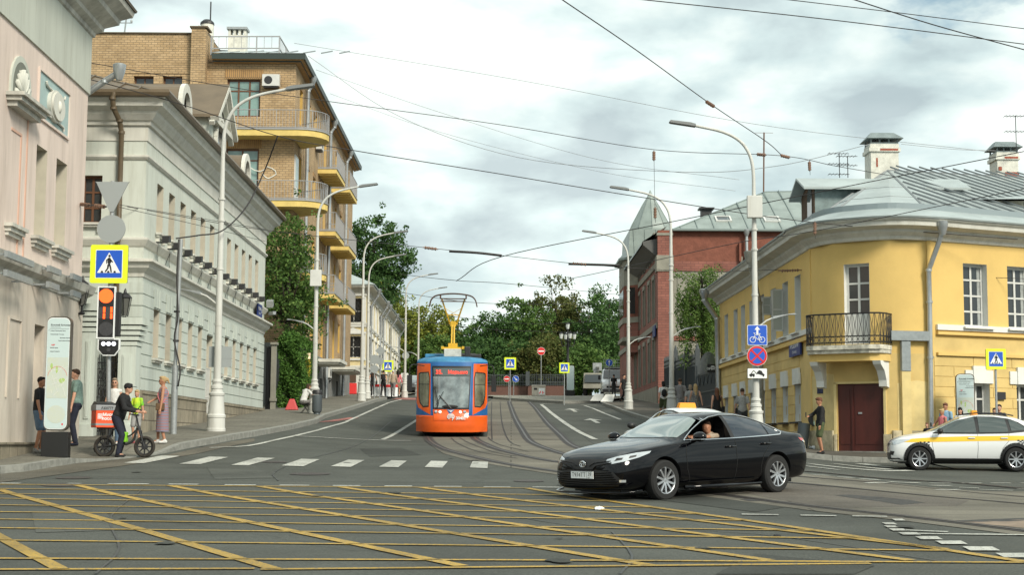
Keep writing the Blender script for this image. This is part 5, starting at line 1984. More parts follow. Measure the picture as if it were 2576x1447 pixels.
 f=P(1770,745,70)
 downpipe(root,org,[P(1772,738,70.3),P(1772,756,70.3),P(1804,802,70.6),P(1806,900,70.6),P(1808,1010,70.6)],.12)
 q=lambda u,v,Y:P(u,v,Y)
 Yp=56.2
 downpipe(root,org,[q(1885,645,Yp),q(1890,672,Yp),q(1910,762,Yp+.8),q(1912,840,Yp+.8),q(1916,1060,Yp+.8)],.10,mat('old_pipe',(.30,.29,.25),.7,var=.4,vscale=5))
 s0_=S.px(1993,880)[0]
 zz=S.px(2008,896)[1]
 w_=S.px(2021,880)[0]-s0_
 mb=MB()
 mb.fbox(S,s0_,s0_+w_,.06,.12,zz,zz+.58)
 pl=mb.build('street_plate',M['plateblue'],root,org)
 mb=MB()
 text_mesh('ЯУЗСКИЙ',.26,lambda x,y,t:S.pt(s0_+w_/2+x,.124,zz+.36+y),mb=mb,sx=.95*w_/1.5,bold=.004)
 text_mesh('бульвар',.15,lambda x,y,t:S.pt(s0_+w_/2+x,.124,zz+.14+y),mb=mb,sx=w_/1.5)
 mb.build('plate_lettering',M['signwhite'],pl,org)
 mb=MB()
 mb.fbox(C1,C1.px(2057,950)[0],C1.px(2071,950)[0],.012,.03,C1.px(2064,991)[1],C1.px(2064,969)[1])
 mb.build('poster',mat('poster',(.03,.04,.10),.6,var=.9,vscale=14),root,org)
 mb=MB()
 mb.fbox(Rt,Rt.px(2505,1000)[0],Rt.px(2525,1000)[0],.02,.1,Rt.px(2510,1006)[1],Rt.px(2510,987)[1])
 mb.build('meter_box',M['darkmetal'],root,org)
yellow_house()
# red house with turret
def red_house():
 Y0=93
 C=P(1656,900,Y0)
 E=P(1562,900,124)
 FK=Fr((C.x,Y0),(C.x+14,Y0))
 FS=Fr((8.9,124),(C.x,Y0))
 g=gnd(C.x,Y0)
 org=Vector((C.x+3,100,g))
 root=thing('turret_house','dark red rough-rendered house with grey stone bands, an oriel and a pointed metal turret roof','building',org)
 Z=lambda v,u=1800:FK.px(u,v)[1]
 zt=Z(580)
 mb=MB()
 mb.fbox(FK,0,FK.L,-8,0,Z(658),zt)
 mb.fbox(FK,FK.px(1858,600)[0],FK.px(1863,600)[0],0,.25,Z(658),Z(612))
 mb.build('rough_wall',M['redstone'],root,org)
 mb=MB()
 mb.fbox(FK,.9,FK.L,-8,.02,Z(684),Z(658))
 mb.fbox(FK,.9,FK.L,0,.05,Z(858),Z(846))
 mb.build('brick_band',M['pinkbrick'],root,org)
 mb=MB()
 mb.fbox(FK,.3,FK.L,-8,-.01,g-.5,Z(684))
 for k in range(5):
  a=1.2+k*2.6
  mb.fbox(FK,a,a+2.3,-.01,.03,Z(770),Z(692))
  mb.fbox(FK,a,a+2.3,-.01,.03,Z(838),Z(778))
 fl=FK.px(1862,700)[0]
 for k in range(4):
  mb.fbox(FK,fl+k*.28,fl+k*.28+.16,.0,.14,Z(690),Z(646))
 mb.build('stone_wall',M['greystone'],root,org)
 mb=MB()
 mb.fbox(FK,-.03,.88,-.9,.2,g-.4,Z(592))
 mb.build('corner_pier',M['pinkbrick'],root,org)
 mb=MB()
 mb.fbox(FK,-.1,.95,-.95,.28,Z(684),Z(644))
 mb.fbox(FK,-.08,.92,-.93,.26,Z(594),Z(588))
 mb.build('pier_capital',M['greystone'],root,org)
 wn=[(s_,s_+1.1,z_,z_+h_)for s_ in(14.5,18,21.5,25,28)for z_,h_ in((g+1.6,2.6),(g+5.6,2.4),(g+9.2,1.5))]
 mb=MB()
 facade(mb,FS,0,FS.L,g-.5,zt-.6,wn,rev=.25,mir=1)
 mb.quad(FS.pt(0,0,g),FS.pt(0,-8,g),FS.pt(0,-8,zt),FS.pt(0,0,zt))
 mb.build('street_wall',[M['pinkbrick'],M['greystone']],root,org)
 mb=MB()
 mb.fbox(FS,0,FS.L,0,.12,g-.5,g+1.2)
 for z_ in(g+4.8,g+8.6):
  mb.fbox(FS,0,FS.L,0,.1,z_,z_+.35)
 for h in wn:
  mb.fbox(FS,h[0]-.25,h[1]+.25,0,.09,h[3]+.02,h[3]+.3)
  mb.fbox(FS,h[0]-.22,h[0]-.02,0,.07,h[2],h[3])
  mb.fbox(FS,h[1]+.02,h[1]+.22,0,.07,h[2],h[3])
 mb.build('stone_band',M['greystone'],root,org)
 for h in wn:
  window(root,org,FS,h,depth=.25,cols=2,rows=(.65,),fw=.07,fm=M['wood'])
 mb=MB()
 sweep(mb,[FS.pt(12,0,0)[:2],FS.pt(FS.L-.2,0,0)[:2]],[(0,zt-1.6),(.2,zt-1.5),(.9,zt-.9),(.95,zt-.7),(0,zt-.5)])
 mb.build('eaves',mat('eaves_dark',(.09,.09,.085),.7),root,org)
 mb=MB()
 sweep(mb,[FS.pt(12,0,0)[:2],FS.pt(FS.L-.2,0,0)[:2]],[(1.0,zt-.9),(.95,zt-.7),(-.6,zt+.3)],caps=False)
 e0,e1=Vector((C.x+.9,Y0-.25,zt)),Vector((C.x+14,Y0-.25,zt))
 r0,r1=P(1925,483,100),P(2100,480,100)
 r0.y=r1.y=100
 rt=P(1776,525,100)
 mb.quad(e0,e1,r1,r0)
 mb.add([e0,r0,Vector((C.x+1,108,zt))],[(0,1,2)])
 rf=mb.build('roof',M['greenroof'],root,org)
 mb=MB()
 ribs(mb,[e0,e1,r1,r0],e1-e0,1.05,.05,.05)
 for k in(.28,.56,.82):
  mb.tube([e0.lerp(r0,k),e1.lerp(r1,k)],.03,4)
 mb.tube([e0,r0],.06,5)
 mb.tube([r0,r1],.06,5)
 mb.tube([e0+Vector((0,-.1,-.02)),e1+Vector((0,-.1,-.02))],.09,6)
 mb.build('roof_seam',mat('green_seam',(.17,.21,.20),.5),rf,org)
 for(u,v,op)in((1819,553,1),(1941,554,0)):
  q=FK.px(u,v)
  c=Vector((P(u,v,94.6).x,94.6,P(u,v,94.6).z))
  n_=(e1-e0).cross(r0-e0).normalized()
  ex=Vector((1,0,0))
  ey=n_.cross(ex).normalized()
  if ey.z<0:
   ey=-ey
  f=lambda a,b,t:c+ex*a+ey*b+n_*t*(1 if n_.z>0 else-1)
  mb=MB()
  for(a0,a1,b0,b1)in((-.5,.5,-.5,-.4),(-.5,.5,.4,.5),(-.5,-.4,-.4,.4),(.4,.5,-.4,.4)):
   mb.plate([(a0,b0),(a1,b0),(a1,b1),(a0,b1)],f,.0,.12)
  sk=mb.build('skylight',M['whiteframe'],root,org)
  mb=MB()
  mb.plate([(-.4,-.4),(.4,-.4),(.4,.4),(-.4,.4)],f,.0,.08)
  mb.build('skylight_pane',M['glass']if op else M['curtain'],sk,org)
 mb=MB()
 c=P(1776,528,99)
 mb.box(c.x-.35,c.x+.35,98.7,99.3,c.z-.8,c.z)
 mb.box(c.x-.5,c.x+.5,98.5,99.5,c.z,c.z+.1)
 mb.build('vent',M['darkmetal'],root,org)
 X0,X1,Ya,Yb=P(1562,750,110).x,P(1634,750,106).x,106,113
 ZZ=lambda v:P(1600,v,106).z
 oct_=lambda e:[(X0-e,Ya+1.2),(X0+.9,Ya-e),(X1+e,Ya-e),(X1+e,Yb),(X0+.9,Yb+e),(X0-e,Yb-1.2)]
 def pl(mb,e,z0_,z1_):
  mb.plate(oct_(e),lambda a,b,t:(a,b,t),z0_,z1_)
 for nm,m_,lv in(('oriel_grey','greystone',((0,ZZ(716),ZZ(651)),(.08,ZZ(811),ZZ(797)),(.1,ZZ(856),ZZ(846)))),('oriel_red','redstone',((-.02,ZZ(797),ZZ(716)),)),('oriel_brick','pinkbrick',((-.02,ZZ(846),ZZ(811)),(-.5,ZZ(885),ZZ(856))))):
  mb=MB()
  for e,a,b in lv:
   pl(mb,e,a,b)
  ob=mb.build('oriel',M[m_],root,org)
 mb=MB()
 mb.box(X0+.25,X0+.7,Ya-.12,Ya+.02,ZZ(790),ZZ(724))
 mb.add([(X0-.01,Ya+1.6,ZZ(790)),(X0-.03,Yb-1.6,ZZ(790)),(X0-.03,Yb-1.6,ZZ(724)),(X0-.01,Ya+1.6,ZZ(724))],[(0,1,2,3)])
 mb.build('oriel_window',M['glass'],root,org)
 mb=MB()
 zc=ZZ(650)
 mb.plate(oct_(.35),lambda a,b,t:(a,b,t),zc,zc+.15)
 mb.plate([(X0+.25,zc+.15),(X1+.9,zc+.15),(X1+1.3,ZZ(600)),(X1+1.3,ZZ(577)),(X0+.35,ZZ(577))],lambda a,b,t:(a,t,b),Ya-.1,Yb)
 for k in range(4):
  mb.bar((X0+.7+k*.75,Ya-.12,zc+.2),(X0+.6+k*.8,Ya-.12,ZZ(578)),.06,.06)
 mb.quad((X0+.2,Ya-.1,zc+.15),(X0-.3,Ya+2,zc+.15),(X0+.6,Ya+2.2,ZZ(600)),(X0+.9,Ya-.1,ZZ(577)))
 mb.build('mansard_roof',M['greenroof'],root,org)
 tc_=P(1636,580,110)
 mb=MB()
 ap=P(1634,480,110).z
 rr=(1683-1590)/2*110/3800*1.18
 mb.lathe([(rr*1.02,tc_.z-1.2),(rr*1.0,tc_.z),(rr*.86,tc_.z+.5),(rr*.42,tc_.z+(ap-tc_.z)*.6),(rr*.2,tc_.z+(ap-tc_.z)*.8),(.04,ap),(0,ap+.1)],(tc_.x,110,0),10)
 tr=mb.build('turret_roof',M['greenroof'],root,org)
 mb=MB()
 for k in range(10):
  w=2*PI*(k+.5)/10
  cs,sn=math.cos(w),math.sin(w)
  mb.tube([(tc_.x+cs*r_,110+sn*r_,z_)for r_,z_ in((rr*1.01,tc_.z),(rr*.87,tc_.z+.5),(rr*.43,tc_.z+(ap-tc_.z)*.6),(rr*.2,tc_.z+(ap-tc_.z)*.8))],.025,4)
 mb.build('roof_seam',MATS['green_seam'],tr,org)
 for(u,v0,Y)in((1878,585,92.7),):
  p=P(u,v0,Y)
  downpipe(root,org,[p,p+Vector((0,0,-.5)),p+Vector((0,0,-3.2)),p+Vector((.25,0,-3.6))],.1)
 for(u0,v0,u1,v1,Y)in((1608,660,1632,700,103.5),):
  a,b=P(u0,v0,Y),P(u1,v1,Y)
  downpipe(root,org,[a,a+Vector((.1,0,-.5)),b,P(1636,850,Y),P(1640,1010,Y)],.1)
 p=P(1921,482,99.5)
 mb=MB()
 mb.tube([p,P(1922,333,99.5)],.05,6)
 t_=P(1922,334,99.5)
 mb.tube([t_+Vector((-.6,0,0)),t_+Vector((.6,0,0))],.015,4)
 mb.build('roof_mast',M['wood'],root,org)
 s0_=FS.px(1650,830,.1)[0]
 z_=FS.px(1652,845,.1)[1]
 mb=MB()
 mb.fbox(FS,s0_-1.6,s0_,.1,.16,z_,z_+.7)
 mb.build('street_plate',M['plateblue'],root,org)
red_house()
# iron fence and hanging sign on the right
def right_fence():
 pts=[(9.25,91.5),(9.4,86.5),(9.5,82),(9.6,78)]
 g=gnd(9.3,85)
 org=Vector((9.4,85,g))
 root=thing('iron_fence','tall stepped dark grey spiked iron fence between the red and the yellow house','fence',org)
 for i in range(3):
  F=Fr(pts[i],pts[i+1])
  zb_=gnd(*pts[i+1])+.15
  zt_=gnd(*pts[i])+2.9
  mb=MB()
  n=int(F.L/.16)
  for k in range(n+1):
   x=F.L*k/n
   mb.tube([F.pt(x,0,zb_),F.pt(x,0,zt_-.12),F.pt(x,0,zt_+.08)],[.022,.022,.003],4)
  for z_ in(zb_+.3,zb_+1.2,zt_-.5,zt_-.25):
   mb.fbox(F,0,F.L,-.03,.03,z_,z_+.07)
  mb.fbox(F,0,F.L,-.01,.0,zb_,zt_-.6)
  mb.build('fence_panel',M['darkiron'],root,org)
  mb=MB()
  mb.fbox(F,F.L-.12,F.L+.12,-.12,.12,zb_-.3,zt_+.2)
  mb.lathe([(.12,zt_+.2),(.03,zt_+.45),(0,zt_+.5)],F.pt(F.L,0,0),6)
  mb.build('fence_post',M['darkiron'],root,org)
 gt=thing('iron_gate','dark arched iron gate at the corner of the yellow house beside the stepped fence','gate',(9.75,75,gnd(9.7,75)+.15))
 F=Fr((9.6,77.8),(9.8,72.0))
 go=gt.location.copy()
 mb=MB()
 z_=go.z
 n=26
 for k in range(n+1):
  x=F.L*k/n
  mb.tube([F.pt(x,0,z_),F.pt(x,0,z_+2.5+.5*math.sin(PI*k/n))],.02,4)
 mb.fbox(F,0,F.L,-.01,0,z_,z_+2.0)
 for q in(.25,1.0,1.9):
  mb.fbox(F,0,F.L,-.03,.03,z_+q,z_+q+.07)
 for k in range(5):
  mb.tube(spline([F.pt(F.L*k/5,.03,z_+1.9),F.pt(F.L*(k+.5)/5,.03,z_+1.4),F.pt(F.L*(k+1)/5,.03,z_+1.9)]),.025,4)
 mb.build('gate_leaf',M['darkiron'],gt,go)
 Ys=71.3
 p0,p1=P(1779,938,Ys),P(1806,917,Ys)
 t=thing('hanging_sign','small black hanging sign with white lettering at the corner of the yellow house','sign',(p0.x,Ys,p0.z))
 w,h=p1.x-p0.x,p1.z-p0.z
 mb=MB()
 mb.box(0,w,-.05,.05,0,h)
 sg=mb.build('sign_box',M['signblack'],t)
 mb=MB()
 text_mesh('ОРБИТА',.135,lambda x,y,t_:(w/2+x,-.053,h*.45+y),mb=mb,bold=.004)
 mb.plate([(w*.28,h*.68),(w*.72,h*.68),(w*.6,h*.80),(w*.4,h*.80)],lambda a,b,t_:(a,t_,b),-.054,-.051)
 mb.build('sign_lettering',M['signwhite'],sg)
 mb=MB()
 mb.tube([(w,0,h*.3),(w+.35,0,h*.3)],.02,5)
 mb.tube([(w,0,h*.8),(w+.35,0,h*.8)],.02,5)
 mb.build('sign_arm',M['iron'],t)
right_fence()
# VEGETATION
def leafmat(name,cols,rough=0.75):
 m=bpy.data.materials.new(name)
 m.use_nodes=True
 nt=m.node_tree
 b=nt.nodes['Principled BSDF']
 b.inputs['Roughness'].default_value=rough
 b.inputs['Specular IOR Level'].default_value=0.25
 ge=nt.nodes.new('ShaderNodeNewGeometry')
 rp=nt.nodes.new('ShaderNodeValToRGB')
 for i,c in enumerate(cols):
  if i<2:
   e=rp.color_ramp.elements[i]
   e.position=i/(len(cols)-1)
  else:
   e=rp.color_ramp.elements.new(i/(len(cols)-1))
  e.color=(*c,1)
 nt.links.new(ge.outputs['Random Per Island'],rp.inputs['Fac'])
 nt.links.new(rp.outputs['Color'],b.inputs['Base Color'])
 tr=nt.nodes.new('ShaderNodeBsdfTranslucent')
 nt.links.new(rp.outputs['Color'],tr.inputs['Color'])
 mx=nt.nodes.new('ShaderNodeMixShader')
 mx.inputs[0].default_value=0.25
 nt.links.new(b.outputs[0],mx.inputs[1])
 nt.links.new(tr.outputs[0],mx.inputs[2])
 nt.links.new(mx.outputs[0],nt.nodes['Material Output'].inputs['Surface'])
 MATS[name]=m
 return m
LEAF={'dark':leafmat('leaf_dark',[(0.027,0.060,0.019),(0.068,0.143,0.038),(0.045,0.093,0.027),(0.112,0.203,0.054)]),'mid':leafmat('leaf_mid',[(0.045,0.090,0.024),(0.105,0.188,0.041),(0.068,0.135,0.034),(0.173,0.255,0.061)]),'yellow':leafmat('leaf_yellow',[(0.083,0.120,0.020),(0.225,0.247,0.038),(0.135,0.180,0.030),(0.315,0.307,0.054)]),'olive':leafmat('leaf_olive',[(.055,.075,.02),(.12,.13,.035),(.075,.10,.025),(.16,.15,.045)]),'birch':leafmat('leaf_birch',[(0.053,0.112,0.024),(0.128,0.210,0.047),(0.083,0.158,0.034),(0.195,0.270,0.068)]),'ivy':leafmat('leaf_ivy',[(0.033,0.090,0.019),(0.090,0.188,0.032),(0.060,0.135,0.024),(0.128,0.240,0.049)]),'gold':leafmat('leaf_gold',[(0.300,0.240,0.027),(0.630,0.510,0.054),(0.180,0.210,0.041),(0.750,0.630,0.081)]),}
M['bark']=mat('bark',(.045,.035,.028),.95,var=.4,vscale=8,bump=.6,bscale=20)
def leaves(mb,c,n,rad,size,rg,flat=.75):
 for _ in range(n):
  while True:
   q=Vector((rg.uniform(-1,1),rg.uniform(-1,1),rg.uniform(-1,1)))
   if q.length<1:
    break
  p=c+Vector((q.x*rad,q.y*rad,q.z*rad*flat))
  nrm=Vector((rg.gauss(0,.6),rg.gauss(0,.6),rg.gauss(.5,.5))).normalized()
  t=nrm.orthogonal().normalized()
  a=rg.uniform(0,2*PI)
  x=(t*math.cos(a)+nrm.cross(t)*math.sin(a))
  y=nrm.cross(x)
  s_=size*rg.uniform(.6,1.25)
  o=len(mb.v)
  mb.v+=[p-x*s_*.5,p+y*s_*.32,p+x*s_*.5,p-y*s_*.32]
  mb.f.append([o,o+1,o+2,o+3])
  mb.m.append(0)
def tree(name,label,x,y,h,blobs,kind,leaf=.3,clump=.9,nclump=90,per=60,trunk=.22,seed=1,cat='tree',group=None,crownbase=None,zb_=None):
 """blobs: (dx, dy, z, rx, ry, rz) relative to the base"""
 rg=random.Random(seed)
 z0_=gnd(x,y)if zb_ is None else zb_
 root=thing(name,label,cat,(x,y,z0_),0,group)
 mb=MB()
 vol=[b[3]*b[4]*b[5]for b in blobs]
 cs=[]
 for i,b in enumerate(blobs):
  n=max(3,int(nclump*vol[i]/sum(vol)))
  for _ in range(n):
   while True:
    q=Vector((rg.uniform(-1,1),rg.uniform(-1,1),rg.uniform(-1,1)))
    if .25<q.length<1:
     break
   q=q*(q.length**-0.45)
   c=Vector((b[0]+q.x*b[3],b[1]+q.y*b[4],b[2]+q.z*b[5]))
   cs.append(c)
 for c in cs:
  leaves(mb,c,int(per*rg.uniform(.6,1.4)),clump*rg.uniform(.6,1.35),leaf,rg)
  if rg.random()<.35:
   leaves(mb,c+Vector((rg.gauss(0,.7),rg.gauss(0,.7),rg.gauss(.3,.6))),per//3,clump*.5,leaf,rg)
 mb.build('crown',LEAF[kind],root)
 mb=MB()
 cb=crownbase or min(b[2]-b[5]*.6 for b in blobs)
 top=max(b[2]for b in blobs)
 ax=blobs[0][0]*.5
 mb.tube(spline([(0,0,-.3),(.05,0,cb*.5),(ax*.4,.1,cb),(ax,0,(cb+top)/2),(ax*1.2,0,top)],4),[trunk*(1.25-.85*k/16)for k in range(17)],8)
 for c in rg.sample(cs,min(22,len(cs))):
  zs_=cb+(c.z-cb)*.35
  s0_=Vector((ax*.6,0,max(cb*.8,zs_)))
  m_=s0_.lerp(c,.5)+Vector((0,0,-.2))
  mb.tube([s0_,m_,c],[trunk*.38,trunk*.2,.02],5)
 mb.build('trunk',M['bark'],root,smooth=True)
 return root
def T(u,Y):
 p=P(u,950,Y)
 return p.x
tree('street_tree','leafy maple crowding the gap between the pale green house and the brick block',T(722,71),71.2,9,[(-.2,0,7.6,1.3,1.3,1.5),(.1,0,5.8,1.45,1.4,1.6),(.3,-.2,4.4,1.35,1.3,1.1),(-.7,.3,6.6,1.0,1.2,2.0),(.9,0,5.3,.7,.8,.7),(.75,0,7.7,.5,.5,.6)],'mid',.17,.55,150,62,.16,3)
tree('backyard_tree','dark tree behind the pale green house, lower than the maple in front of it',T(700,76),76,8,[(0,0,5.8,1.6,1.5,2.4),(.8,0,4.2,1.3,1.2,1.6)],'dark',.18,.6,80,60,.16,5)
tree('tall_tree','tall dark ash rising behind the brick block and the cream house',T(935,138),138,17,[(0,0,14.2,2.3,2.2,1.9),(1.6,0,12.2,2.2,2.0,1.9),(-1.4,0,12,2.3,2,2.6),(2.7,0,11.6,1.2,1.2,1.1),(0,0,10,2.6,2.4,2.2)],'dark',.3,.75,210,62,.35,7)
tree('yellowing_tree','yellow-green lime tree just above the roof of the cream house',T(962,152),152,12,[(0,0,9.0,2.5,2,2.2),(1.4,0,7.4,2.2,2,2.2),(-1.6,0,10.6,1.7,1.4,1.6)],'yellow',.28,.8,120,55,.3,8)
mass=[(1032,158,9.2,'mid','rounded green tree at the end of the cream house'),(1078,150,8.9,'yellow','yellowing lime tree left of the tram pantograph'),(1118,160,8.0,'yellow','smaller yellowing tree directly behind the tram pole'),(1165,150,7.2,'dark','low dark tree right of the tram pantograph'),(1205,165,8.2,'mid','green tree second to the right of the tram'),(1248,150,8.6,'dark','dark boulevard tree above the left crossing sign'),(1292,158,10.6,'mid','tall uneven tree between the crossing sign and the no-entry sign'),(1340,150,9.4,'mid','green boulevard tree behind the round no-entry sign'),(1398,152,12.4,'olive','tallest chestnut with a browning crown above the lamp cluster'),(1440,160,11.4,'olive','browning chestnut right behind the black lamp cluster'),(1482,150,10.2,'dark','dark tree between the lamp cluster and the white van'),(1532,156,12.2,'dark','dark tall tree beside the turret of the red house'),(1575,165,11.0,'mid','green tree half hidden by the turret house'),(1380,142,5.6,'olive','low browning tree in front of the boulevard trees, behind the railing'),(1230,143,5.4,'dark','low dark bushy tree behind the left end of the railing'),(1310,144,5.2,'dark','low dark bushy tree behind the middle of the railing'),(1455,141,5.0,'mid','low green tree beside the black lamp post'),(1170,141,4.6,'dark','low dark bush right behind the tram roof'),(1090,139,5.2,'mid','low green tree left of the tram above the parked car'),]
for i,(u,Y,h,kind,lab)in enumerate(mass):
 rg=random.Random(100+i)
 w=2.7 if h>6 else 2.2
 bl=[(0,0,h*.80,w*.8,w*.8,h*.19),(rg.uniform(-1,1),0,h*.60,w*1.1,w,h*.22),(-1.0,0,h*.42,w*1.0,w,h*.2),(1.1,.3,h*.40,w,w,h*.22),(rg.uniform(-.6,.6),0,h*.25,w*.95,w,h*.18)]
 tree('boulevard_tree',lab,T(u,Y),Y,h,bl,kind,.30,.74,175,60,.25,20+i,group='trees of the boulevard',zb_=gnd(T(u,Y),Y))
def weeping(x,y):
 rg=random.Random(5)
 z0_=gnd(x,y)
 root=thing('weeping_birch','weeping birch hanging over the iron fence between the red and the yellow house','tree',(x,y,z0_))
 mb,tb=MB(),MB()
 H=7.6
 tb.tube(spline([(0,0,-.2),(.1,0,3),(.0,0,5.2),(.1,0,H-.5)],4),[.16*(1-.055*k)for k in range(13)],7)
 for k in range(120):
  a=rg.uniform(0,2*PI)
  r_=rg.uniform(.3,1.25)
  zt_=rg.uniform(5.0,H)-r_*.45
  top=Vector((math.cos(a)*r_*.9-.1,math.sin(a)*r_,zt_))
  ln=rg.uniform(1.2,4.2)*(1 if math.cos(a)>-.2 else .6)
  pts=[Vector((0,0,zt_-.6)),top]
  if k<40:
   tb.tube([pts[0],(pts[0]+top)/2+Vector((0,0,.2)),top],[.03,.02,.008],4)
  n=int(ln/.10)
  for j in range(n):
   p=top+Vector((math.cos(a)*.12*math.sin(j*.1)+rg.gauss(0,.05),math.sin(a)*.1+rg.gauss(0,.05),-j*.10))
   leaves(mb,p,6,.13,.115,rg,1.0)
 for k in range(40):
  c=Vector((rg.gauss(0,.6),rg.gauss(0,.6),rg.uniform(5.6,H)))
  leaves(mb,c,60,.4,.12,rg)
 mb.build('crown',LEAF['birch'],root)
 tb.build('trunk',M['bark'],root,smooth=True)
weeping(T(1764,80),80)
def ivy():
 x0,x1,y0,y1=T(700,68.6),T(757,68.6),68.6,74
 z0_=gnd(x0,y0)+.1
 root=thing('ivy_hedge','thick wall of dark green ivy on the pavement beside the pale green house','ivy',((x0+x1)/2,y0,z0_))
 o=root.location.copy()
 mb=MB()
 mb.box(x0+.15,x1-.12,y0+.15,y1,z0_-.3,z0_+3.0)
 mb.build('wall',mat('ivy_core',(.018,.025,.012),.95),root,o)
 rg=random.Random(2)
 mb=MB()
 for _ in range(11000):
  f=rg.random()
  if f<.5:
   p=Vector((rg.uniform(x0,x1),y0+rg.uniform(-.05,.22),z0_+rg.uniform(0,3.3)))
  elif f<.8:
   p=Vector((x1+rg.uniform(-.18,.06),rg.uniform(y0,y1),z0_+rg.uniform(0,3.3)))
  else:
   p=Vector((rg.uniform(x0,x1),rg.uniform(y0,y1),z0_+3.0+rg.uniform(0,.5)))
  p+=Vector((.08*math.sin(p.z*3+p.y),.12*math.sin(p.z*4+p.x*5),.12*math.sin(p.x*6)))
  leaves(mb,p,1,.02,.13,rg)
 for v in mb.v:
  v-=o
 mb.build('foliage',LEAF['ivy'],root)
 r2=thing('yellow_shrub','golden yellow climbing shrub under the lit sign box','shrub',(T(767,71),71,gnd(-9.5,71)+.1))
 mb=MB()
 for k in range(14):
  leaves(mb,Vector((rg.uniform(-.12,.12),rg.uniform(-.1,.2),.9+k*.1)),45,.22,.08,rg)
 mb.build('foliage',LEAF['gold'],r2)
 mb=MB()
 mb.tube([(0,0,0),(.03,0,1.2),(-.02,0,2.2)],.02,5)
 mb.build('stem',M['bark'],r2)
ivy()
def side_gate():
 Y=66.6
 s=lambda u:P(u,950,Y).x
 z=lambda v:P(685,v,Y).z
 g=gnd(-10.5,Y)+.1
 org=Vector((s(682),Y,g))
 root=thing('side_gate','narrow black metal gate with a grey stone post beside the pale green house','gate',org)
 mb=MB()
 mb.box(s(682),s(694),Y-.12,Y+.12,g-.3,z(868))
 mb.box(s(681),s(696),Y-.18,Y+.18,z(1010),z(1002))
 mb.box(s(680),s(697),Y-.2,Y+.2,z(868),z(862))
 mb.build('gate_post',M['greystone'],root,org)
 mb=MB()
 mb.box(s(668),s(682),Y+.02,Y+.08,g,z(875))
 for k in range(4):
  x=s(669.5+k*3.6)
  mb.box(x-.015,x+.015,Y-.03,Y+.02,g,z(872))
 mb.build('gate_leaf',M['iron'],root,org)
side_gate()
def square_fence():
 g=gnd(0,140)
 Y=138.5
 xa,xb,xc=T(1228,Y),T(1328,Y),T(1420,Y-1)
 root=thing('park_railing','long black iron park railing on a brown granite wall in front of the trees','railing',(xa,Y,g))
 o=root.location.copy()
 zb0,zb1,zt1=P(1300,990,Y).z,P(1300,972,Y).z,P(1300,942,Y).z
 mb=MB()
 mb.box(xa-2,xb,Y,Y+.5,g-1.5,zb1-.05)
 mb.box(xb,xc,Y-1,Y+.5,g-1.5,zb1)
 mb.box(xa-2,xb,Y-.05,Y+.55,zb1-.05,zb1)
 mb.build('granite_wall',M['granite'],root,o)
 mb=MB()
 x=xa-2
 k=0
 while x<xc:
  yy=Y+.25 if x<xb else Y-.75
  mb.box(x-.02,x+.02,yy-.02,yy+.02,zb1,zt1+(.12 if k%8==0 else 0))
  if x>xb:
   mb.tube([(x+.08+.07*math.cos(t),yy,(zb1+zt1)/2+.35*math.sin(t))for t in[q*PI/4 for q in range(9)]],.015,4)
  x+=.16
  k+=1
 for zz in(zb1+.1,zb1+.35,zt1-.1):
  mb.box(xa-2,xb,Y+.22,Y+.28,zz,zz+.05)
  mb.box(xb,xc,Y-.78,Y-.72,zz,zz+.05)
 mb.build('railing',M['darkiron'],root,o)
 mb=MB()
 mb.box(xb-.2,xb+.15,Y-1.1,Y-.7,zb1,zt1+.2)
 mb.build('railing_post',M['darkiron'],root,o)
square_fence()
# VEHICLES
M['paintblack']=mat('black_car_paint',(0.0015,0.0015,0.0025),0.10,coat=0.35,spec=0.2)
M['paintwhite']=mat('white_car_paint',(0.72,0.73,0.73),0.25,coat=0.7)
M['paintgrey']=mat('grey_car_paint',(0.10,0.11,0.12),0.25,coat=0.7)
M['chrome']=mat('chrome',(0.75,0.76,0.77),0.12,metal=1.0)
M['alloy']=mat('alloy',(0.55,0.56,0.58),0.28,metal=0.85)
M['carglass']=mat('tinted_glass',(0.006,0.010,0.018),0.03,spec=0.9,coat=0.5)
M['windscreen']=mat('windscreen_glass',(0.16,0.20,0.19),0.05,spec=1.0,coat=1.0)  # pale base colour stands in for bright sky mirrored in the glass
M['lens']=mat('headlight_lens',(0.55,0.58,0.60),0.08,metal=0.4,coat=1.0)
M['redlens']=mat('red_lens',(0.40,0.01,0.01),0.1,coat=1.0)
M['taxiyellow']=mat('taxi_yellow',(0.82,0.50,0.02),0.35,coat=0.5)
M['orange_lamp']=mat('orange_roof_lamp',(0.80,0.30,0.01),0.3)
M['skin']=mat('skin',(0.50,0.27,0.18),0.6)
M['skintan']=mat('skin_tan',(0.40,0.19,0.11),0.6)
def lerp_tab(tab,x):
 if x>=tab[0][0]:
  return tab[0][1:]
 for a,b in zip(tab,tab[1:]):
  if x>=b[0]:
   t=(x-b[0])/(a[0]-b[0])
   return tuple(b[i]+(a[i]-b[i])*t for i in range(1,len(a)))
 return tab[-1][1:]
def evaluated(ob):
 dg=bpy.context.evaluated_depsgraph_get()
 dg.update()
 return bpy.data.meshes.new_from_object(ob.evaluated_get(dg))
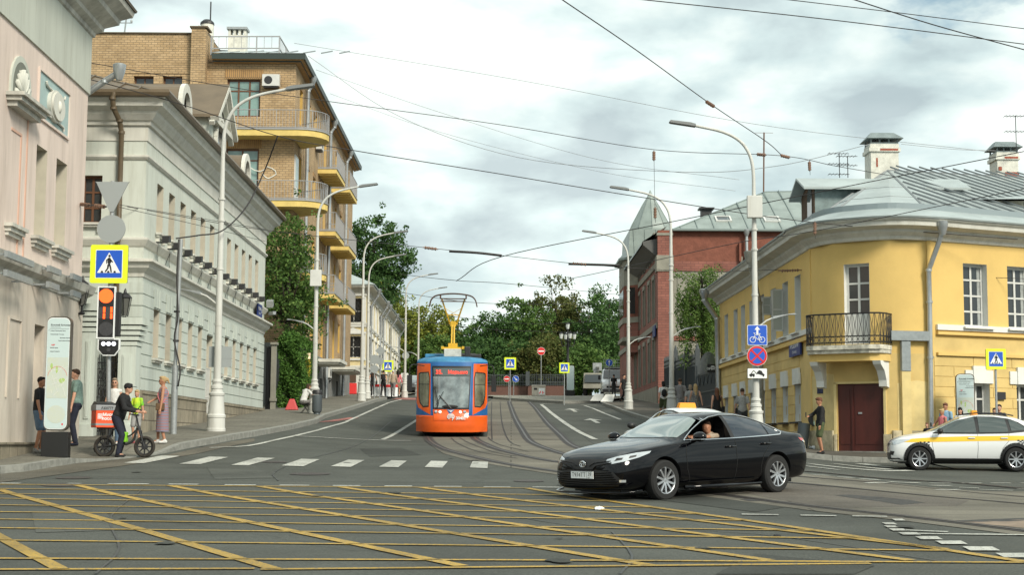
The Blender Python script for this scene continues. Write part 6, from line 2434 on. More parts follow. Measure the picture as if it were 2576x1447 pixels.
def wheel_parts(root,x,y,r,w,rim_m,spokes=10,sgn=1,double=True):
 """wheel = tyre > rim, hub disc; sgn=+1 outer face towards +y"""
 o=Vector((x,y,r))
 mb=MB()
 mb.lathe([(r*.66,-w/2),(r*.9,-w/2),(r*.985,-w*.38),(r,-w*.2),(r,w*.2),(r*.985,w*.38),(r*.9,w/2),(r*.66,w/2),(r*.64,w*.3),(r*.64,-w*.3),(r*.66,-w/2)],(0,0,0),40,axis='y',cap=False)
 wh=mb.build('wheel',M['rubber'],root,smooth=35)
 wh.location=o
 mb=MB()
 f=w/2*sgn
 mb.lathe([(0,f*.2),(r*.62,f*.2)],(0,0,0),32,axis='y',cap=False)
 mb.build('brake_disc',M['black'],wh)
 mb=MB()
 mb.lathe([(r*.60,f*.55),(r*.62,f*.9),(r*.67,f*.98),(r*.67,f*.5)],(0,0,0),40,axis='y',cap=False)
 for k in range(spokes):
  if double:
   a=2*PI*(k//2)/(spokes/2)+(.17 if k%2 else-.17)
   a1=2*PI*(k//2)/(spokes/2)+(.30 if k%2 else-.30)
  else:
   a=a1=2*PI*k/spokes
  p0=(math.cos(a)*r*.10,f*.72,math.sin(a)*r*.10)
  p1=(math.cos(a1)*r*.62,f*.86,math.sin(a1)*r*.62)
  mb.bar(p0,p1,.034*r/.33,.03,up=(0,1,0))
 mb.lathe([(0,f*.86),(r*.16,f*.84),(r*.18,f*.6)],(0,0,0),14,axis='y',cap=False)
 mb.build('rim',rim_m,wh,smooth=35)
 return wh
class Car:
 def __init__(s,root,tab,xs,paint,axles,wr,arch_r,roof_w=.585,interior=None,hole=None):
  s.root=root
  mb=MB()
  rings=[]
  for x in xs:
   zb,wb0,wmax,zmax,zbelt,wbelt,zt=lerp_tab(tab,x)
   h=max(0.0,zt-zbelt)
   c=min(1,h/.40)
   we=wbelt*.80*(1-c)+roof_w*c
   zei=zt-.02-.045*c
   pts=[(0,zb),(wb0*.85,zb),(wb0,zb+.05),(wmax-.015,(zb+zmax)/2),(wmax,zmax),(wmax-.015,(zmax*.55+zbelt*.45)),(wbelt+.012,zbelt-.045),(wbelt-.015,zbelt+.004),(wbelt*.5+we*.5+.022*c,zbelt*.5+zei*.5),(we,zei),(we*.80,zt-.008),(we*.4,zt),(0,zt+.002)]
   rings.append([Vector((x,-y,z))for y,z in pts[:0:-1]]+[Vector((x,y,z))for y,z in pts])
  n=len(rings[0])
  for r_ in rings:
   mb.v+=r_
  for i in range(len(rings)-1):
   for j in range(n):
    j2=(j+1)%n
    mb.f.append([i*n+j,i*n+j2,(i+1)*n+j2,(i+1)*n+j])
    mb.m.append(0)
  for k in(0,len(rings)-1):
   mb.f.append([k*n+j for j in range(n)]if k else[k*n+j for j in range(n)][::-1])
   mb.m.append(0)
  ob=mb.build('tmp',paint)
  bm=bmesh.new()
  bm.from_mesh(ob.data)
  bmesh.ops.remove_doubles(bm,verts=bm.verts,dist=1e-4)
  bmesh.ops.recalc_face_normals(bm,faces=bm.faces)
  bm.to_mesh(ob.data)
  bm.free()
  ob.modifiers.new('s','SUBSURF').render_levels=2
  ob.modifiers['s'].levels=2
  me=evaluated(ob)
  ob.modifiers.clear()
  ob.data=me
  s.bvh=BVHTree.FromObject(ob,bpy.context.evaluated_depsgraph_get())
  cutters=[]
  cm=M['black']
  def cutter(fill):
   c_=MB()
   fill(c_)
   co=c_.build('cut',cm)
   bm_=bmesh.new()
   bm_.from_mesh(co.data)
   bmesh.ops.recalc_face_normals(bm_,faces=bm_.faces)
   bm_.to_mesh(co.data)
   bm_.free()
   cutters.append(co)
  for ax in axles:
   for sg in(-1,1):
    cutter(lambda c_:c_.lathe([(arch_r,sg*.58),(arch_r,sg*1.3)],(ax,0,wr+.01),36,axis='y'))
  if interior:
   cutter(lambda c_:c_.box(*interior))
  for hl in(hole or[]):
   cutter(lambda c_:c_.plate(hl[0],lambda a,b,t:(a,t,b),hl[1],hl[2]))
  ob.data.materials.append(cm)
  for i,co in enumerate(cutters):
   m_=ob.modifiers.new('b%d'%i,'BOOLEAN')
   m_.operation='DIFFERENCE'
   m_.solver='EXACT'
   m_.object=co
   m_.material_mode='TRANSFER'
  me=evaluated(ob)
  ob.modifiers.clear()
  ob.data=me
  ob.data.name='body'
  ob.name='body'
  for co in cutters:
   bpy.data.objects.remove(co)
  for p in me.polygons:
   p.use_smooth=True
  me.set_sharp_from_angle(angle=R(32))
  ob.parent=root
  s.body=ob
 def cast(s,o,d):
  h=s.bvh.ray_cast(Vector(o),Vector(d))
  return h[0],h[1]
 def patch(s,name,poly,axis,m,off=.004,parent=None,step=.06,sg=1,mi=0):
  """project a 2-D polygon onto the body. axis 'y': (x,z) from side sg; 'x': (y,z) from front sg=1/back -1; 'z': (x,y) from above; or a vector"""
  last=[Vector((0,0,0))]
  def fn(a,b):
   if axis=='y':
    o,d=Vector((a,3*sg,b)),Vector((0,-sg,0))
   elif axis=='x':
    o,d=Vector((4*sg,a,b)),Vector((-sg,0,0))
   elif axis=='z':
    o,d=Vector((a,b,3)),Vector((0,0,-1))
   else:
    e=Vector((-axis.y,axis.x,0))*(sg)
    ax_=Vector((axis.x,axis.y*sg,0))
    e=Vector((-axis.y,axis.x*sg,0))
    o=e*a+Vector((0,0,b))+ax_*4
    d=-ax_
   p,nrm=s.cast(o,d)
   if p is None:
    return last[0]
   if nrm.dot(d)>0:
    nrm=-nrm
   last[0]=p+nrm*off
   return last[0]
  mb=drape(poly,step,fn)
  return mb.build(name,m,parent or s.root,smooth=True)
 def line(s,pts,w,m,name='panel_gap',sg=1,off=.0035,axis='y',parent=None,tube=None,closed=False,mb=None):
  if closed:
   pts=list(pts)+[pts[0]]
  q=resample([(a,b,0)for a,b in pts],.05)
  out,ns=[],[]
  for p in q:
   if axis=='y':
    o,d=Vector((p.x,3*sg,p.y)),Vector((0,-sg,0))
   elif axis=='z':
    o,d=Vector((p.x,p.y,3)),Vector((0,0,-1))
   else:
    o,d=Vector((4*sg,p.x,p.y)),Vector((-sg,0,0))
   h,nrm=s.cast(o,d)
   if h is not None:
    if nrm.dot(d)>0:
     nrm=-nrm
    out.append(h+nrm*off)
    ns.append(nrm)
  own=mb is None
  mb=mb or MB()
  if len(out)>1:
   if tube:
    mb.tube(out,tube,6)
   else:
    for i in range(len(out)-1):
     t=(out[i+1]-out[i]).normalized()
     b_=t.cross(ns[i]).normalized()*w/2
     mb.quad(out[i]-b_,out[i]+b_,out[i+1]+b_,out[i+1]-b_)
  if own:
   return mb.build(name,m,parent or s.root)
  return mb
  # black sedan
SEDAN=[(2.42,.26,.40,.50,.45,.60,.46,.62),(2.38,.22,.60,.68,.46,.68,.60,.70),(2.30,.20,.72,.79,.48,.735,.70,.765),(2.15,.19,.78,.855,.52,.785,.77,.835),(1.90,.19,.80,.895,.56,.835,.815,.895),(1.50,.19,.81,.915,.60,.885,.84,.955),(1.12,.19,.82,.91,.62,.925,.85,1.00),(0.92,.19,.82,.905,.62,.94,.855,1.075),(0.60,.19,.82,.90,.62,.945,.855,1.235),(0.28,.19,.82,.90,.62,.95,.855,1.365),(0.05,.19,.82,.90,.62,.955,.855,1.42),(-.30,.19,.82,.90,.63,.965,.855,1.445),(-.80,.19,.82,.905,.64,.98,.855,1.425),(-1.15,.19,.82,.915,.65,.995,.85,1.36),(-1.50,.19,.82,.92,.66,1.01,.84,1.245),(-1.85,.20,.81,.91,.68,1.02,.82,1.13),(-2.15,.22,.80,.885,.68,1.025,.79,1.085),(-2.30,.24,.76,.84,.66,1.01,.74,1.075),(-2.38,.27,.68,.78,.62,.93,.70,.98),(-2.42,.32,.58,.68,.58,.78,.60,.80)]
XS=[2.42,2.38,2.30,2.15,1.90,1.70,1.50,1.30,1.12,1.0,.92,.76,.60,.44,.28,.15,.05,-.12,-.30,-.55,-.80,-1.0,-1.15,-1.32,-1.50,-1.68,-1.85,-2.0,-2.15,-2.24,-2.30,-2.34,-2.38,-2.42]
def black_sedan():
 a,b=Vector((2.49,25.05)),Vector((4.62,26.85))
 h=(a-b).normalized()
 rt=Vector((h.y,-h.x))
 c=(a+b)/2+rt*.79
 ang=math.atan2(h.y,h.x)
 zc=(G(*a)+G(*b))/2-.01
 root=thing('black_sedan','glossy black four-door sedan with chrome window trim turning across the junction','car',(c.x,c.y,zc))
 root.rotation_euler=(0,R(1.7),ang)
 root.rotation_mode='XYZ'
 fw=[(.83,.985),(.50,1.155),(.22,1.275),(.02,1.335),(-.22,1.365),(-.27,1.365),(-.33,1.00)]
 C=Car(root,SEDAN,XS,M['paintblack'],(1.41,-1.415),.335,.385,interior=(-1.1,.78,-.66,.66,.55,1.34),hole=[(fw,.5,1.2)])
 rwin=[(-.37,1.00),(-.33,1.368),(-.65,1.358),(-.98,1.31),(-1.24,1.235),(-1.26,1.05),(-1.25,1.022)]
 qwin=[(-1.30,1.025),(-1.29,1.215),(-1.50,1.125),(-1.62,1.065),(-1.58,1.04)]
 full=[(.87,.968),(.52,1.148),(.22,1.283),(.0,1.348),(-.28,1.382),(-.65,1.378),(-1.0,1.328),(-1.35,1.225),(-1.60,1.115),(-1.68,1.06),(-1.60,1.022),(-1.2,1.005),(-.4,.985)]
 for sg in(1,-1):
  C.patch('side_glass',rwin,'y',M['carglass'],sg=sg,off=.006)
  C.patch('quarter_glass',qwin,'y',M['carglass'],sg=sg,off=.006)
  if sg<0:
   C.patch('side_glass',fw,'y',M['carglass'],sg=sg,off=.006)
  C.line(full,0,M['chrome'],'window_trim',sg=sg,tube=.0115,off=.006,closed=True)
  C.patch('pillar',[(-.28,.99),(-.26,1.365),(-.34,1.365),(-.37,.995)],'y',M['black'],sg=sg,off=.009)
  mb=MB()
  for ln in([(.86,.93),(.90,.75),(.88,.50),(.78,.30)],[(-.36,.98),(-.36,.6),(-.33,.28)],[(-1.28,1.0),(-1.24,.85),(-1.05,.68),(-.98,.50),(-1.0,.35)],[(.82,.285),(-.98,.285)],[(1.62,.86),(1.2,.905),(.9,.93)]):
   C.line(ln,.008,None,sg=sg,mb=mb)
  mb.build('panel_gap',M['rubber'],root)
  for x in(-.22,-1.13):
   mb=MB()
   p,n_=C.cast((x,3*sg,.845 if x>-1 else .875),(0,-sg,0))
   mb.bar(p+Vector((-.11,sg*.03,0)),p+Vector((.11,sg*.03,0)),.022,.03)
   mb.box(p.x-.11,p.x-.09,min(p.y,p.y+sg*.04),max(p.y,p.y+sg*.04),p.z-.012,p.z+.012)
   mb.box(p.x+.09,p.x+.11,min(p.y,p.y+sg*.04),max(p.y,p.y+sg*.04),p.z-.012,p.z+.012)
   mb.build('door_handle',M['paintblack'],root,smooth=True)
  mb=MB()
  mb.ell((.70,sg*1.02,1.03),(.10,.13,.085),14)
  mb.tube([(.72,sg*.86,.95),(.71,sg*.95,.985)],.035,6)
  mr=mb.build('mirror',M['paintblack'],root,smooth=True)
  mb=MB()
  mb.box(.66,.795,sg*1.02-.115,sg*1.02+.115,.985,.997)
  mb.build('mirror_trim',M['chrome'],mr)
  d=Vector((.80,.60,0))
  hl=C.patch('headlight',[(-1.03,.665),(-.92,.628),(-.72,.665),(-.50,.725),(-.36,.785),(-.335,.822),(-.55,.80),(-.80,.752),(-1.0,.70)],d,M['lens'],sg=sg,off=.006,step=.04)
  C.patch('headlight_unit',[(-.88,.672),(-.76,.69),(-.74,.725),(-.84,.72)],d,M['black'],sg=sg,off=.009,parent=hl,step=.04)
  C.patch('headlight_unit',[(-.66,.71),(-.55,.735),(-.54,.765),(-.64,.75)],d,M['black'],sg=sg,off=.009,parent=hl,step=.04)
  C.patch('fog_lamp',[(-.80,.335),(-.70,.335),(-.70,.375),(-.80,.375)],d,M['lens'],sg=sg,off=.012,step=.04)
  C.patch('tail_light',[(-2.10,.955),(-2.35,.93),(-2.37,.87),(-2.24,.875),(-2.14,.905)],'y',M['redlens'],sg=sg,off=.006,step=.04)
  C.patch('tail_light_clear',[(-2.18,.90),(-2.35,.905),(-2.37,.85),(-2.25,.86)],'y',M['lens'],sg=sg,off=.010,step=.04)
 C.patch('windscreen',[(1.06,-.30),(1.06,.30),(.985,.60),(.92,.70),(.60,.655),(.30,.56),(.265,.3),(.26,0),(.265,-.3),(.30,-.56),(.60,-.655),(.92,-.70),(.985,-.60)],'z',M['windscreen'],off=.006)
 C.patch('rear_window',[(-1.12,-.42),(-1.12,.42),(-1.5,.52),(-1.84,.58),(-1.88,0),(-1.84,-.58),(-1.5,-.52)],'z',M['carglass'],off=.006)
 C.patch('upper_grille',[(-.62,.655),(-.30,.60),(-.22,.54),(.22,.54),(.30,.60),(.62,.655),(.60,.69),(.3,.70),(0,.705),(-.3,.70),(-.60,.69)],'x',M['black'],off=.005,step=.05)
 mb=MB()
 for pts in([(-.62,.645),(-.30,.592),(-.20,.515),(.20,.515),(.30,.592),(.62,.645)],[(-.60,.672),(-.26,.64),(-.15,.585)],[(.60,.672),(.26,.64),(.15,.585)]):
  C.line(pts,0,None,axis='x',tube=.009,mb=mb,off=.010)
 mb.build('grille_bar',M['paintblack'],root,smooth=True)
 C.patch('bumper_intake',[(-.70,.27),(.70,.27),(.78,.36),(.66,.50),(.30,.53),(0,.50),(-.30,.53),(-.66,.50),(-.78,.36)],'x',M['black'],off=.004,step=.05)
 for k in range(6):
  z=.30+k*.036
  w_=.74-.022*k
  C.line([(-w_,z+.01),(-.4,z-.005),(0,z-.012),(.4,z-.005),(w_,z+.01)],0,M['paintblack'],'grille_slat',axis='x',tube=.0075,off=.012)
 p,n_=C.cast((4,0,.615),(-1,0,0))
 mb=MB()
 for rx,rz in((.070,.050),(.028,.046),(.055,.020)):
  mb.tube([(p.x+.022,rx*math.cos(t),.622+(0 if rx>.06 else(.004 if rx<.03 else .018))+rz*math.sin(t))for t in[k*PI/10 for k in range(21)]],.0065,6)
 mb.build('badge',M['chrome'],root,smooth=True)
 mb=MB()
 px_=2.455
 mb.box(px_-.015,px_,-.265,.265,.385,.505)
 pl_=mb.build('number_plate',M['signwhite'],root)
 mb=MB()
 for(y0,y1,z0,z1)in((-.262,.262,.386,.389),(-.262,.262,.501,.504),(-.262,-.259,.386,.504),(.259,.262,.386,.504),(.118,.121,.386,.504)):
  mb.box(px_,px_+.002,y0,y1,z0,z1)
 text_mesh('Т974ТТ',.098,lambda x,y,t:(px_+.003,-.07+x,.442+y),mb=mb)
 text_mesh('39',.08,lambda x,y,t:(px_+.003,.19+x,.455+y),mb=mb)
 text_mesh('RUS',.026,lambda x,y,t:(px_+.003,.17+x,.403+y),mb=mb)
 mb.build('plate_characters',M['signblack'],pl_)
 mb=MB()
 mb.tube(spline([(2.0,-.93,.20),(2.28,-.80,.165),(2.45,-.45,.165),(2.50,0,.165),(2.45,.45,.165),(2.28,.80,.165),(2.0,.93,.20)],5),.028,8,flat=.55)
 mb.build('front_lip',M['paintblack'],root,smooth=True)
 for sg in(1,-1):
  mb=MB()
  mb.tube([(.95,sg*.885,.20),(.2,sg*.905,.195),(-.95,sg*.895,.20)],.035,8)
  mb.build('side_skirt',M['paintblack'],root,smooth=True)
 mb=MB()
 mb.box(-2.2,2.1,-.55,.55,.16,.30)
 mb.build('underbody',M['black'],root)
 for ax in(1.41,-1.415):
  for sg in(1,-1):
   wheel_parts(root,ax,sg*.80,.335,.215,M['alloy'],10,sg)
 mb=MB()
 for y in(-.36,.36):
  mb.box(-.25,.2,y-.22,y+.22,.56,.70)
  mb.hexa([(-.42,y-.22,.62),(-.22,y-.22,.62),(-.22,y+.22,.62),(-.42,y+.22,.62),(-.62,y-.18,1.18),(-.48,y-.18,1.18),(-.48,y+.18,1.18),(-.62,y+.18,1.18)])
  mb.box(-.66,-.54,y-.1,y+.1,1.17,1.30)
 mb.build('front_seats',M['black'],root)
 mb=MB()
 mb.tube([(.40+.05*math.sin(t),.36+.18*math.cos(t),.90+.17*math.sin(t))for t in[k*PI/10 for k in range(21)]],.014,6)
 mb.build('steering_wheel',M['black'],root)
 return root,Matrix.Translation(root.location)@root.rotation_euler.to_matrix().to_4x4()
SED,SEDM=black_sedan()
# hatchback taxis
HATCH=[(2.10,.30,.36,.46,.50,.64,.42,.66),(2.06,.25,.54,.64,.52,.73,.56,.76),(1.98,.22,.66,.75,.54,.80,.66,.84),(1.80,.21,.72,.82,.58,.86,.74,.92),(1.40,.21,.76,.865,.62,.90,.79,.985),(1.05,.21,.78,.87,.64,.93,.80,1.03),(0.80,.21,.78,.865,.65,.95,.80,1.13),(0.40,.21,.78,.86,.65,.96,.80,1.32),(0.10,.21,.78,.86,.65,.97,.80,1.44),(-.30,.21,.78,.86,.66,.98,.80,1.495),(-.80,.21,.78,.86,.66,.99,.80,1.49),(-1.30,.21,.78,.87,.67,1.01,.79,1.43),(-1.70,.22,.77,.865,.68,1.02,.77,1.31),(-1.90,.24,.74,.84,.68,1.02,.74,1.17),(-2.04,.27,.68,.79,.64,.98,.70,1.03),(-2.12,.32,.58,.68,.60,.80,.60,.83)]
XH=[2.10,2.06,1.98,1.80,1.60,1.40,1.20,1.05,.92,.80,.60,.40,.25,.10,-.10,-.30,-.55,-.80,-1.05,-1.30,-1.50,-1.70,-1.80,-1.90,-1.98,-2.04,-2.12]
def hatch(name,label,x,y,ang,paint,taxi=True,cladding=True,pitch=0.0,zoff=0.0):
 root=thing(name,label,'taxi' if taxi else 'car',(x,y,G(x,y)+zoff))
 root.rotation_euler=(0,pitch,ang)
 C=Car(root,HATCH,XH,paint,(1.30,-1.30),.315,.365,roof_w=.56)
 fwin=[(.88,1.00),(.52,1.17),(.20,1.31),(-.02,1.375),(-.22,1.40),(-.26,1.00)]
 rwin=[(-.34,1.005),(-.32,1.405),(-.75,1.395),(-1.05,1.36),(-1.12,1.05),(-1.08,1.02)]
 qwin=[(-1.20,1.045),(-1.14,1.345),(-1.35,1.28),(-1.55,1.15),(-1.58,1.08)]
 for sg in(1,-1):
  for nm,w_ in(('side_glass',fwin),('side_glass',rwin),('quarter_glass',qwin)):
   C.patch(nm,w_,'y',mat('clear_side_glass',(.05,.065,.06),.04,spec=1.0,coat=.6),sg=sg,off=.018,step=.03)
  C.patch('window_surround',[(.93,.985),(.54,1.19),(.2,1.335),(-.25,1.43),(-.75,1.425),(-1.15,1.375),(-1.4,1.29),(-1.62,1.14),(-1.62,1.05),(-1.1,1.0),(-.3,.985)],'y',M['black'],sg=sg,off=.007,step=.05)
  C.line([(.92,.985),(.54,1.175),(.2,1.325),(-.25,1.425),(-.75,1.42),(-1.15,1.37),(-1.4,1.28),(-1.62,1.14),(-1.62,1.05),(-1.1,1.0),(-.3,.985)],.03,M['black'],'window_seal',sg=sg,off=.0045,closed=True)
  mb=MB()
  for ln in([(.92,.96),(.95,.7),(.88,.34)],[(-.29,1.0),(-.29,.6),(-.27,.34)],[(-1.13,1.0),(-1.12,.8),(-.95,.6),(-.92,.4)]):
   C.line(ln,.008,None,sg=sg,mb=mb)
  mb.build('panel_gap',M['rubber'],root)
  for xh in(-.12,-1.0):
   mb=MB()
   p,n_=C.cast((xh,3*sg,.87),(0,-sg,0))
   mb.bar(p+Vector((-.09,sg*.025,0)),p+Vector((.09,sg*.025,0)),.03,.03)
   mb.build('door_handle',paint,root)
  mb=MB()
  mb.ell((.74,sg*.97,1.04),(.085,.11,.08),12)
  mb.tube([(.76,sg*.80,.98),(.75,sg*.9,1.0)],.03,6)
  mb.build('mirror',M['black']if taxi else paint,root,smooth=True)
  if taxi:
   C.patch('yellow_stripe',[(1.90,.80),(1.60,.83),(.9,.88),(0,.91),(-1.2,.93),(-2.0,.93),(-2.0,.83),(-1.2,.80),(0,.78),(.9,.755),(1.55,.745),(1.82,.755)],'y',M['taxiyellow'],sg=sg,off=.005,step=.08)
   mb=MB()
   for cx,cz in((1.02,.66),(-1.62,.72)):
    for i in range(5):
     for j in range(3):
      if(i+j)%2==0:
       xx,zz=cx+i*.055,cz+j*.035
       o_=C.patch('t',[(xx,zz),(xx+.055,zz),(xx+.055,zz+.035),(xx,zz+.035)],'y',M['black'],sg=sg,off=.008,step=.1)
       mb.add([v.co.copy()for v in o_.data.vertices],[list(p.vertices)for p in o_.data.polygons])
       bpy.data.objects.remove(o_)
   mb.build('checker_mark',M['signblack'],root)
  if cladding:
   C.patch('sill_cladding',[(.93,.22),(-.93,.22),(-.93,.335),(.93,.335)],'y',M['black'],sg=sg,off=.012)
   for ax in(1.30,-1.30):
    mb=MB()
    arc=[(ax+.385*math.cos(t),.32+.385*math.sin(t))for t in[PI*(k-.5)/11 for k in range(13)]]
    C.line([q for q in arc if q[1]>.24],.09,None,sg=sg,mb=mb,off=.012)
    mb.build('arch_cladding',M['black'],root)
   mb=MB()
   mb.tube([(.1,sg*.53,1.49),(-.3,sg*.545,1.53),(-1.0,sg*.54,1.52),(-1.3,sg*.53,1.46)],.016,6)
   mb.build('roof_rail',M['black'],root,smooth=True)
  d=Vector((.80,.60,0))
  C.patch('headlight',[(-.90,.70),(-.74,.66),(-.50,.70),(-.30,.80),(-.28,.835),(-.55,.81),(-.84,.76)],d,M['lens'],sg=sg,off=.006,step=.04)
  C.patch('fog_lamp',[(-.86,.42),(-.66,.40),(-.60,.50),(-.80,.52)],d,M['black'],sg=sg,off=.006,step=.04)
  C.patch('tail_light',[(-1.92,1.0),(-2.07,.95),(-2.09,.78),(-1.98,.80)],'y',M['redlens'],sg=sg,off=.006,step=.04)
 C.patch('windscreen',[(1.02,-.30),(1.02,.30),(.93,.58),(.84,.655),(.50,.60),(.16,.51),(.13,0),(.16,-.51),(.50,-.60),(.84,-.655),(.93,-.58)],'z',M['windscreen'],off=.006)
 C.patch('rear_window',[(-.56,1.06),(.56,1.06),(.44,1.36),(-.44,1.36)],'x',M['carglass'],sg=-1,off=.006)
 C.patch('bumper_intake',[(-.55,.33),(.55,.33),(.60,.47),(-.60,.47)],'x',M['black'],off=.005,step=.06)
 C.patch('bumper_cladding',[(-.70,.22),(.70,.22),(.74,.33),(-.74,.33)],'x',M['black'],off=.006,step=.06)
 C.patch('upper_grille',[(-.42,.655),(.42,.655),(.46,.72),(-.46,.72)],'x',M['black'],off=.005,step=.06)
 for ax in(1.30,-1.30):
  for sg in(1,-1):
   wheel_parts(root,ax,sg*.76,.315,.20,M['alloy'],8 if taxi else 10,sg,double=False)
 mb=MB()
 mb.box(-1.9,1.8,-.5,.5,.18,.32)
 mb.build('underbody',M['black'],root)
 if taxi:
  mb=MB()
  mb.hexa([(-.38,-.22,1.49),(-.20,-.22,1.49),(-.20,.22,1.49),(-.38,.22,1.49),(-.36,-.19,1.61),(-.24,-.19,1.61),(-.24,.19,1.61),(-.36,.19,1.61)])
  mb.build('roof_sign',M['orange_lamp'],root,bevel=.01)
 return root,C
_tx=(P(2320,1186,41.45).x,P(2551,1186,41.0).x)
TAXI,TC=hatch('taxi','white hatchback taxi with a yellow side stripe waiting in front of the yellow house',(_tx[0]+_tx[1])/2+.12,41.22+.74,PI-.17,M['paintwhite'],pitch=0.0,zoff=-.03)
TAXI.scale=(.97,.97,1.03)
TAXI2,TC2=hatch('taxi','white taxi with an orange roof lamp mostly hidden behind the black sedan',3.80,34.0,R(107),M['paintwhite'],cladding=False,zoff=-.03,pitch=-.035)
TAXI2.scale=(.95,.95,.94)
mb=MB()
text_mesh('Такси',.12,lambda x,y,t:(-1.93+(y+.02)*.6,-x,1.19+y),mb=mb,bold=.002)
mb.build('rear_lettering',M['signwhite'],TAXI2)
hatch('parked_car','dark grey parked car just left of the tram at the top of the street',T(1036,118),118,R(268),M['paintgrey'],taxi=False,cladding=False)
# tram
M['tramorange']=mat('tram_orange',(0.78,0.115,0.012),0.35,coat=.4,var=.12,vscale=2)
M['tramblue']=mat('tram_blue',(0.018,0.125,0.36),0.35,coat=.4,var=.15,vscale=2)
M['tramroof']=mat('tram_roof_blue',(0.045,0.22,0.40),0.5,var=.35,vscale=3)
M['tramglass']=mat('tram_side_glass',(0.20,0.20,0.14),0.08,spec=.8,var=.5,vscale=1.5)
M['pyellow']=mat('pantograph_yellow',(0.66,0.40,0.03),0.5)
M['led']=mat('led_red',(0.5,0.03,0.02),.5,emit=(1,.09,.05),estr=1.0)
def tram():
 Y0=51.6
 ctr=P(1135.5,1080,Y0)
 x0,g=ctr.x,G(ctr.x,Y0+3)
 slope=(G(x0,Y0+12)-G(x0,Y0+1))/11
 root=thing('tram','orange and blue single-car tram with a raised yellow pantograph coming down the street','tram',(x0,Y0,G(x0,Y0)))
 root.rotation_euler=(slope*.93,0,.022)
 W,H,L=1.225,2.66,16.0
 zs=.17
 def fy(x,z):
  a=abs(x)/W
  y=.62*a**3.2
  if z>1.0:
   y+=.17*(z-1.0)
  if z<.72:
   y-=.10*(1-a**3)
   if z<.40:
    y+=.06*(.40-z)/.3
  return y
 n=16
 xs_=[W*math.sin(PI/2*(i/n))for i in range(-n,n+1)]
 zz=[zs,.28,.40,.52,.70,.73,1.0,1.3,1.6,1.9,2.2,2.45,2.56]
 mb=MB()
 o=0
 nx=len(xs_)
 for z in zz:
  for x in xs_:
   mb.v.append(Vector((x,fy(x,z),z)))
 for j in range(len(zz)-1):
  for i in range(nx-1):
   mb.f.append([j*nx+i,j*nx+i+1,(j+1)*nx+i+1,(j+1)*nx+i])
   mb.m.append(0 if zz[j]<.72 else(1 if zz[j]<2.4 else 1))
 for sg in(-1,1):
  for z0_,z1_,mi in((zs,.40,0),(.40,.73,0),(.73,1.05,1),(1.05,2.2,1),(2.2,2.56,1)):
   mb.quad((sg*W,fy(W,z0_),z0_),(sg*W,L,z0_),(sg*W,L,z1_),(sg*W,fy(W,z1_),z1_),mi)
 mb.quad((-W,L,zs),(W,L,zs),(W,L,2.56),(-W,L,2.56),1)
 body=mb.build('body',[M['tramorange'],M['tramblue']],root,smooth=30)
 mb=MB()
 zr=[(1.0,2.56),(.97,2.63),(.86,2.70),(.6,2.74),(0,2.76)]
 pts=[]
 for k,(fx,z)in enumerate(zr):
  for x in xs_:
   pts.append(Vector((x*fx,fy(x,2.56)+(1-fx)*.9,z)))
 mb.v=pts
 for j in range(len(zr)-1):
  for i in range(nx-1):
   mb.f.append([j*nx+i,j*nx+i+1,(j+1)*nx+i+1,(j+1)*nx+i])
   mb.m.append(0)
 for sg in(-1,1):
  for(f0,z0_),(f1,z1_)in zip(zr,zr[1:]):
   mb.quad((sg*W*f0,.9,z0_),(sg*W*f0,L,z0_),(sg*W*f1,L,z1_),(sg*W*f1,.9,z1_))
 mb.build('roof',M['tramroof'],root,smooth=50)
 def pt(name,poly,m,off=.006,parent=None,step=.10):
  return drape(poly,step,lambda x,z:(x,fy(x,z)-off,z)).build(name,m,parent or root,smooth=True)
 u2x=lambda u:(u-1135.5)/3800*(Y0+.1)
 v2z=lambda v:(1098.0-v)/3800*(Y0+.1)+.06
 for sg in(-1,1):
  q=lambda pts:[(sg*a,b)for a,b in pts]
  pt('side_front_panel',q([(.70,.74),(1.215,1.02),(1.215,2.50),(.74,2.50),(.72,1.6),(.705,1.0)]),M['tramorange'],.006)
  pt('blue_corner',q([(.70,.74),(1.215,.74),(1.215,1.15),(1.12,.90),(.95,.80)]),M['tramblue'],.010)
  w_=pt('corner_window',q([(.78,1.02),(.98,1.0),(1.10,1.14),(1.15,1.4),(1.16,2.16),(1.10,2.20),(.80,2.22),(.76,2.0)]),M['black'],.012)
  pt('corner_window_glass',q([(.80,1.06),(.97,1.04),(1.07,1.16),(1.12,1.4),(1.13,2.12),(1.08,2.16),(.82,2.18),(.785,2.0)]),M['tramglass'],.016,w_)
  pt('window_bar',q([(.79,1.78),(1.125,1.78),(1.125,1.80),(.79,1.80)]),M['black'],.020,w_)
  pt('pillar',q([(.66,.74),(.715,.74),(.735,2.5),(.70,2.5)]),M['tramblue'],.014)
  mb=MB()
  mb.tube(spline([(sg*.95,.25,2.42),(sg*1.30,-.05,2.46),(sg*1.42,-.12,2.36),(sg*1.43,-.12,2.1)]),.018,6)
  mb.box(sg*1.43-.085,sg*1.43+.085,-.2,-.08,1.55,2.1)
  mb.build('mirror',M['black'],root,bevel=.02)
 ws=pt('windscreen_seal',[(-.635,.95),(.60,.95),(.655,2.42),(-.68,2.42)],M['black'],.012)
 gm=mat('tram_windscreen',(.20,.24,.245),.04,spec=1.0,coat=1.0,var=.85,vscale=1.6)  # light and dark blotches in the colour imitate reflections on the windscreen
 pt('windscreen',[(-.60,1.0),(.565,1.0),(.605,2.06),(-.64,2.06)],gm,.018,ws)
 dp=pt('destination_display',[(-.62,2.08),(.60,2.08),(.62,2.35),(-.645,2.35)],mat('display_glass',(.10,.12,.12),.15),.018,ws)
 mb=MB()
 text_mesh('35.',.19,lambda x,y,t:(-.44+x,fy(0,2.2)-.03,2.205+y),mb=mb,bold=.006)
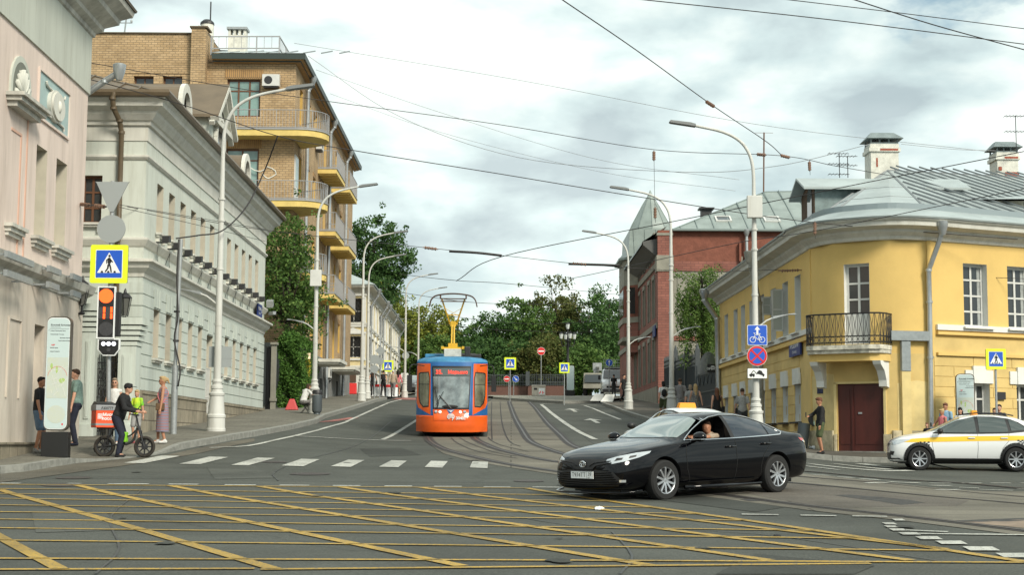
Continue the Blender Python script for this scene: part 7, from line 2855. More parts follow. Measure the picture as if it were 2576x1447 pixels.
 text_mesh('Марьино',.17,lambda x,y,t:(.20+x,fy(0,2.2)-.03,2.205+y),mb=mb,bold=.004,sx=.92)
 mb.build('display_text',M['led'],dp)
 mb=MB()
 mb.tube([(-.50,fy(.5,1)-.05,.98),(-.45,fy(.4,1.1)-.05,1.15),(-.60,fy(.55,1.6)-.04,1.72)],.015,5)
 mb.tube([(-.02,fy(0,1)-.05,.98),(-.42,fy(.4,1.4)-.05,1.42)],.02,5)
 mb.tube([(-.52,-.04+fy(.5,1),1.1),(-.28,fy(.2,1)-.04,1.55)],.012,5)
 mb.build('wiper',M['black'],root)
 mb=MB()
 mb.ell((-.05,fy(0,1)-.02,1.04),(.28,.02,.06),14)
 mb.build('dashboard',M['black'],root)
 pt('front_panel',[(-.60,.56),(.56,.56),(.59,.94),(-.635,.94)],M['tramorange'],.014)
 pt('blue_wedge',[(-.16,.935),(.10,.935),(.04,.86),(-.02,.80),(-.08,.80)],M['tramblue'],.020)
 pt('bumper',[(-.95,zs),(.95,zs),(1.2,.30),(1.2,.70),(.6,.52),(-.6,.52),(-1.2,.70),(-1.2,.30)],M['tramorange'],.02)
 for x in(-.53,-.39,.30,.45):
  for z,r_,m_ in((.855,.042,M['lens']),(.74,.028,M['redlens'])):
   if z<.8 and abs(x)<.4:
    continue
   mb=MB()
   mb.lathe([(r_+.012,0),(r_+.012,-.02),(r_,-.022)],(x,fy(x,z)-.012,z),16,axis='y')
   hd=mb.build('headlight' if z>.8 else 'marker_light',M['chrome'],root,smooth=40)
   mb=MB()
   mb.lathe([(0,-.03),(r_*.8,-.028),(r_,-.02)],(x,fy(x,z)-.016,z),16,axis='y',cap=False)
   on=z>.8 and x in(-.39,.30)
   mb.build('lamp_lens',mat('lit_headlight',(1,.9,.7),.3,emit=(1,.85,.6),estr=2.5)if on else m_,hd)
 mb=MB()
 for r_,a0,a1 in((.115,-60,250),(.075,-60,250),(.036,0,360)):
  mb.tube([(-.02+r_*math.cos(R(t)),fy(0,.68)-.03,.70+r_*.8*math.sin(R(t)))for t in range(a0,a1+1,15)],.013,5)
 mb.tube([(.07,fy(0,.6)-.03,.68),(.03,fy(0,.6)-.03,.57)],.013,5)
 mb.build('round_emblem',M['signwhite'],root)
 mb=MB()
 text_mesh('30401',.135,lambda x,y,t:(.32+x,fy(.32,.64)-.045,.645+y),mb=mb,bold=.005)
 mb.build('fleet_number',M['signwhite'],root)
 mb=MB()
 mb.plate([(-.14,.93),(-.04,.90),(.10,.93),(.02,.89),(-.02,.84),(-.06,.88)],lambda a,b,t:(a,t,b),fy(0,.9)-.028,fy(0,.9)-.024)
 mb.build('front_logo',M['signwhite'],root)
 for sg in(-1,1):
  for k in range(6):
   mb=MB()
   y0=1.4+k*2.35
   mb.box(sg*(W+.004)-.003,sg*(W+.004)+.003,y0,y0+1.9,1.15,2.15)
   mb.build('side_window',M['glass'],root)
  mb=MB()
  mb.box(sg*(W+.003)-.002,sg*(W+.003)+.002,.75,L,.42,.72)
  mb.build('side_stripe',M['tramblue'],root)
  mb=MB()
  for y0 in(2.2,12.6):
   mb.box(sg*.9-.1,sg*.9+.1,y0,y0+1.8,.02,.5)
  mb.build('bogie',M['black'],root)
 mb=MB()
 mb.box(-1.0,1.0,.9,L-.5,.10,.2)
 mb.build('underframe',M['black'],root)
 mb=MB()
 mb.box(-.30,.30,1.0,1.7,2.74,3.02)
 mb.build('roof_box',mat('roof_box_white',(.55,.55,.50),.7,var=.3,vscale=6),root,bevel=.02)
 for(a0,a1,b0,b1,h_)in((-1.0,-.35,2.2,4.5,.13),(.35,1.0,2.6,4.0,.14),(.42,.62,1.0,1.3,.38),(-.8,.8,6,11,.2)):
  mb=MB()
  mb.box(a0,a1,b0,b1,2.70,2.72+h_)
  mb.build('roof_equipment',M['darkmetal']if a0!=-1.0 else M['tramroof'],root,bevel=.03)
 pr=thing('tmp','','',(0,0,0))if False else None
 mb=MB()
 zb,zk,zt=3.02,4.0,5.42
 for sg in(-1,1):
  mb.bar((-.36,1.5+.3*sg,3.04),(.40,1.5+.3*sg,3.04),.08,.08)
  mb.bar((.36*sg,1.1,3.06),(.36*sg,1.9,3.06),.08,.1)
 mb.box(-.16,.16,1.35,1.65,3.04,3.22)
 mb.bar((-.045,1.5,3.2),(-.035,1.9,zk),.05,.06)
 mb.bar((.045,1.5,3.2),(.035,1.9,zk),.05,.06)
 tp=P(1128,754,Y0+1.5).z-root.location.z
 sc=1.0
 zt=P(1135,752,Y0+1.4).z-root.location.z-.05-slope
 zk=P(1135,812,Y0+1.8).z-root.location.z-slope*1.8
 wt=92*(Y0+1.5)/3800*.5*.56
 for sg in(-1,1):
  mb.tube([(sg*.12,1.88,zk-.04),(sg*.40,1.45,zt)],.028,6)
  mb.bar((sg*.30,1.62,zk+(zt-zk)*.62),(-sg*.20,1.78,zk+(zt-zk)*.28),.012,.012)
 mb.bar((-.15,1.88,zk-.04),(.15,1.88,zk-.04),.06,.06)
 mb.bar((-.2,1.75,zk+(zt-zk)*.33),(.2,1.75,zk+(zt-zk)*.33),.03,.03)
 mb.bar((-.045,1.5,3.2),(-.045,1.88,zk),.04,.05)
 mb.bar((.045,1.5,3.2),(.045,1.88,zk),.04,.05)
 mb.box(-.10,.10,1.80,1.96,zk-.14,zk+.04)
 pg=mb.build('pantograph',M['pyellow'],root)
 mb=MB()
 for yy in(1.3,1.58):
  mb.tube(spline([(-.84,yy,zt-.26),(-.76,yy,zt+.0),(-.55,yy,zt+.14),(0,yy,zt+.2),(.55,yy,zt+.14),(.76,yy,zt+.0),(.84,yy,zt-.26)]),.02,6)
 mb.bar((-.45,1.44,zt+.02),(.45,1.44,zt+.02),.05,.04)
 mb.bar((-.45,1.44,zt-.07),(.45,1.44,zt-.07),.04,.04)
 for sg in(-1,1):
  mb.bar((sg*.45,1.3,zt+.08),(sg*.45,1.6,zt+.08),.05,.12)
 mb.build('contact_bow',mat('bow_brown',(.10,.06,.045),.6),pg)
tram()
# van, lorry with lift
def van():
 c=foot(1545,1001)
 Y=128
 x=T(1540,Y)
 g=G(x,Y)+.15
 root=thing('van','white high-roof van parked facing the street by the red house','van',(x,Y,g),R(-92))
 mb=MB()
 st=[(2.7,.35,.80,.95),(2.55,.30,.92,1.15),(1.9,.30,.98,1.35),(1.75,.30,.98,1.42),(1.05,.30,.96,2.15),(.7,.30,.95,2.32),(-2.6,.30,.95,2.34),(-2.75,.35,.93,2.2)]
 rings=[]
 for(xx,zb,w,zt)in st:
  zc=min(zt-.12,1.2)
  tw=w*(.86 if zt>1.5 else .97)
  pts=[(w*.95,zb),(w,zb+.15),(w,zc),(w*.97 if zt>1.5 else w,zc+(zt-zc)*.5),(tw,zt-.08),(tw*.8,zt)]
  rings.append([Vector((xx,y,z))for y,z in pts]+[Vector((xx,-y,z))for y,z in pts[::-1]])
 n=len(rings[0])
 for r_ in rings:
  mb.v+=r_
 for i in range(len(rings)-1):
  for j in range(n):
   mb.f.append([i*n+j,i*n+(j+1)%n,(i+1)*n+(j+1)%n,(i+1)*n+j])
   mb.m.append(0)
 for k in(0,len(rings)-1):
  mb.f.append([k*n+j for j in range(n)])
  mb.m.append(0)
 mb.build('body',M['paintwhite'],root,smooth=30)
 mb=MB()
 mb.quad((1.78,-.82,1.46),(1.78,.82,1.46),(1.09,.74,2.14),(1.09,-.74,2.14))
 for v in mb.v:
  v+=Vector((.02,0,.02))
 mb.build('windscreen',M['glass'],root)
 mb=MB()
 mb.box(2.60,2.715,-.55,.55,.62,.80)
 mb.build('grille',M['black'],root)
 mb=MB()
 mb.box(2.5,2.76,-.9,.9,.32,.55)
 mb.build('bumper',mat('bumper_grey',(.10,.10,.105),.6),root,bevel=.03)
 for sg in(-1,1):
  mb=MB()
  mb.box(2.5,2.69,sg*.76-.14,sg*.76+.14,.66,.86)
  mb.build('headlight',M['lens'],root,bevel=.03)
  mb=MB()
  mb.box(1.55,1.68,sg*1.12-.1,sg*1.12+.1,1.35,1.70)
  mb.tube([(1.62,sg*.93,1.4),(1.62,sg*1.1,1.45)],.02,5)
  mb.build('mirror',M['black'],root)
  for xx in(1.75,-1.6):
   wheel_parts(root,xx,sg*.86,.35,.2,M['steel'],6,sg,double=False)
 mb=MB()
 mb.box(.2,1.0,-.7,.7,2.34,2.42)
 for k in range(7):
  mb.tube([(-.2-k*.1,-.7+k*.2,2.3),(-.2-k*.1,-.7+k*.2,3.2)],.02,4)
 for z in(2.6,2.9,3.15):
  mb.bar((-.1,-.75,z),(-.8,.65,z),.03,.03)
 mb.build('roof_rack',M['steel'],root)
 x2=T(1497,137)
 r2=thing('lift_truck','grey utility lorry with a folded lifting arm standing left of the white van','lorry',(x2,137,G(x2,137)+.15),R(-95))
 mb=MB()
 mb.box(-3,2.2,-1.0,1.0,.75,.95)
 mb.box(-3,.5,-1.05,1.05,.95,1.25)
 mb.build('bed',M['concbin'],r2,bevel=.02)
 mb=MB()
 mb.hexa([(1.0,-1,.6),(2.4,-1,.6),(2.4,1,.6),(1.0,1,.6),(1.0,-.95,2.0),(2.0,-.95,2.0),(2.0,.95,2.0),(1.0,.95,2.0)])
 mb.build('cab',M['greystone'],r2,bevel=.05)
 mb=MB()
 mb.quad((2.39,-.85,1.15),(2.39,.85,1.15),(2.12,.82,1.85),(2.12,-.82,1.85))
 for v in mb.v:
  v.x+=.03
 mb.build('windscreen',M['glass'],r2)
 mb=MB()
 mb.bar((-2.2,0,1.25),(-2.2,0,2.4),.4,.4,up=(0,1,0))
 mb.bar((-2.2,.2,2.3),(1.6,.3,2.7),.25,.25)
 mb.box(-.6,.2,-.2,.6,2.3,3.0)
 mb.build('lifting_arm',M['steel'],r2)
 for xx in(1.6,-2.0):
  for sg in(-1,1):
   wheel_parts(r2,xx,sg*.9,.42,.25,M['steel'],6,sg,double=False)
 for u,v in((1500,1010),(1527,1012)):
  p=foot(u,v,.17)
  t=thing('white_board','white board lying askew on the pavement left of the van' if u<1510 else 'white board propped on the pavement beside the workers','board',p)
  t.scale=(.7,.7,.7)
  mb=MB()
  mb.hexa([(-.6,-.2,.02),(.5,-.2,.02),(.5,-.14,.02),(-.6,-.14,.02),(-.1,.5,.7),(.75,.5,.7),(.75,.56,.7),(-.1,.56,.7)])
  mb.build('board_panel',M['white'],t)
  mb=MB()
  mb.tube([(.3,.5,.66),(.3,.9,0)],.02,4)
  mb.build('board_prop',M['darkmetal'],t)
van()
# STREET FURNITURE
UPL=0.155
def street_lamp(u,v,vtop,arm_dir,label,side_arm=0,board=None,group='street lamps along the boulevard',up=UPL,box=False):
 b=foot(u,v,up)
 S=(v-vtop)*b.y/3800/9.98
 root=thing('street_lamp',label,'lamp post',b,0,group)
 d=arm_dir
 mb=MB()
 mb.lathe([(.27,-.1),(.27,.06),(.255,.08),(.25,.36),(.265,.38),(.265,.44),(.235,.48),(.195,.98),(.215,1.0),(.225,1.06),(.17,1.1),(.155,1.18),(.175,1.2),(.165,1.27),(.13,1.30),(.13,1.36),(.15,1.38),(.14,1.44),(.115,1.46)],n=20)
 mb.v=[q*S for q in mb.v]
 mb.build('pedestal',M['polewhite'],root,smooth=30)
 mb=MB()
 pts=spline([(0,0,8.2),(.03*d,0,8.6),(.14*d,0,9.0),(.42*d,0,9.38),(.95*d,0,9.66),(1.85*d,0,9.86)],4)
 pts=[(0,0,1.4),(0,0,4.5),(0,0,6.6)]+pts
 rr=[.108,.088,.075]+[.055-.016*k/len(pts)for k in range(len(pts)-3)]
 mb.tube([Vector(p)*S for p in pts],[r_*S for r_ in rr],12)
 for z in(3.0,4.6,6.0,6.62):
  mb.lathe([(.105*S,(z-.03)*S),(.105*S,(z+.03)*S)],n=12)
 mb.build('pole',M['polewhite'],root,smooth=40)
 mb=MB()
 f=lambda a,b_,t:Vector((d*(1.78+a*.99),t,9.84+a*.17+b_))*S
 mb.plate([(0,-.03),(.78,-.045),(.82,-.02),(.78,.03),(.15,.065),(0,.045)],f,-.13,.13)
 mb.build('lamp_head',mat('lamp_head_grey',(.20,.21,.21),.5),root)
 if side_arm:
  mb=MB()
  mb.tube([Vector(p)*S for p in((0,0,3.55),(side_arm*.35,0,3.82),(side_arm*.6,0,3.92))],.025,6)
  mb.build('side_arm',M['polewhite'],root)
  mb=MB()
  mb.plate([(.5,3.86),(1.0,4.0),(1.25,4.0),(1.2,4.05),(.55,3.95)],lambda a,b_,t:Vector((side_arm*a,t,b_))*S,-.09,.09)
  mb.build('side_lamp',M['steel'],root)
 if board:
  mb=MB()
  mb.box(-.28*S,.36*S,.13,.15,1.85,2.45)
  mb.box(-.28*S,.36*S,.125,.155,2.10,2.13)
  mb.build('sign_board',M['signback'],root)
 if box:
  mb=MB()
  zb=5.2 if box==1 else 6.9
  mb.box(-.24,.22,-.26,-.10,zb,zb+.68)
  mb.build('junction_box',M['whiteframe']if box==1 else M['polewhite'],root,bevel=.02)
 return root
street_lamp(543,1085,199,1,'tallest and nearest white street lamp on the left, with grey sign boards',-1,True)
street_lamp(790,1040,456,1,'white street lamp in front of the brick block carrying a square white box',-1,box=1)
street_lamp(909,1009,577,1,'white street lamp nearest the first crossing sign by the cream house')
street_lamp(923,1003,637,1,'slimmer white street lamp close behind the one before the cream house')
street_lamp(1018,998,686,1,'left lamp of the far pair of white street lamps beside the tram',-1)
street_lamp(1051,996,721,1,'right lamp of the far pair of white street lamps, partly behind the tram',-1)
street_lamp(1903,1124,297,-1,'tall white street lamp carrying the bicycle and no-stopping signs',1,box=2,up=.15)
street_lamp(1690,1063,465,-1,'white street lamp standing among the pedestrians by the iron fence',1,up=.15)
street_lamp(1581,1030,578,-1,'white street lamp at the foot of the oriel of the red house',1,up=.15)
def cable_pole():
 b=foot(436,1092,UPL)
 root=thing('cable_pole','thin grey steel pole with a slack black cable in front of the pale green house','pole',b)
 h=(1092-600)*b.y/3800
 mb=MB()
 mb.tube([(0,0,-.1),(0,0,1.9)],.09,10)
 mb.tube([(0,0,1.9),(.06,0,h)],.055,10)
 mb.build('pole',M['steel'],root,smooth=40)
 mb=MB()
 mb.tube(spline([(.02,-.10,h-.02),(.0,-.12,h*.8),(.06,-.12,h*.6),(-.02,-.12,h*.48),(.16,-.12,h*.33),(.12,-.12,h*.24)]),.022,6)
 mb.build('cable',M['wire'],root,smooth=True)
 mb=MB()
 for z in(h*.22,h*.3,h*.47,h*.62,h*.25):
  mb.lathe([(.085,z),(.085,z+.05)],n=10)
 mb.build('clamp',M['darkmetal'],root)
 return b,h
CPB,CPH=cable_pole()
# signs
def plate_part(root,name,poly,m,y0,y1,c=(0,0)):
 mb=MB()
 mb.plate(poly,lambda a,b,t:(c[0]+a,t,c[1]+b),y0,y1)
 return mb.build(name,m,root)
def rrect(w,h,r=.05,n=4):
 out=[]
 for cx,cy,a in((w/2-r,h/2-r,0),(-w/2+r,h/2-r,90),(-w/2+r,-h/2+r,180),(w/2-r,-h/2+r,270)):
  for k in range(n+1):
   t=R(a+90*k/n)
   out.append((cx+r*math.cos(t),cy+r*math.sin(t)))
 return out
def disc(r,n=28):
 return[(r*math.cos(2*PI*k/n),r*math.sin(2*PI*k/n))for k in range(n)]
WALK=[[(-.015,.27),(.05,.25),(.075,.10),(.03,.02),(-.02,.02),(-.05,.12)],[(-.05,.02),(.02,.04),(-.01,-.12),(-.10,-.24),(-.14,-.22),(-.06,-.10)],[(0,.04),(.05,.03),(.09,-.10),(.11,-.24),(.065,-.24),(.04,-.11)],[(.04,.24),(.14,.11),(.12,.09),(.03,.17)],[(-.01,.26),(-.10,.18),(-.085,.05),(-.06,.06),(-.06,.16),(0,.2)]]
def ped_sign(root,c,w,y=0,flip=1):
 plate_part(root,'sign_backing',rrect(w*.99,w*1.01,.04*w),M['darkmetal'],y+.0,y+.05,c)
 p=plate_part(root,'sign_panel',rrect(w,w*1.03,.05*w),M['signyel'],y-.012,y,c)
 plate_part(p,'blue_field',rrect(w*.72,w*.76,.02*w),M['signwhite'],y-.014,y-.010,c)
 plate_part(p,'blue_field',rrect(w*.69,w*.73,.02*w),M['signblue'],y-.018,y-.013,c)
 plate_part(p,'white_triangle',[(-.31*w,-.24*w),(.31*w,-.24*w),(0,.31*w)],M['signwhite'],y-.022,y-.017,c)
 mb=MB()
 k=w*.78
 for q in WALK:
  mb.plate([(a*k*flip,b*k-.035*w)for a,b in q],lambda a,b,t:(c[0]+a,t,c[1]+b),y-.026,y-.021)
 mb.plate([(a+.01*w*flip,b+.215*w)for a,b in disc(.033*w,12)],lambda a,b,t:(c[0]+a,t,c[1]+b),y-.026,y-.021)
 for x in(-.18,-.01,.16):
  mb.plate([((x-.035)*w,-.235*w),((x+.035)*w,-.235*w),((x+.02)*w,-.185*w),((x-.02)*w,-.185*w)],lambda a,b,t:(c[0]+a,t,c[1]+b),y-.026,y-.021)
 mb.build('walking_figure',M['signblack'],p)
def post(root,h,r=.035,z0=-.2,dx=0):
 mb=MB()
 mb.tube([(dx,.03,z0),(dx,.03,h)],r,8)
 return mb.build('post',M['steel'],root,smooth=40)
def signal_column():
 Y=36.4
 p=lambda u,v:P(u,v,Y)
 base=p(272,1100)
 g=G(base.x,Y)+UPL
 root=thing('traffic_light','traffic light showing red under a yellow-framed crossing sign, beside the street map stele','traffic light',(base.x,Y,g))
 rel=lambda u,v:(p(u,v).x-base.x,p(u,v).z-g)
 px=Y/3800
 mb=MB()
 top=rel(282,455)
 mb.tube([(0,.06,-.1),(rel(272,880)[0],.06,rel(272,880)[1]),(top[0],.06,top[1])],.055,10)
 mb.tube([(0,.06,-.1),(0,.06,.75)],.075,10)
 mb.build('pole',M['steel'],root,smooth=40)
 c=rel(282,494)
 s=44*px
 plate_part(root,'give_way_back',[(-s*.93,.34),(-s,.36),(s,.36),(s*.93,.34),(.05,-.38),(-.05,-.38)],M['signback'],-.01,.02,c)
 c=rel(280,576)
 plate_part(root,'round_sign_back',disc(36*px),M['signback'],-.01,.02,c)
 ped_sign(root,rel(276,665),95*px,-.05)
 x0,z0=rel(248,850)
 x1,z1=rel(291,725)
 mb=MB()
 mb.box(x0,x1,-.10,.0,z0,z1)
 mb.box(x1-.01,x1+.13,-.06,.12,z0+.03,z1-.1)
 hd=mb.build('signal_head',M['black'],root,bevel=.01)
 mb=MB()
 e=.028
 for(a,b,c_,d_)in((x0-e,x1+e,z0-e,z0),(x0-e,x1+e,z1,z1+e),(x0-e,x0,z0,z1),(x1,x1+e,z0,z1)):
  mb.box(a,b,-.115,-.02,c_,d_)
 mb.build('white_border',M['signwhite'],hd)
 r_=18*px
 for(v,m_,nm)in((746,mat('red_signal',(.9,.1,.02),.4,emit=(1,.085,.01),estr=1.5),'red_lamp'),(829,mat('dark_lamp',(.05,.05,.055),.6,var=.5,vscale=60),'green_lamp')):
  c=rel(269.5,v)
  plate_part(hd,nm,disc(r_),m_,-.112,-.10,c)
 mb=MB()
 cz=rel(269,788)
 for dx in(-.155,-.105,.02,.07):
  pass
 for gx in(-.10,.075):
  for k in range(2):
   mb.box(cz[0]+gx+.035,cz[0]+gx+.085,-.112,-.10,cz[1]-.145+k*.15,cz[1]-.01+k*.15)
 mb.build('countdown_digits',MATS['red_signal'],hd)
 mb=MB()
 for gx in(-.10,.075):
  mb.box(cz[0]+gx-.08,cz[0]+gx+.025,-.108,-.10,cz[1]-.145,cz[1]+.14)
 mb.build('unlit_digits',MATS['dark_lamp'],hd)
 xa,za=rel(251,880)
 xb,zb=rel(301,856)
 xm,zm=rel(276,893)
 f=lambda k:[(xa-k,zb+k),(xb+k,zb+k),(xb+k,za),(xm+.14,zm-k),(xm-.14,zm-k),(xa-k,za)]
 tl=plate_part(root,'tram_signal',f(.0),M['black'],-.10,.0)
 plate_part(tl,'white_border',f(.03),M['signwhite'],-.09,-.02)
 wl=mat('white_signal',(.9,.9,1),.4,emit=(.85,.88,1),estr=1.6)
 for u in(263,276,289):
  plate_part(tl,'white_lamp',disc(5.2*px,14),wl,-.112,-.10,rel(u,866))
 plate_part(tl,'unlit_lamp',disc(5.2*px,14),MATS['dark_lamp'],-.112,-.10,rel(276,881))
signal_column()
def simple_sign(name,label,cat,u,vb,vc,wpx,kind,Y=None,up=.155,extra=None,group=None,postdx=0):
 if Y is None:
  b=foot(u,vb,up)
 else:
  q=P(u,vb,Y)
  b=Vector((q.x,Y,G(q.x,Y)+up))
 px=b.y/3800
 c=(0,P(u,vc,b.y).z-b.z)
 t=thing(name,label,cat,b,0,group)
 post(t,c[1]+wpx*px*.3,dx=postdx)
 w=wpx*px
 if kind=='ped':
  ped_sign(t,c,w,-.03)
 elif kind in('noentry','arrow_up','arrow_diag','back'):
  cc=c
  plate_part(t,'sign_disc',disc(w/2),{'noentry':M['signwhite'],'back':M['signback']}.get(kind,M['signwhite']),-.02,.02,cc)
  if kind=='noentry':
   plate_part(t,'red_disc',disc(w*.47),M['signred'],-.025,-.02,cc)
   plate_part(t,'white_bar',[(-w*.36,-w*.085),(w*.36,-w*.085),(w*.36,w*.085),(-w*.36,w*.085)],M['signwhite'],-.03,-.024,cc)
  if kind.startswith('arrow'):
   plate_part(t,'blue_disc',disc(w*.47),M['signblue'],-.025,-.02,cc)
   ar=[(-.05,-.34),(.05,-.34),(.05,.08),(.18,.08),(0,.36),(-.18,.08),(-.05,.08)]
   a=R(225)if kind=='arrow_diag' else 0
   ar=[(w*(x*math.cos(a)-y*math.sin(a)),w*(x*math.sin(a)+y*math.cos(a)))for x,y in ar]
   plate_part(t,'white_arrow',ar,M['signwhite'],-.03,-.024,cc)
 return t,px,b
simple_sign('crossing_sign','yellow-bordered crossing sign on a thin post on the right, behind the white taxi','road sign',2511,1150,904,50,'ped',Y=46,up=.15)
simple_sign('crossing_sign','small yellow-bordered crossing sign left of the tram by the cream house','road sign',975,1002,921.5,27.5,'ped',Y=112)
simple_sign('crossing_sign','yellow-bordered crossing sign right of the tram, above the blue arrow sign','road sign',1283,1006,915,29.5,'ped',up=.17)
simple_sign('crossing_sign','yellow-bordered crossing sign overlapping the far white map stele','road sign',1419.5,1013,926,25.5,'ped',up=.17)
simple_sign('no_entry_sign','tall round red no-entry sign rising alone above the railing','road sign',1361,1002,884,20,'noentry',Y=128,up=.17)
simple_sign('no_entry_sign','low round red no-entry sign at the foot of a crossing sign','road sign',1274.5,1006,954,16,'noentry',Y=116.5,up=.17,postdx=.15)
simple_sign('direction_sign','round blue sign with a diagonal white arrow beside the low no-entry sign','road sign',1297,1006,954,17,'arrow_diag',Y=116.5,up=.17,postdx=-.15)
simple_sign('direction_sign','round blue sign with an upward white arrow in front of the white van','road sign',1532.5,1022,913,18,'arrow_up',Y=100,up=.15)
simple_sign('sign_back','round grey back of a road sign beside the far lamp pair','road sign',1019,1000,895,18,'back',Y=116)
for(u,v,k)in((955,883,0),(940,905,1)):
 b=foot(955 if not k else 941,1003,.155)
 t=thing('sign_back','grey diamond back of a road sign in front of the cream house' if not k else 'grey square and round backs of road signs beside the diamond one','road sign',b)
 px=b.y/3800
 c=(0,P(u,v,b.y).z-b.z)
 post(t,c[1]+.3)
 if not k:
  plate_part(t,'diamond_plate',[(-.3,0),(0,-.3),(.3,0),(0,.3)],M['signback'],-.02,.02,c)
  plate_part(t,'round_plate',disc(.22),M['signback'],-.02,.02,(0,c[1]-.62))
 else:
  plate_part(t,'square_plate',rrect(.5,.5),M['signback'],-.02,.02,c)
  plate_part(t,'round_plate',disc(.24),M['signback'],-.02,.02,(0,c[1]-.55))
def lamp_signs():
 b=foot(1903,1124,.15)
 Y=b.y-.2
 px=Y/3800
 mk=lambda nm,lab,u,v:(thing(nm,lab,'road sign',P(u,v,Y)))
 t=mk('cycle_lane_sign','square blue sign with a white bicycle and arrow on the right lamp post',1905,843.5)
 s=50*px
 plate_part(t,'sign_panel',rrect(s,s*1.03,.04),M['signwhite'],-.01,.02)
 plate_part(t,'blue_field',rrect(s*.95,s*.98,.03),M['signblue'],-.015,-.009)
 plate_part(t,'white_arrow',[(-.03,.02),(.03,.02),(.03,.16),(.085,.16),(0,.27),(-.085,.16),(-.03,.16)],M['signwhite'],-.02,-.014)
 mb=MB()
 for cx in(-.14,.14):
  mb.tube([(cx+.085*math.cos(k*PI/8),-.02,-.14+.085*math.sin(k*PI/8))for k in range(17)],.011,4)
 for a,b_ in(((-.14,-.14),(-.07,.0)),((-.07,0),(.06,0)),((-.09,-.03),(.02,-.14)),((.02,-.14),(.07,.03)),((.02,-.14),(.14,-.14)),((.14,-.14),(.06,0)),((-.07,0),(-.09,.05)),((-.12,.06),(-.06,.06)),((.03,.04),(.10,.04))):
  mb.tube([(a[0],-.02,a[1]),(b_[0],-.02,b_[1])],.010,4)
 mb.build('bicycle_symbol',M['signwhite'],t)
 t=mk('no_stopping_sign','round blue sign with a red border and red cross under the bicycle sign',1904.5,896)
 r_=25.5*px
 plate_part(t,'sign_disc',disc(r_),M['signwhite'],-.01,.02)
 plate_part(t,'red_ring',disc(r_*.97),M['signred'],-.014,-.009)
 plate_part(t,'blue_disc',disc(r_*.77),M['signblue'],-.018,-.013)
 mb=MB()
 for k,a in enumerate((R(45),R(135))):
  ca,sa_=math.cos(a),math.sin(a)
  L,w_=r_*.84,.026
  mb.plate([(L*ca-w_*sa_*i,L*sa_+w_*ca*i)for i in(1,-1)][::-1]+[(-L*ca-w_*sa_*i,-L*sa_+w_*ca*i)for i in(1,-1)],lambda x,z,t_:(x,t_,z),-.023-.002*k,-.017)
 mb.build('red_cross',M['signred'],t)
 t=mk('tow_plate','small white plate with a tow truck pictogram under the no-stopping sign',1905,940)
 plate_part(t,'sign_panel',rrect(50*px,26*px,.02),M['signblack'],-.01,.02)
 plate_part(t,'white_field',rrect(48.5*px,24.5*px,.02),M['signwhite'],-.014,-.009)
 mb=MB()
 pl=lambda q:mb.plate(q,lambda x,z,t_:(x,t_,z),-.018,-.013)
 pl([(-.24,-.08),(-.08,-.08),(-.08,-.01),(-.20,-.01),(-.24,-.03)])
 pl([(-.20,-.01),(-.12,.09),(-.10,.08),(-.17,-.01)])
 pl([(-.12,.09),(-.02,-.03),(.0,-.02),(-.10,.09)])
 pl([(-.02,.03),(.0,-.01),(.20,-.08),(.22,-.03),(.17,.0),(.13,.075),(.05,.10),(.02,.06)])
 for cx,cz in((-.19,-.085),(-.11,-.085),(.02,-.0),(.18,-.075)):
  mb.plate([(cx+a,cz+b_)for a,b_ in disc(.025,10)],lambda x,z,t_:(x,t_,z),-.019,-.013)
 mb.build('tow_pictogram',M['signblack'],t)
lamp_signs()
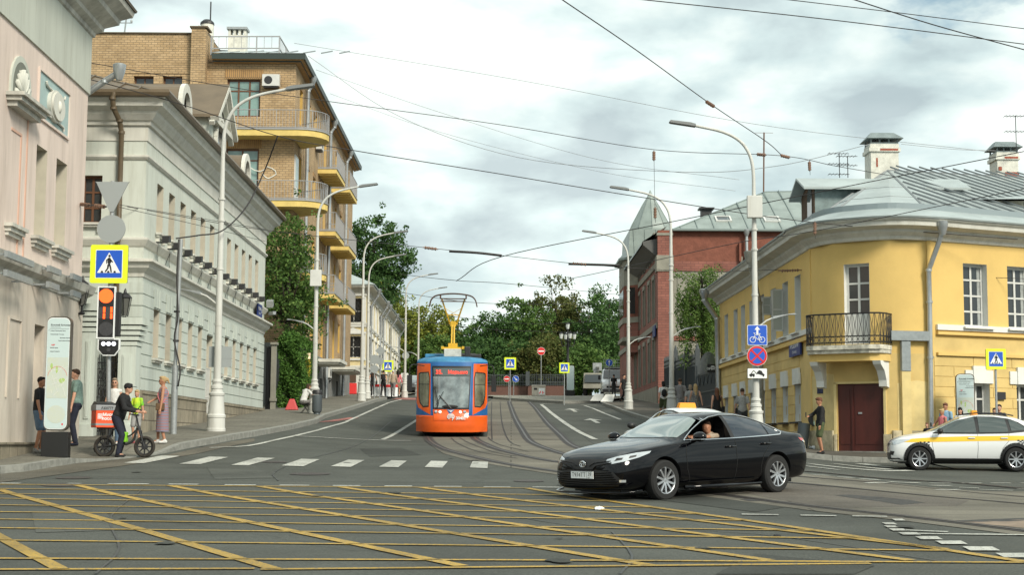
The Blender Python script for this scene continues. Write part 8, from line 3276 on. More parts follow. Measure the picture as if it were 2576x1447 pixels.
# map steles
def stele(u0,u1,vb,vt,label,Y=None,ang=0,up=.15,flip=1,detail=True):
 uc=(u0+u1)/2
 b=foot(uc,vb,up)if Y is None else Vector((P(uc,vb,Y).x,Y,G(P(uc,vb,Y).x,Y)+up))
 px=b.y/3800
 H=P(uc,vt,b.y).z-b.z
 root=thing('map_stele',label,'stele',b,ang)
 w=(u1-u0)*px*.98
 mb=MB()
 mb.box(-w*.55,w*.55,-.17,.17,-.05,H*.172)
 mb.build('plinth',M['signblack'],root,bevel=.01)
 mb=MB()
 mb.plate([(a,b_+H*.59)for a,b_ in rrect(w,H*.82,.14)],lambda a,z,t:(a,t,z),-.10,.14)
 bd=mb.build('casing',mat('stele_casing',(.075,.065,.05),.5),root)
 pn=mat('stele_panel',(.50,.60,.60),.25,spec=.6)
 plate_part(bd,'panel',[(a-.01,b_+H*.59)for a,b_ in rrect(w*.93,H*.80,.12)],M['signwhite'],-.112,-.10)
 plate_part(bd,'panel_face',[(a-.01,b_+H*.59)for a,b_ in rrect(w*.90,H*.79,.11)],pn,-.116,-.111)
 if detail:
  zz=lambda k:H*(.98-.79*k)
  m1=MB()
  tx=lambda s,x,k,sz,bold=0:text_mesh(s,sz,lambda a,b_,t:(x+a,-.118,zz(k)+b_),mb=m1,align='LEFT',bold=bold)
  sc=w/.64
  tx('Яузский бульвар',-.22*sc,.055,.062*sc,.0015)
  tx('Yauzsky Boulevard',-.22*sc,.075,.035*sc)
  tx('↑',-.29*sc,.11,.07*sc)
  tx('улица Воронцово Поле',-.22*sc,.108,.035*sc,.001)
  tx('Покровский бульвар',-.22*sc,.140,.035*sc,.001)
  tx('Яузские ворота',.03*sc,.172,.035*sc,.001)
  tx('Серебряническая',-.01*sc,.198,.035*sc,.001)
  tx('Китай-город',-.22*sc,.262,.035*sc,.001)
  tx('улица Солянка',-.22*sc,.296,.035*sc,.001)
  m1.plate([(-.25*sc,zz(.09)),(.27*sc,zz(.09)),(.27*sc,zz(.09)+.005),(-.25*sc,zz(.09)+.005)],lambda a,b_,t:(a,t,b_),-.119,-.117)
  m1.build('stele_lettering',mat('dark_print',(.05,.055,.06),.6),bd)
  mp=mat('map_print',(.46,.50,.42),.4,var=.35,vscale=9,var2=(.50,.55,.52))
  m2=MB()
  m2.plate([(-.27*sc,zz(.72)),(.27*sc,zz(.72)),(.27*sc,zz(.35)),(-.27*sc,zz(.35))],lambda a,b_,t:(a,t,b_),-.119,-.117)
  m2.plate([(a*.24*sc,zz(.865)+b_*.24*sc)for a,b_ in disc(1)],lambda a,b_,t:(a,t,b_),-.119,-.117)
  mo=m2.build('city_map',mp,bd)
  m3=MB()
  rg=random.Random(4)
  for k in range(26):
   x,z=rg.uniform(-.25,.25)*sc,rg.uniform(zz(.71),zz(.36))
   a=rg.choice([.3,.35,1.9,1.85,.9])+rg.gauss(0,.1)
   L=rg.uniform(.08,.3)
   x1,z1=x+math.cos(a)*L,z+math.sin(a)*L
   if abs(x1)<.26*sc and zz(.715)<z1<zz(.355):
    m3.bar((x,-.121,z),(x1,-.121,z1),.008,.003,up=(0,1,0))
  m3.build('map_streets',mat('map_roads',(.66,.66,.62),.5),mo)
  m4=MB()
  for(x,z,w_,h_)in((.13,.56,.12,.10),(-.16,.43,.05,.12),(-.02,.46,.04,.15)):
   m4.plate([(x*sc+a*w_*.6,zz(z)+b_*h_*.6)for a,b_ in disc(1,9)],lambda a,b_,t:(a,t,b_),-.1205,-.118)
  m4.build('map_parks',mat('map_green',(.36,.50,.16),.5),mo)
  m5=MB()
  m5.tube([(a*.26*sc,-.119,zz(.54)+b_*.32*sc)for a,b_ in disc(1,30)][1:15],.004,4)
  text_mesh('АДВ',.045*sc,lambda a,b_,t:(-.14*sc+a,-.119,zz(.237)+b_),mb=m5,bold=.002)
  m5.plate([(a*.018+.17*sc,zz(.955)+b_*.025)for a,b_ in disc(1,12)],lambda a,b_,t:(a,t,b_),-.119,-.117)
  m5.build('map_ring',M['signred'],mo)
 return root
stele(109,170,1148,797,'tall black-based street map stele in the left foreground with a man on either side',ang=.10)
stele(2408,2454,1120,941,'greenish street map stele behind the group of people at the white taxi',Y=47.5,ang=-.16)
stele(1425,1445,1002.5,920,'far white map stele standing in the square beside a crossing sign',Y=131,up=.17,detail=False)
# other street objects
def bin_post():
 b=foot(797,1043,UPL)
 t=thing('litter_bin','grey cylindrical litter bin standing at the foot of the second left lamp','litter bin',b)
 s=61*b.y/3800
 mb=MB()
 mb.lathe([(.14,0),(.13,.05),(.17,.08),(.20,.16),(.20,s*.80)],n=16)
 mb.build('bin_body',mat('bin_grey',(.10,.12,.13),.5,metal=.3),t,smooth=40)
 mb=MB()
 mb.lathe([(.20,s*.82),(.205,s*.92),(.16,s),(0,s*1.01)],n=16)
 mb.build('bin_lid',M['darkmetal'],t,smooth=40)
 b=foot(2020,1128,.15)
 s=b.y/3800
 t=thing('litter_bin','leaning dark grey litter bin with its round lid flipped open at the yellow house corner','litter bin',b)
 mb=MB()
 mb.tube([(-.04,0,0),(-.04,0,.05),(.06,0,62*s)],[.17,.19,.20],16)
 mb.build('bin_body',mat('bin_grey',(.10,.12,.13),.5),t,smooth=40)
 mb=MB()
 c=Vector((.42,-.05,72*s))
 for k in range(18):
  pass
 mb.lathe([(.23,-.04),(.25,0),(.23,.05)],c,20,axis='y',cap=False)
 mb.lathe([(0,.04),(.23,.05)],c,20,axis='y',cap=False)
 mb.lathe([(.24,-.045),(.17,-.05),(.16,.03)],c,20,axis='y',cap=False)
 mb.build('bin_lid',M['darkmetal'],t,smooth=40)
 mb=MB()
 mb.tube([c+Vector((-.03,0,-.2)),c+Vector((0,0,-.05)),c+Vector((0,-.02,.08))],[.07,.06,.03],8)
 mb.build('bottle',mat('pale_green_plastic',(.45,.58,.48),.3),t)
 rg=random.Random(8)
 cols=[(.75,.74,.70),(.72,.72,.7),(.6,.08,.05),(.7,.45,.1),(.7,.7,.68),(.25,.28,.3)]
 labs=['crumpled white paper cup beside the leaning bin','flattened white wrapper on the ground by the leaning bin','small red carton among the litter by the leaning bin','orange wrapper among the litter by the leaning bin','pale crumpled bag at the right end of the litter','grey crushed can among the litter by the leaning bin']
 for i,(u,v)in enumerate(((2028,1127),(2040,1129),(2050,1125),(2057,1130),(2066,1127),(2046,1131))):
  p=foot(u,v,.15)
  l_=thing('litter',labs[i],'litter',p,rg.uniform(0,3),'litter scattered beside the leaning bin')
  mb=MB()
  mb.lathe([(.02,0),(.07,.01),(.08,.05),(.06,.10),(.02,.12),(0,.12)],n=7)
  for v_ in mb.v:
   v_.x*=rg.uniform(.7,1.5)
   v_.y*=rg.uniform(.7,1.3)
  mb.build('wrapper',mat('litter_%d'%i,cols[i],.8),l_)
 p=foot(1508,1284)
 l_=thing('crumpled_paper','crumpled white paper lying alone on the yellow box junction','litter',p)
 l_.scale=(.62,.62,.8)
 mb=MB()
 mb.lathe([(.03,0),(.11,.01),(.12,.03),(.08,.06),(.05,.05),(0,.075)],n=9)
 for v_ in mb.v:
  v_.x*=rg.uniform(.7,1.3)
  v_.y*=rg.uniform(.5,1.1)
 mb.build('paper',M['signwhite'],l_)
 p=foot(1955,1352)
 l_=thing('dark_rag','small dark scrap on the asphalt right of the box junction','litter',p)
 mb=MB()
 mb.lathe([(.01,0),(.05,.005),(.04,.03),(0,.04)],n=7)
 mb.build('scrap',M['black'],l_)
bin_post()
def lantern_cluster():
 Y=134
 b=P(1428,1000,Y)
 g=G(b.x,Y)+.17
 t=thing('park_lantern','black cast-iron lamp post with a cluster of five glass lanterns before the trees','lamp post',(b.x,Y,g))
 z=lambda v:P(1428,v,Y).z-g
 mb=MB()
 mb.lathe([(.32,0),(.3,.5),(.18,.6),(.16,z(920)),(.2,z(916)),(.12,z(910)),(.10,z(862)),(.16,z(858)),(.07,z(852)),(.06,z(828))],n=12)
 for k in range(4):
  a=k*PI/2+.3
  mb.tube(spline([(0,0,z(866)),(.45*math.cos(a),.45*math.sin(a),z(872)),(.62*math.cos(a),.62*math.sin(a),z(862)),(.62*math.cos(a),.62*math.sin(a),z(853))]),.03,5)
 mb.build('post',M['iron'],t,smooth=40)
 for k in range(5):
  a=k*PI/2+.3
  c=Vector((.62*math.cos(a),.62*math.sin(a),z(853)))if k<4 else Vector((0,0,z(828)))
  mb=MB()
  mb.lathe([(.13,-.02),(.13,0),(.13,.0)],c,6)
  mb.lathe([(.24,.44),(.15,.52),(.05,.58),(0,.66)],c,6)
  ln=mb.build('lantern',M['iron'],t)
  mb=MB()
  mb.lathe([(.12,.0),(.20,.43)],c,6)
  mb.build('lantern_glass',mat('milk_glass',(.55,.58,.56),.3),ln)
 b=foot(1355,999,.17)
 b.y=126
 b.x=P(1355,990,126).x
 b.z=G(b.x,126)+.17
 s=126/3800
 t=thing('kiosk_box','low grey concrete box with red and blue posters in front of the railing','box',b)
 mb=MB()
 mb.box(-17*s,17*s,-.3,.5,0,24*s)
 mb.box(-18*s,18*s,-.35,.55,24*s,27*s)
 mb.build('box_body',M['concbin'],t,bevel=.02)
 mb=MB()
 mb.box(0,15*s,-.315,-.30,3*s,19*s)
 p=mb.build('poster',mat('poster_pale',(.55,.6,.62),.6),t)
 mb=MB()
 for k in range(5):
  mb.box((1+2.6*k)*s,(2.8+2.6*k)*s,-.325,-.316,(5+2*(k%3))*s,(9+3*(k%2))*s)
 mb.build('poster_print',M['signred'],p)
 mb=MB()
 mb.box(-12*s,-4*s,-.32,-.30,15*s,20*s)
 mb.build('slot',M['black'],t)
lantern_cluster()
def barriers():
 for i,(u0,u1,v,m_,lab)in enumerate(((872,897,992,'signred','red plastic road barrier under the rusty board of the cream house'),(925,968,998,'signwhite','left white road barrier behind the walking pedestrians'),(968,1000,999,'signwhite','right white road barrier behind the walking pedestrians'))):
  b=foot((u0+u1)/2,v,UPL)
  s=b.y/3800
  w=(u1-u0)*s/2
  t=thing('road_barrier',lab,'barrier',b)
  mb=MB()
  mb.hexa([(-w,-.25,0),(w,-.25,0),(w,.25,0),(-w,.25,0),(-w,-.08,.75),(w,-.08,.75),(w,.08,.75),(-w,.08,.75)])
  o=mb.build('barrier_block',M[m_],t,bevel=.03)
  if m_=='signwhite':
   mb=MB()
   mb.hexa([(-w-.01,-.13,.60),(w+.01,-.13,.60),(w+.01,.13,.60),(-w-.01,.13,.60),(-w-.01,-.10,.76),(w+.01,-.10,.76),(w+.01,.10,.76),(-w-.01,.10,.76)])
   mb.build('red_top',M['signred'],o)
 for u,v,lab in((736,1032,'faded red plastic barrier block beside the ivy and the seated woman'),):
  b=foot(u,v,UPL)
  t=thing('road_barrier',lab,'barrier',b)
  t.scale=(1.1,1,.68)
  mb=MB()
  mb.hexa([(-.28,-.2,0),(.22,-.2,0),(.22,.2,0),(-.28,.2,0),(-.12,-.06,.7),(.06,-.06,.7),(.06,.06,.7),(-.12,.06,.7)])
  mb.build('barrier_block',mat('faded_red',(.50,.06,.06),.6),t,bevel=.03)
 p=P(771,896,71)
 t=thing('cafe_sign','small lit cafe sign box hanging above the yellow shrub','sign',p)
 mb=MB()
 mb.box(-.22,.22,-.05,.05,-.17,.17)
 s=mb.build('sign_box',M['darkmetal'],t)
 mb=MB()
 mb.box(-.19,.19,-.056,-.05,-.14,.14)
 f=mb.build('lit_face',mat('lit_sign',(.7,.6,.4),.5,emit=(1,.75,.45),estr=.5),s)
 mb=MB()
 text_mesh('БИСТРО',.085,lambda x,y,t_:(x,-.058,.02+y),mb=mb,bold=.002)
 mb.build('sign_lettering',M['wood'],f)
 mb=MB()
 mb.tube([(.2,0,.12),(.5,0,.12)],.015,4)
 mb.build('sign_arm',M['iron'],t)
barriers()
# OVERHEAD WIRES
def wire(label,pts,r=.012,ins=(),name='overhead_wire',sag=0,m='wire'):
 q=[P(*p)for p in pts]
 base=q[0].copy()
 mb=MB()
 sp=spline(q,8)
 mb.tube([p-base for p in sp],r,5)
 root=thing(name,label,'cable',base)
 mb.build('cable',M[m],root,smooth=True)
 for a,b in ins:
  pa,pb=P(*a)-base,P(*b)-base
  mb=MB()
  n=7
  for k in range(n):
   c=pa.lerp(pb,(k+.5)/n)
   d=(pb-pa).normalized()
   mb.tube([c-d*.022,c+d*.022],.055 if k%2==0 else .045,8)
  mb.tube([pa-(pb-pa)*.15,pb+(pb-pa)*.15],.018,6)
  mb.build('insulator',M['ins'],root)
 return root
wire('thick span cable from the pink mansion over the tram to the right edge',[(185,188,40.0),(450,260,42),(700,342,44),(895,379,45),(1250,436,47),(1620,497,48),(2050,560,48),(2560,602,48)],.014,ins=[((190,188,40.1),(212,193,40.3))])
wire('span cable fixed to the pink mansion by a double insulator passing behind the tallest lamp',[(150,152,39.8),(212,155,40.2),(545,213,43),(830,255,45),(1250,312,47),(1645,376,48),(1960,391,48),(2100,417,49),(2260,445,50)],.011,ins=[((170,153,40),(208,156,40.2)),((1905,388,48),(1925,390,48)),((1965,391,48),(1985,396,48))])
wire('steep diagonal cable descending from the top edge to the tall right lamp',[(1405,-8,30),(1600,125,35),(1790,263,42),(1925,354,46),(1966,390,48)],.013,ins=[((1778,256,41.5),(1795,267,42))])
wire('cable crossing the upper right sky, lowest of the three',[(1560,-8,34),(2100,50,36),(2590,112,38)],.013)
wire('cable crossing the upper right corner, middle one',[(1930,-8,34),(2250,30,36),(2590,73,38)],.011)
wire('steep cable crossing the upper right corner',[(2130,-8,30),(2350,62,32),(2590,128,34)],.013)
wire('long cable rising to the right edge across the chimney, reaching the tram pantograph',[(2590,378,43),(2180,459,45),(1700,556,47),(1265,645,49.5),(1148,707,51.5)],.014)
wire('cable crossing the eaves of the yellow house',[(2590,472,44),(2060,579,46),(1850,612,50),(1500,688,60),(1430,702,62)],.012)
wire('cross-span with dark insulated rods above the tram',[(320,520,42),(660,578,46),(1060,622,50),(1265,643,51),(1480,666,52),(1760,683,52),(2020,680,52),(2590,702,49)],.010,ins=[((1068,623,50),(1098,627,50)),((1440,663,52),(1475,666,52)),((1965,682,52),(2010,680,52))])
wire('short rusty support rod of the contact wire above the tram',[(1130,632,50.8),(1200,636,50.9),(1262,643,51)],.045,name='support_rod')
wire('rusty support rod beside the oriel of the red house',[(1430,664,52),(1500,666,52),(1558,668,52)],.045,name='support_rod')
wire('contact wire running to the pantograph of the tram',[(1004,690,60),(1148,706,51.9),(1300,716,58),(1560,742,90)],.010,m='wire')
wire('lower contact wire over the tracks behind the tram',[(1000,800,100),(1250,830,110),(1560,838,120)],.018)
wire('upper contact wire over the tracks behind the tram',[(1000,735,80),(1200,762,90),(1430,765,95),(1562,755,95)],.014)
wire('middle contact wire in front of the park trees',[(1080,790,100),(1330,815,110),(1558,805,115)],.016)
wire('thin hanging wire with two insulators left of the turret',[(1645,378,48),(1647,500,48),(1649,560,48)],.007,ins=[((1645,382,48),(1645,402,48)),((1648,524,48),(1648,548,48))])
wire('thin dropper with an insulator at the dormer',[(2037,402,49),(2038,440,49)],.007,ins=[((2036,408,49),(2037,428,49))])
wire('thin dropper with a red insulator on the yellow house eaves',[(2050,555,47.2),(2051,600,47.2)],.007,ins=[((2050,562,47.2),(2050,588,47.2))])
wire('faint highest aerial cable across the sky',[(740,108,70),(1300,200,66),(1900,312,62),(2480,380,60)],.010,m='balcrail')
wire('faint sagging cable from the brick block to the chimney',[(775,140,72),(1000,290,70),(1300,395,66),(1700,432,60),(1950,418,58),(2190,362,57)],.012,m='balcrail')
wire('faint pair cable from the brick block eaves',[(795,175,74),(1100,280,70),(1500,400,66),(1860,452,62)],.009,m='balcrail')
wire('faint lower cable from the brick block balcony',[(830,235,78),(1100,330,72),(1500,430,66),(1850,480,62)],.008,m='balcrail')
wire('straight cable between the two chimneys of the yellow house',[(2268,362,57),(2400,375,58.5),(2505,379,60)],.010,m='balcrail')
wire('slack black cable from the thin steel pole up to the span cable',[(443,600,CPB.y),(500,592,CPB.y+.6),(560,580,CPB.y+1.2),(620,520,CPB.y+2),(665,430,CPB.y+2.6),(698,343,44)],.022)
wire('thin wire across the facade of the pale green house, upper',[(300,515,38),(480,545,44),(668,577,50)],.008)
wire('thin wire across the facade of the pale green house, lower',[(300,521,38),(480,562,44),(667,607,50)],.008)
wire('black cable looping along the pink mansion wall',[(0,44,33),(60,105,35),(110,170,37),(160,212,38.6),(188,190,40)],.014)
wire('rusty turnbuckle rod fixed at the corner of the pink mansion',[(186,511,39.9),(230,516,39),(268,520,38)],.02,ins=[((198,513,39.7),(225,516,39.2)),((240,517,38.8),(262,520,38.2))],name='turnbuckle')
for(u,vb,vt,Y,lab,kk)in((2557,383,290,60,'tall television aerial on the right chimney of the yellow house',2),(2112,447,385,60,'television aerial between the dormer and the first chimney',3),(2133,447,392,60.5,'second, smaller television aerial beside the dormer',2)):
 b,tp=P(u,vb,Y),P(u,vt,Y)
 t=thing('tv_aerial',lab,'aerial',b)
 h=tp.z-b.z
 mb=MB()
 mb.tube([(0,0,0),(0,0,h)],.018,5)
 mb.build('mast',M['darkmetal'],t)
 mb=MB()
 for k in range(kk):
  z=h*(.98-.42*k)
  mb.tube([(-.45,0,z),(.4,0,z)],.014,4)
  for j in range(6):
   x=-.42+j*.14
   mb.tube([(x,-.25,z),(x,.25,z)],.008,4)
 mb.build('elements',M['darkmetal'],t)
 # PEOPLE
def cloth(name,c,var=.25,vs=14):
 return mat(name,c,.85,var=var,vscale=vs,bump=.8,bscale=11)
def ik(a,b,l1,l2,hint):
 a,b=Vector(a),Vector(b)
 d=b-a
 L=min(d.length,(l1+l2)*.999)
 x=(l1*l1-l2*l2+L*L)/(2*L)
 h=math.sqrt(max(0,l1*l1-x*x))
 u_=d.normalized()
 hv=Vector(hint)
 hv=hv-u_*hv.dot(u_)
 return a+u_*x+hv.normalized()*h,a+u_*L
def blob_mesh(name,prims,voxel,m,parent,smooth_it=2):
 """prims: ('c',a,b,ra,rb) capsules, ('e',c,(rx,ry,rz)) ellipsoids; fused into one continuous surface"""
 mb=MB()
 for p in prims:
  if p[0]=='c':
   a,b=Vector(p[1]),Vector(p[2])
   if(b-a).length<1e-4:
    continue
   d=(b-a).normalized()
   ra,rb=p[3],p[4]
   fl=p[5]if len(p)>5 else 1.0
   n=5
   pts,rr=[],[]
   for k in range(n+1):
    t=PI/2*k/n
    pts.append(a-d*ra*math.cos(t))
    rr.append(max(.0008,ra*math.sin(t)))
   for k in range(n+1):
    t=PI/2*k/n
    pts.append(b+d*rb*math.sin(t))
    rr.append(max(.0008,rb*math.cos(t)))
   mb.tube(pts,rr,12,flat=fl,up=p[6]if len(p)>6 else None)
  else:
   mb.ell(p[1],p[2],14,M=p[3]if len(p)>3 else None)
 ob=mb.build(name,m)
 bm=bmesh.new()
 bm.from_mesh(ob.data)
 bmesh.ops.remove_doubles(bm,verts=bm.verts,dist=1e-5)
 bmesh.ops.recalc_face_normals(bm,faces=bm.faces)
 bm.to_mesh(ob.data)
 bm.free()
 r_=ob.modifiers.new('r','REMESH')
 r_.mode='VOXEL'
 r_.voxel_size=voxel
 s_=ob.modifiers.new('s','SMOOTH')
 s_.iterations=smooth_it
 me=evaluated(ob)
 ob.modifiers.clear()
 ob.data=me
 me.name=name
 me.polygons.foreach_set('use_smooth',[True]*len(me.polygons))
 ob.parent=parent
 return ob
STAND=dict(fa=(.10,.0,0),fb=(-.10,.0,0),ha=(.26,-.04,.80),hb=(-.26,-.04,.80),hip=(0,0,.93),chest=(0,0,1.30),head=(0,-.02,1.63),ea=(1,.6,0),eb=(-1,.6,0),ka=(0,-1,0),kb=(0,-1,0),yaw=0)
WALKP=dict(fa=(.09,-.25,.02),fb=(-.09,.26,.06),ha=(.27,.18,.84),hb=(-.27,-.20,.88))
WALKQ=dict(fa=(.09,.26,.06),fb=(-.09,-.24,.02),ha=(.27,-.18,.86),hb=(-.27,.18,.84))
def person(label,at,rot,H=1.75,top=None,sleeve='short',bottom=None,kind='trousers',shoes=None,hair=None,style='short',skin=None,pose=None,vox=.022,bag=None,slim=1.0,fingers=False,tuck=False,name='person',mid=1.0,parent=None,world=True,glasses=False,phone=None):
 p=dict(STAND)
 p.update(pose or{})
 s=H/1.75
 V=lambda k:Vector(p[k])
 t=thing(name,label,'person',at,rot)
 t.scale=(s,s,s)
 skin=skin or M['skin']
 hip,ch,hd=V('hip'),V('chest'),V('head')
 sc=(hd-Vector((0,-.02,0))-ch).normalized()
 neck0=ch+(hd-ch)*.52
 w=slim
 yaw=Matrix.Rotation(p.get('twist',0),3,'Z')
 sa=ch+yaw@Vector((.162*w,0,.11))
 sb=ch+yaw@Vector((-.162*w,0,.11))
 ha0,hb0=hip+Vector((.085,0,-.01)),hip+Vector((-.085,0,-.01))
 fa,fb=V('fa')+Vector((0,.02,.085)),V('fb')+Vector((0,.02,.085))
 ka,fa=ik(ha0,fa,.425,.425,p['ka'])
 kb,fb=ik(hb0,fb,.425,.425,p['kb'])
 ea,ha=ik(sa,V('ha'),.285,.255,p['ea'])
 eb,hb=ik(sb,V('hb'),.285,.255,p['eb'])
 body=[('e',hd,(.073,.092,.112)),('c',neck0-Vector((0,0,.05)),hd-Vector((0,-.015,.07)),.052,.048),('c',ch+Vector((0,0,.08)),hip,.115*w,.115*w),('e',ch,(.155*w,.10*w,.16)),('c',sa,sb,.046,.046),('e',hip,(.155*w*mid,.11*w*mid,.12)),('c',ha0,ka,.078*w,.052),('c',ka,fa,.052,.036),('c',hb0,kb,.078*w,.052),('c',kb,fb,.052,.036)]
 hm=Matrix.Rotation(p['yaw'],3,'Z')@Matrix.Rotation(p.get('nod',0),3,'X')
 F=lambda x,y,z:hd+hm@Vector((x,y,z))
 body+=[('e',F(0,-.035,-.055),(.052,.058,.060)),('c',F(0,-.088,.005),F(0,-.104,-.022),.009,.013),('e',F(.073,.0,-.01),(.012,.02,.03)),('e',F(-.073,0,-.01),(.012,.02,.03)),('c',F(-.03,-.082,.022),F(.03,-.082,.022),.012,.012),('c',F(-.016,-.085,-.052),F(.016,-.085,-.052),.009,.009)]
 for(s0_,e_,h_,sg)in((sa,ea,ha,1),(sb,eb,hb,-1)):
  body+=[('c',s0_,e_,.046*w,.038),('c',e_,h_,.038,.026)]
  d=(h_-e_).normalized()
  side=d.cross(Vector((0,-1,0)))
  if side.length<.2:
   side=d.cross(Vector((0,0,1)))
  side=d.cross(side.normalized()).normalized()
  pm=h_+d*.055
  body.append(('c',h_+d*.01,pm,.026,.030))
  curl=p.get('curl',.35)
  inn=Vector((-sg,0,0))-d*Vector((-sg,0,0)).dot(d)
  if inn.length<.3:
   inn=Vector((0,0,-1))-d*d.z*-1
  inn.normalize()
  if fingers:
   for k in range(4):
    o=side*(-.027+.018*k)
    L=(.066,.075,.07,.056)[k]
    a_=h_+d*.085+o
    b_=a_+d*L*.5+inn*L*curl*.3
    body+=[('c',a_-d*.02,b_,.0095,.0085),('c',b_,b_+d*L*.4+inn*L*curl,.0085,.007)]
   a_=h_+d*.03-side*.026
   body+=[('c',a_,a_+d*.045-side*.022+inn*.012,.011,.009)]
  else:
   body+=[('c',pm,pm+d*.05+inn*.02,.026,.014)]
 if kind=='shorts' or kind in('skirt','dress')or True:
  for f_,sg in((fa,1),(fb,-1)):
   body.append(('c',f_,f_+Vector((0,-.10,-.045)),.034,.026))
 blob_mesh('body',body,vox*.8 if fingers else vox,skin,t)
 g=.014
 if top and kind!='dress':
  pr=[('e',ch,(.152*w+g,.103*w+g,.155)),('c',ch+Vector((0,0,.07)),hip.lerp(ch,.12 if not tuck else .3),.118*w+g,.128*w*mid+g),('c',sa,sb,.044+g,.044+g),('c',ch+Vector((0,0,.1)),neck0-Vector((0,0,.035)),.08,.058),('e',hip.lerp(ch,.2),(.155*w*mid+g,.115*w*mid+g,.12))]
  for(s0_,e_,h_)in((sa,ea,ha),(sb,eb,hb)):
   if sleeve=='short':
    pr.append(('c',s0_,s0_.lerp(e_,.62),.050*w+g*.5,.052+g*.4))
   elif sleeve=='long':
    pr+=[('c',s0_,e_,.048*w+g,.042+g),('c',e_,e_.lerp(h_,.88),.046+g,.034+g)]
  if p.get('hood'):
   pr.append(('e',neck0+Vector((0,.07,-.02)),(.12,.07,.08)))
  blob_mesh('shirt' if sleeve!='long' else 'jacket',pr,vox,top,t)
 bm_=bottom
 if kind in('trousers','shorts'):
  pr=[('e',hip,(.160*w*mid+g*.7,.118*w*mid+g*.7,.125)),('c',hip,hip.lerp(ch,.22),.13*w*mid,.115*w*mid)]
  k_=1.0 if kind=='trousers' else .0
  for(h0,k0,f0)in((ha0,ka,fa),(hb0,kb,fb)):
   if k_:
    pr+=[('c',h0,k0,.084*w+g,.058+g),('c',k0,f0+(k0-f0)*.02,.058+g,.046+g)]
   else:
    pr+=[('c',h0,h0.lerp(k0,.82),.088*w+g,.075+g)]
  blob_mesh('trousers' if k_ else 'shorts',pr,vox,bm_,t)
 elif kind in('skirt','dress'):
  mb=MB()
  topz=(neck0.z-.09)if kind=='dress' else hip.z+.12
  L=p.get('hem',.35)
  n=20
  hx,hy=hip.x,hip.y
  prof=[(hip.z+.12,.135,.10),(hip.z,.178,.135),(hip.z-.2,.18,.145),(hip.z-.45,.175,.15),(L,.165,.155)]
  prof=[q for q in prof if q[0]>=L-.01]
  o=0
  for(z,rx,ry)in prof:
   for k in range(n):
    a=2*PI*k/n
    wv=1+.035*math.sin(a*5+z*3)*(1 if z<hip.z-.1 else 0)
    mb.v.append(Vector((hx+rx*w*mid*wv*math.cos(a),hy+ry*w*mid*wv*math.sin(a),z)))
  for i in range(len(prof)-1):
   for k in range(n):
    mb.f.append([i*n+k,i*n+(k+1)%n,(i+1)*n+(k+1)%n,(i+1)*n+k])
    mb.m.append(0)
  mb.f.append([k for k in range(n)])
  mb.m.append(0)
  mb.f.append([(len(prof)-1)*n+k for k in range(n)])
  mb.m.append(0)
  mb.build('skirt',bm_,t,smooth=50)
  if kind=='dress':
   blob_mesh('dress_top',[('e',ch,(.158*w+g,.105*w+g,.16)),('c',ch+Vector((0,0,.05)),hip,.112*w+g,.125*w*mid+g),('c',sa*.8+sb*.2,sb*.8+sa*.2,.048+g,.048+g),('e',hip,(.165*w*mid+g*.4,.125*w*mid,.13))],vox,top,t)
 if shoes:
  for f_,sg,nm in((fa,1,'a'),(fb,-1,'b')):
   blob_mesh('shoe',[('c',f_+Vector((0,.03,-.045)),f_+Vector((.01*sg,-.13,-.055)),.043,.034),('c',f_+Vector((0,0,.0)),f_+Vector((0,-.03,-.04)),.044,.04)],vox,shoes,t,1)
 if hair:
  pr=[('e',F(0,.022,.030),(.084,.092,.098)),('e',F(0,-.03,.085),(.07,.07,.04))]
  if style=='short':
   pr=[('e',F(0,.020,.040),(.082,.090,.088)),('e',F(0,-.035,.085),(.064,.055,.032))]
  elif style=='long':
   pr+=[('c',F(0,.06,.0),F(0,.10,-.34),.075,.06),('c',F(.055,.03,-.02),F(.06,.07,-.28),.04,.03),('c',F(-.055,.03,-.02),F(-.06,.07,-.28),.04,.03)]
  elif style=='bun':
   pr+=[('e',F(0,.10,.085),(.042,.045,.042))]
  elif style=='tail':
   pr+=[('e',F(0,.095,.05),(.03,.035,.035)),('c',F(0,.12,.05),F(0,.165,-.06),.034,.018)]
  elif style=='bob':
   pr+=[('c',F(0,.05,-.02),F(0,.06,-.09),.075,.07)]
  elif style=='curly':
   pr+=[('e',F(.04,.0,.10),(.045,.05,.035)),('e',F(-.04,.0,.10),(.045,.05,.035)),('e',F(0,.08,.04),(.06,.04,.06))]
  blob_mesh('hair',pr,vox*.8,hair,t)
 if glasses:
  mb=MB()
  for x in(-.032,.032):
   mb.ell(F(x,-.094,.0),(.024,.008,.019),8)
  mb.build('sunglasses',M['signblack'],t)
 if vox<.018 and not glasses and not p.get('noeyes'):
  mb=MB()
  for x in(-.03,.03):
   mb.ell(F(x,-.083,.003),(.010,.006,.005),8)
  mb.build('eyes',mat('eye_dark',(.02,.012,.01),.3),t)
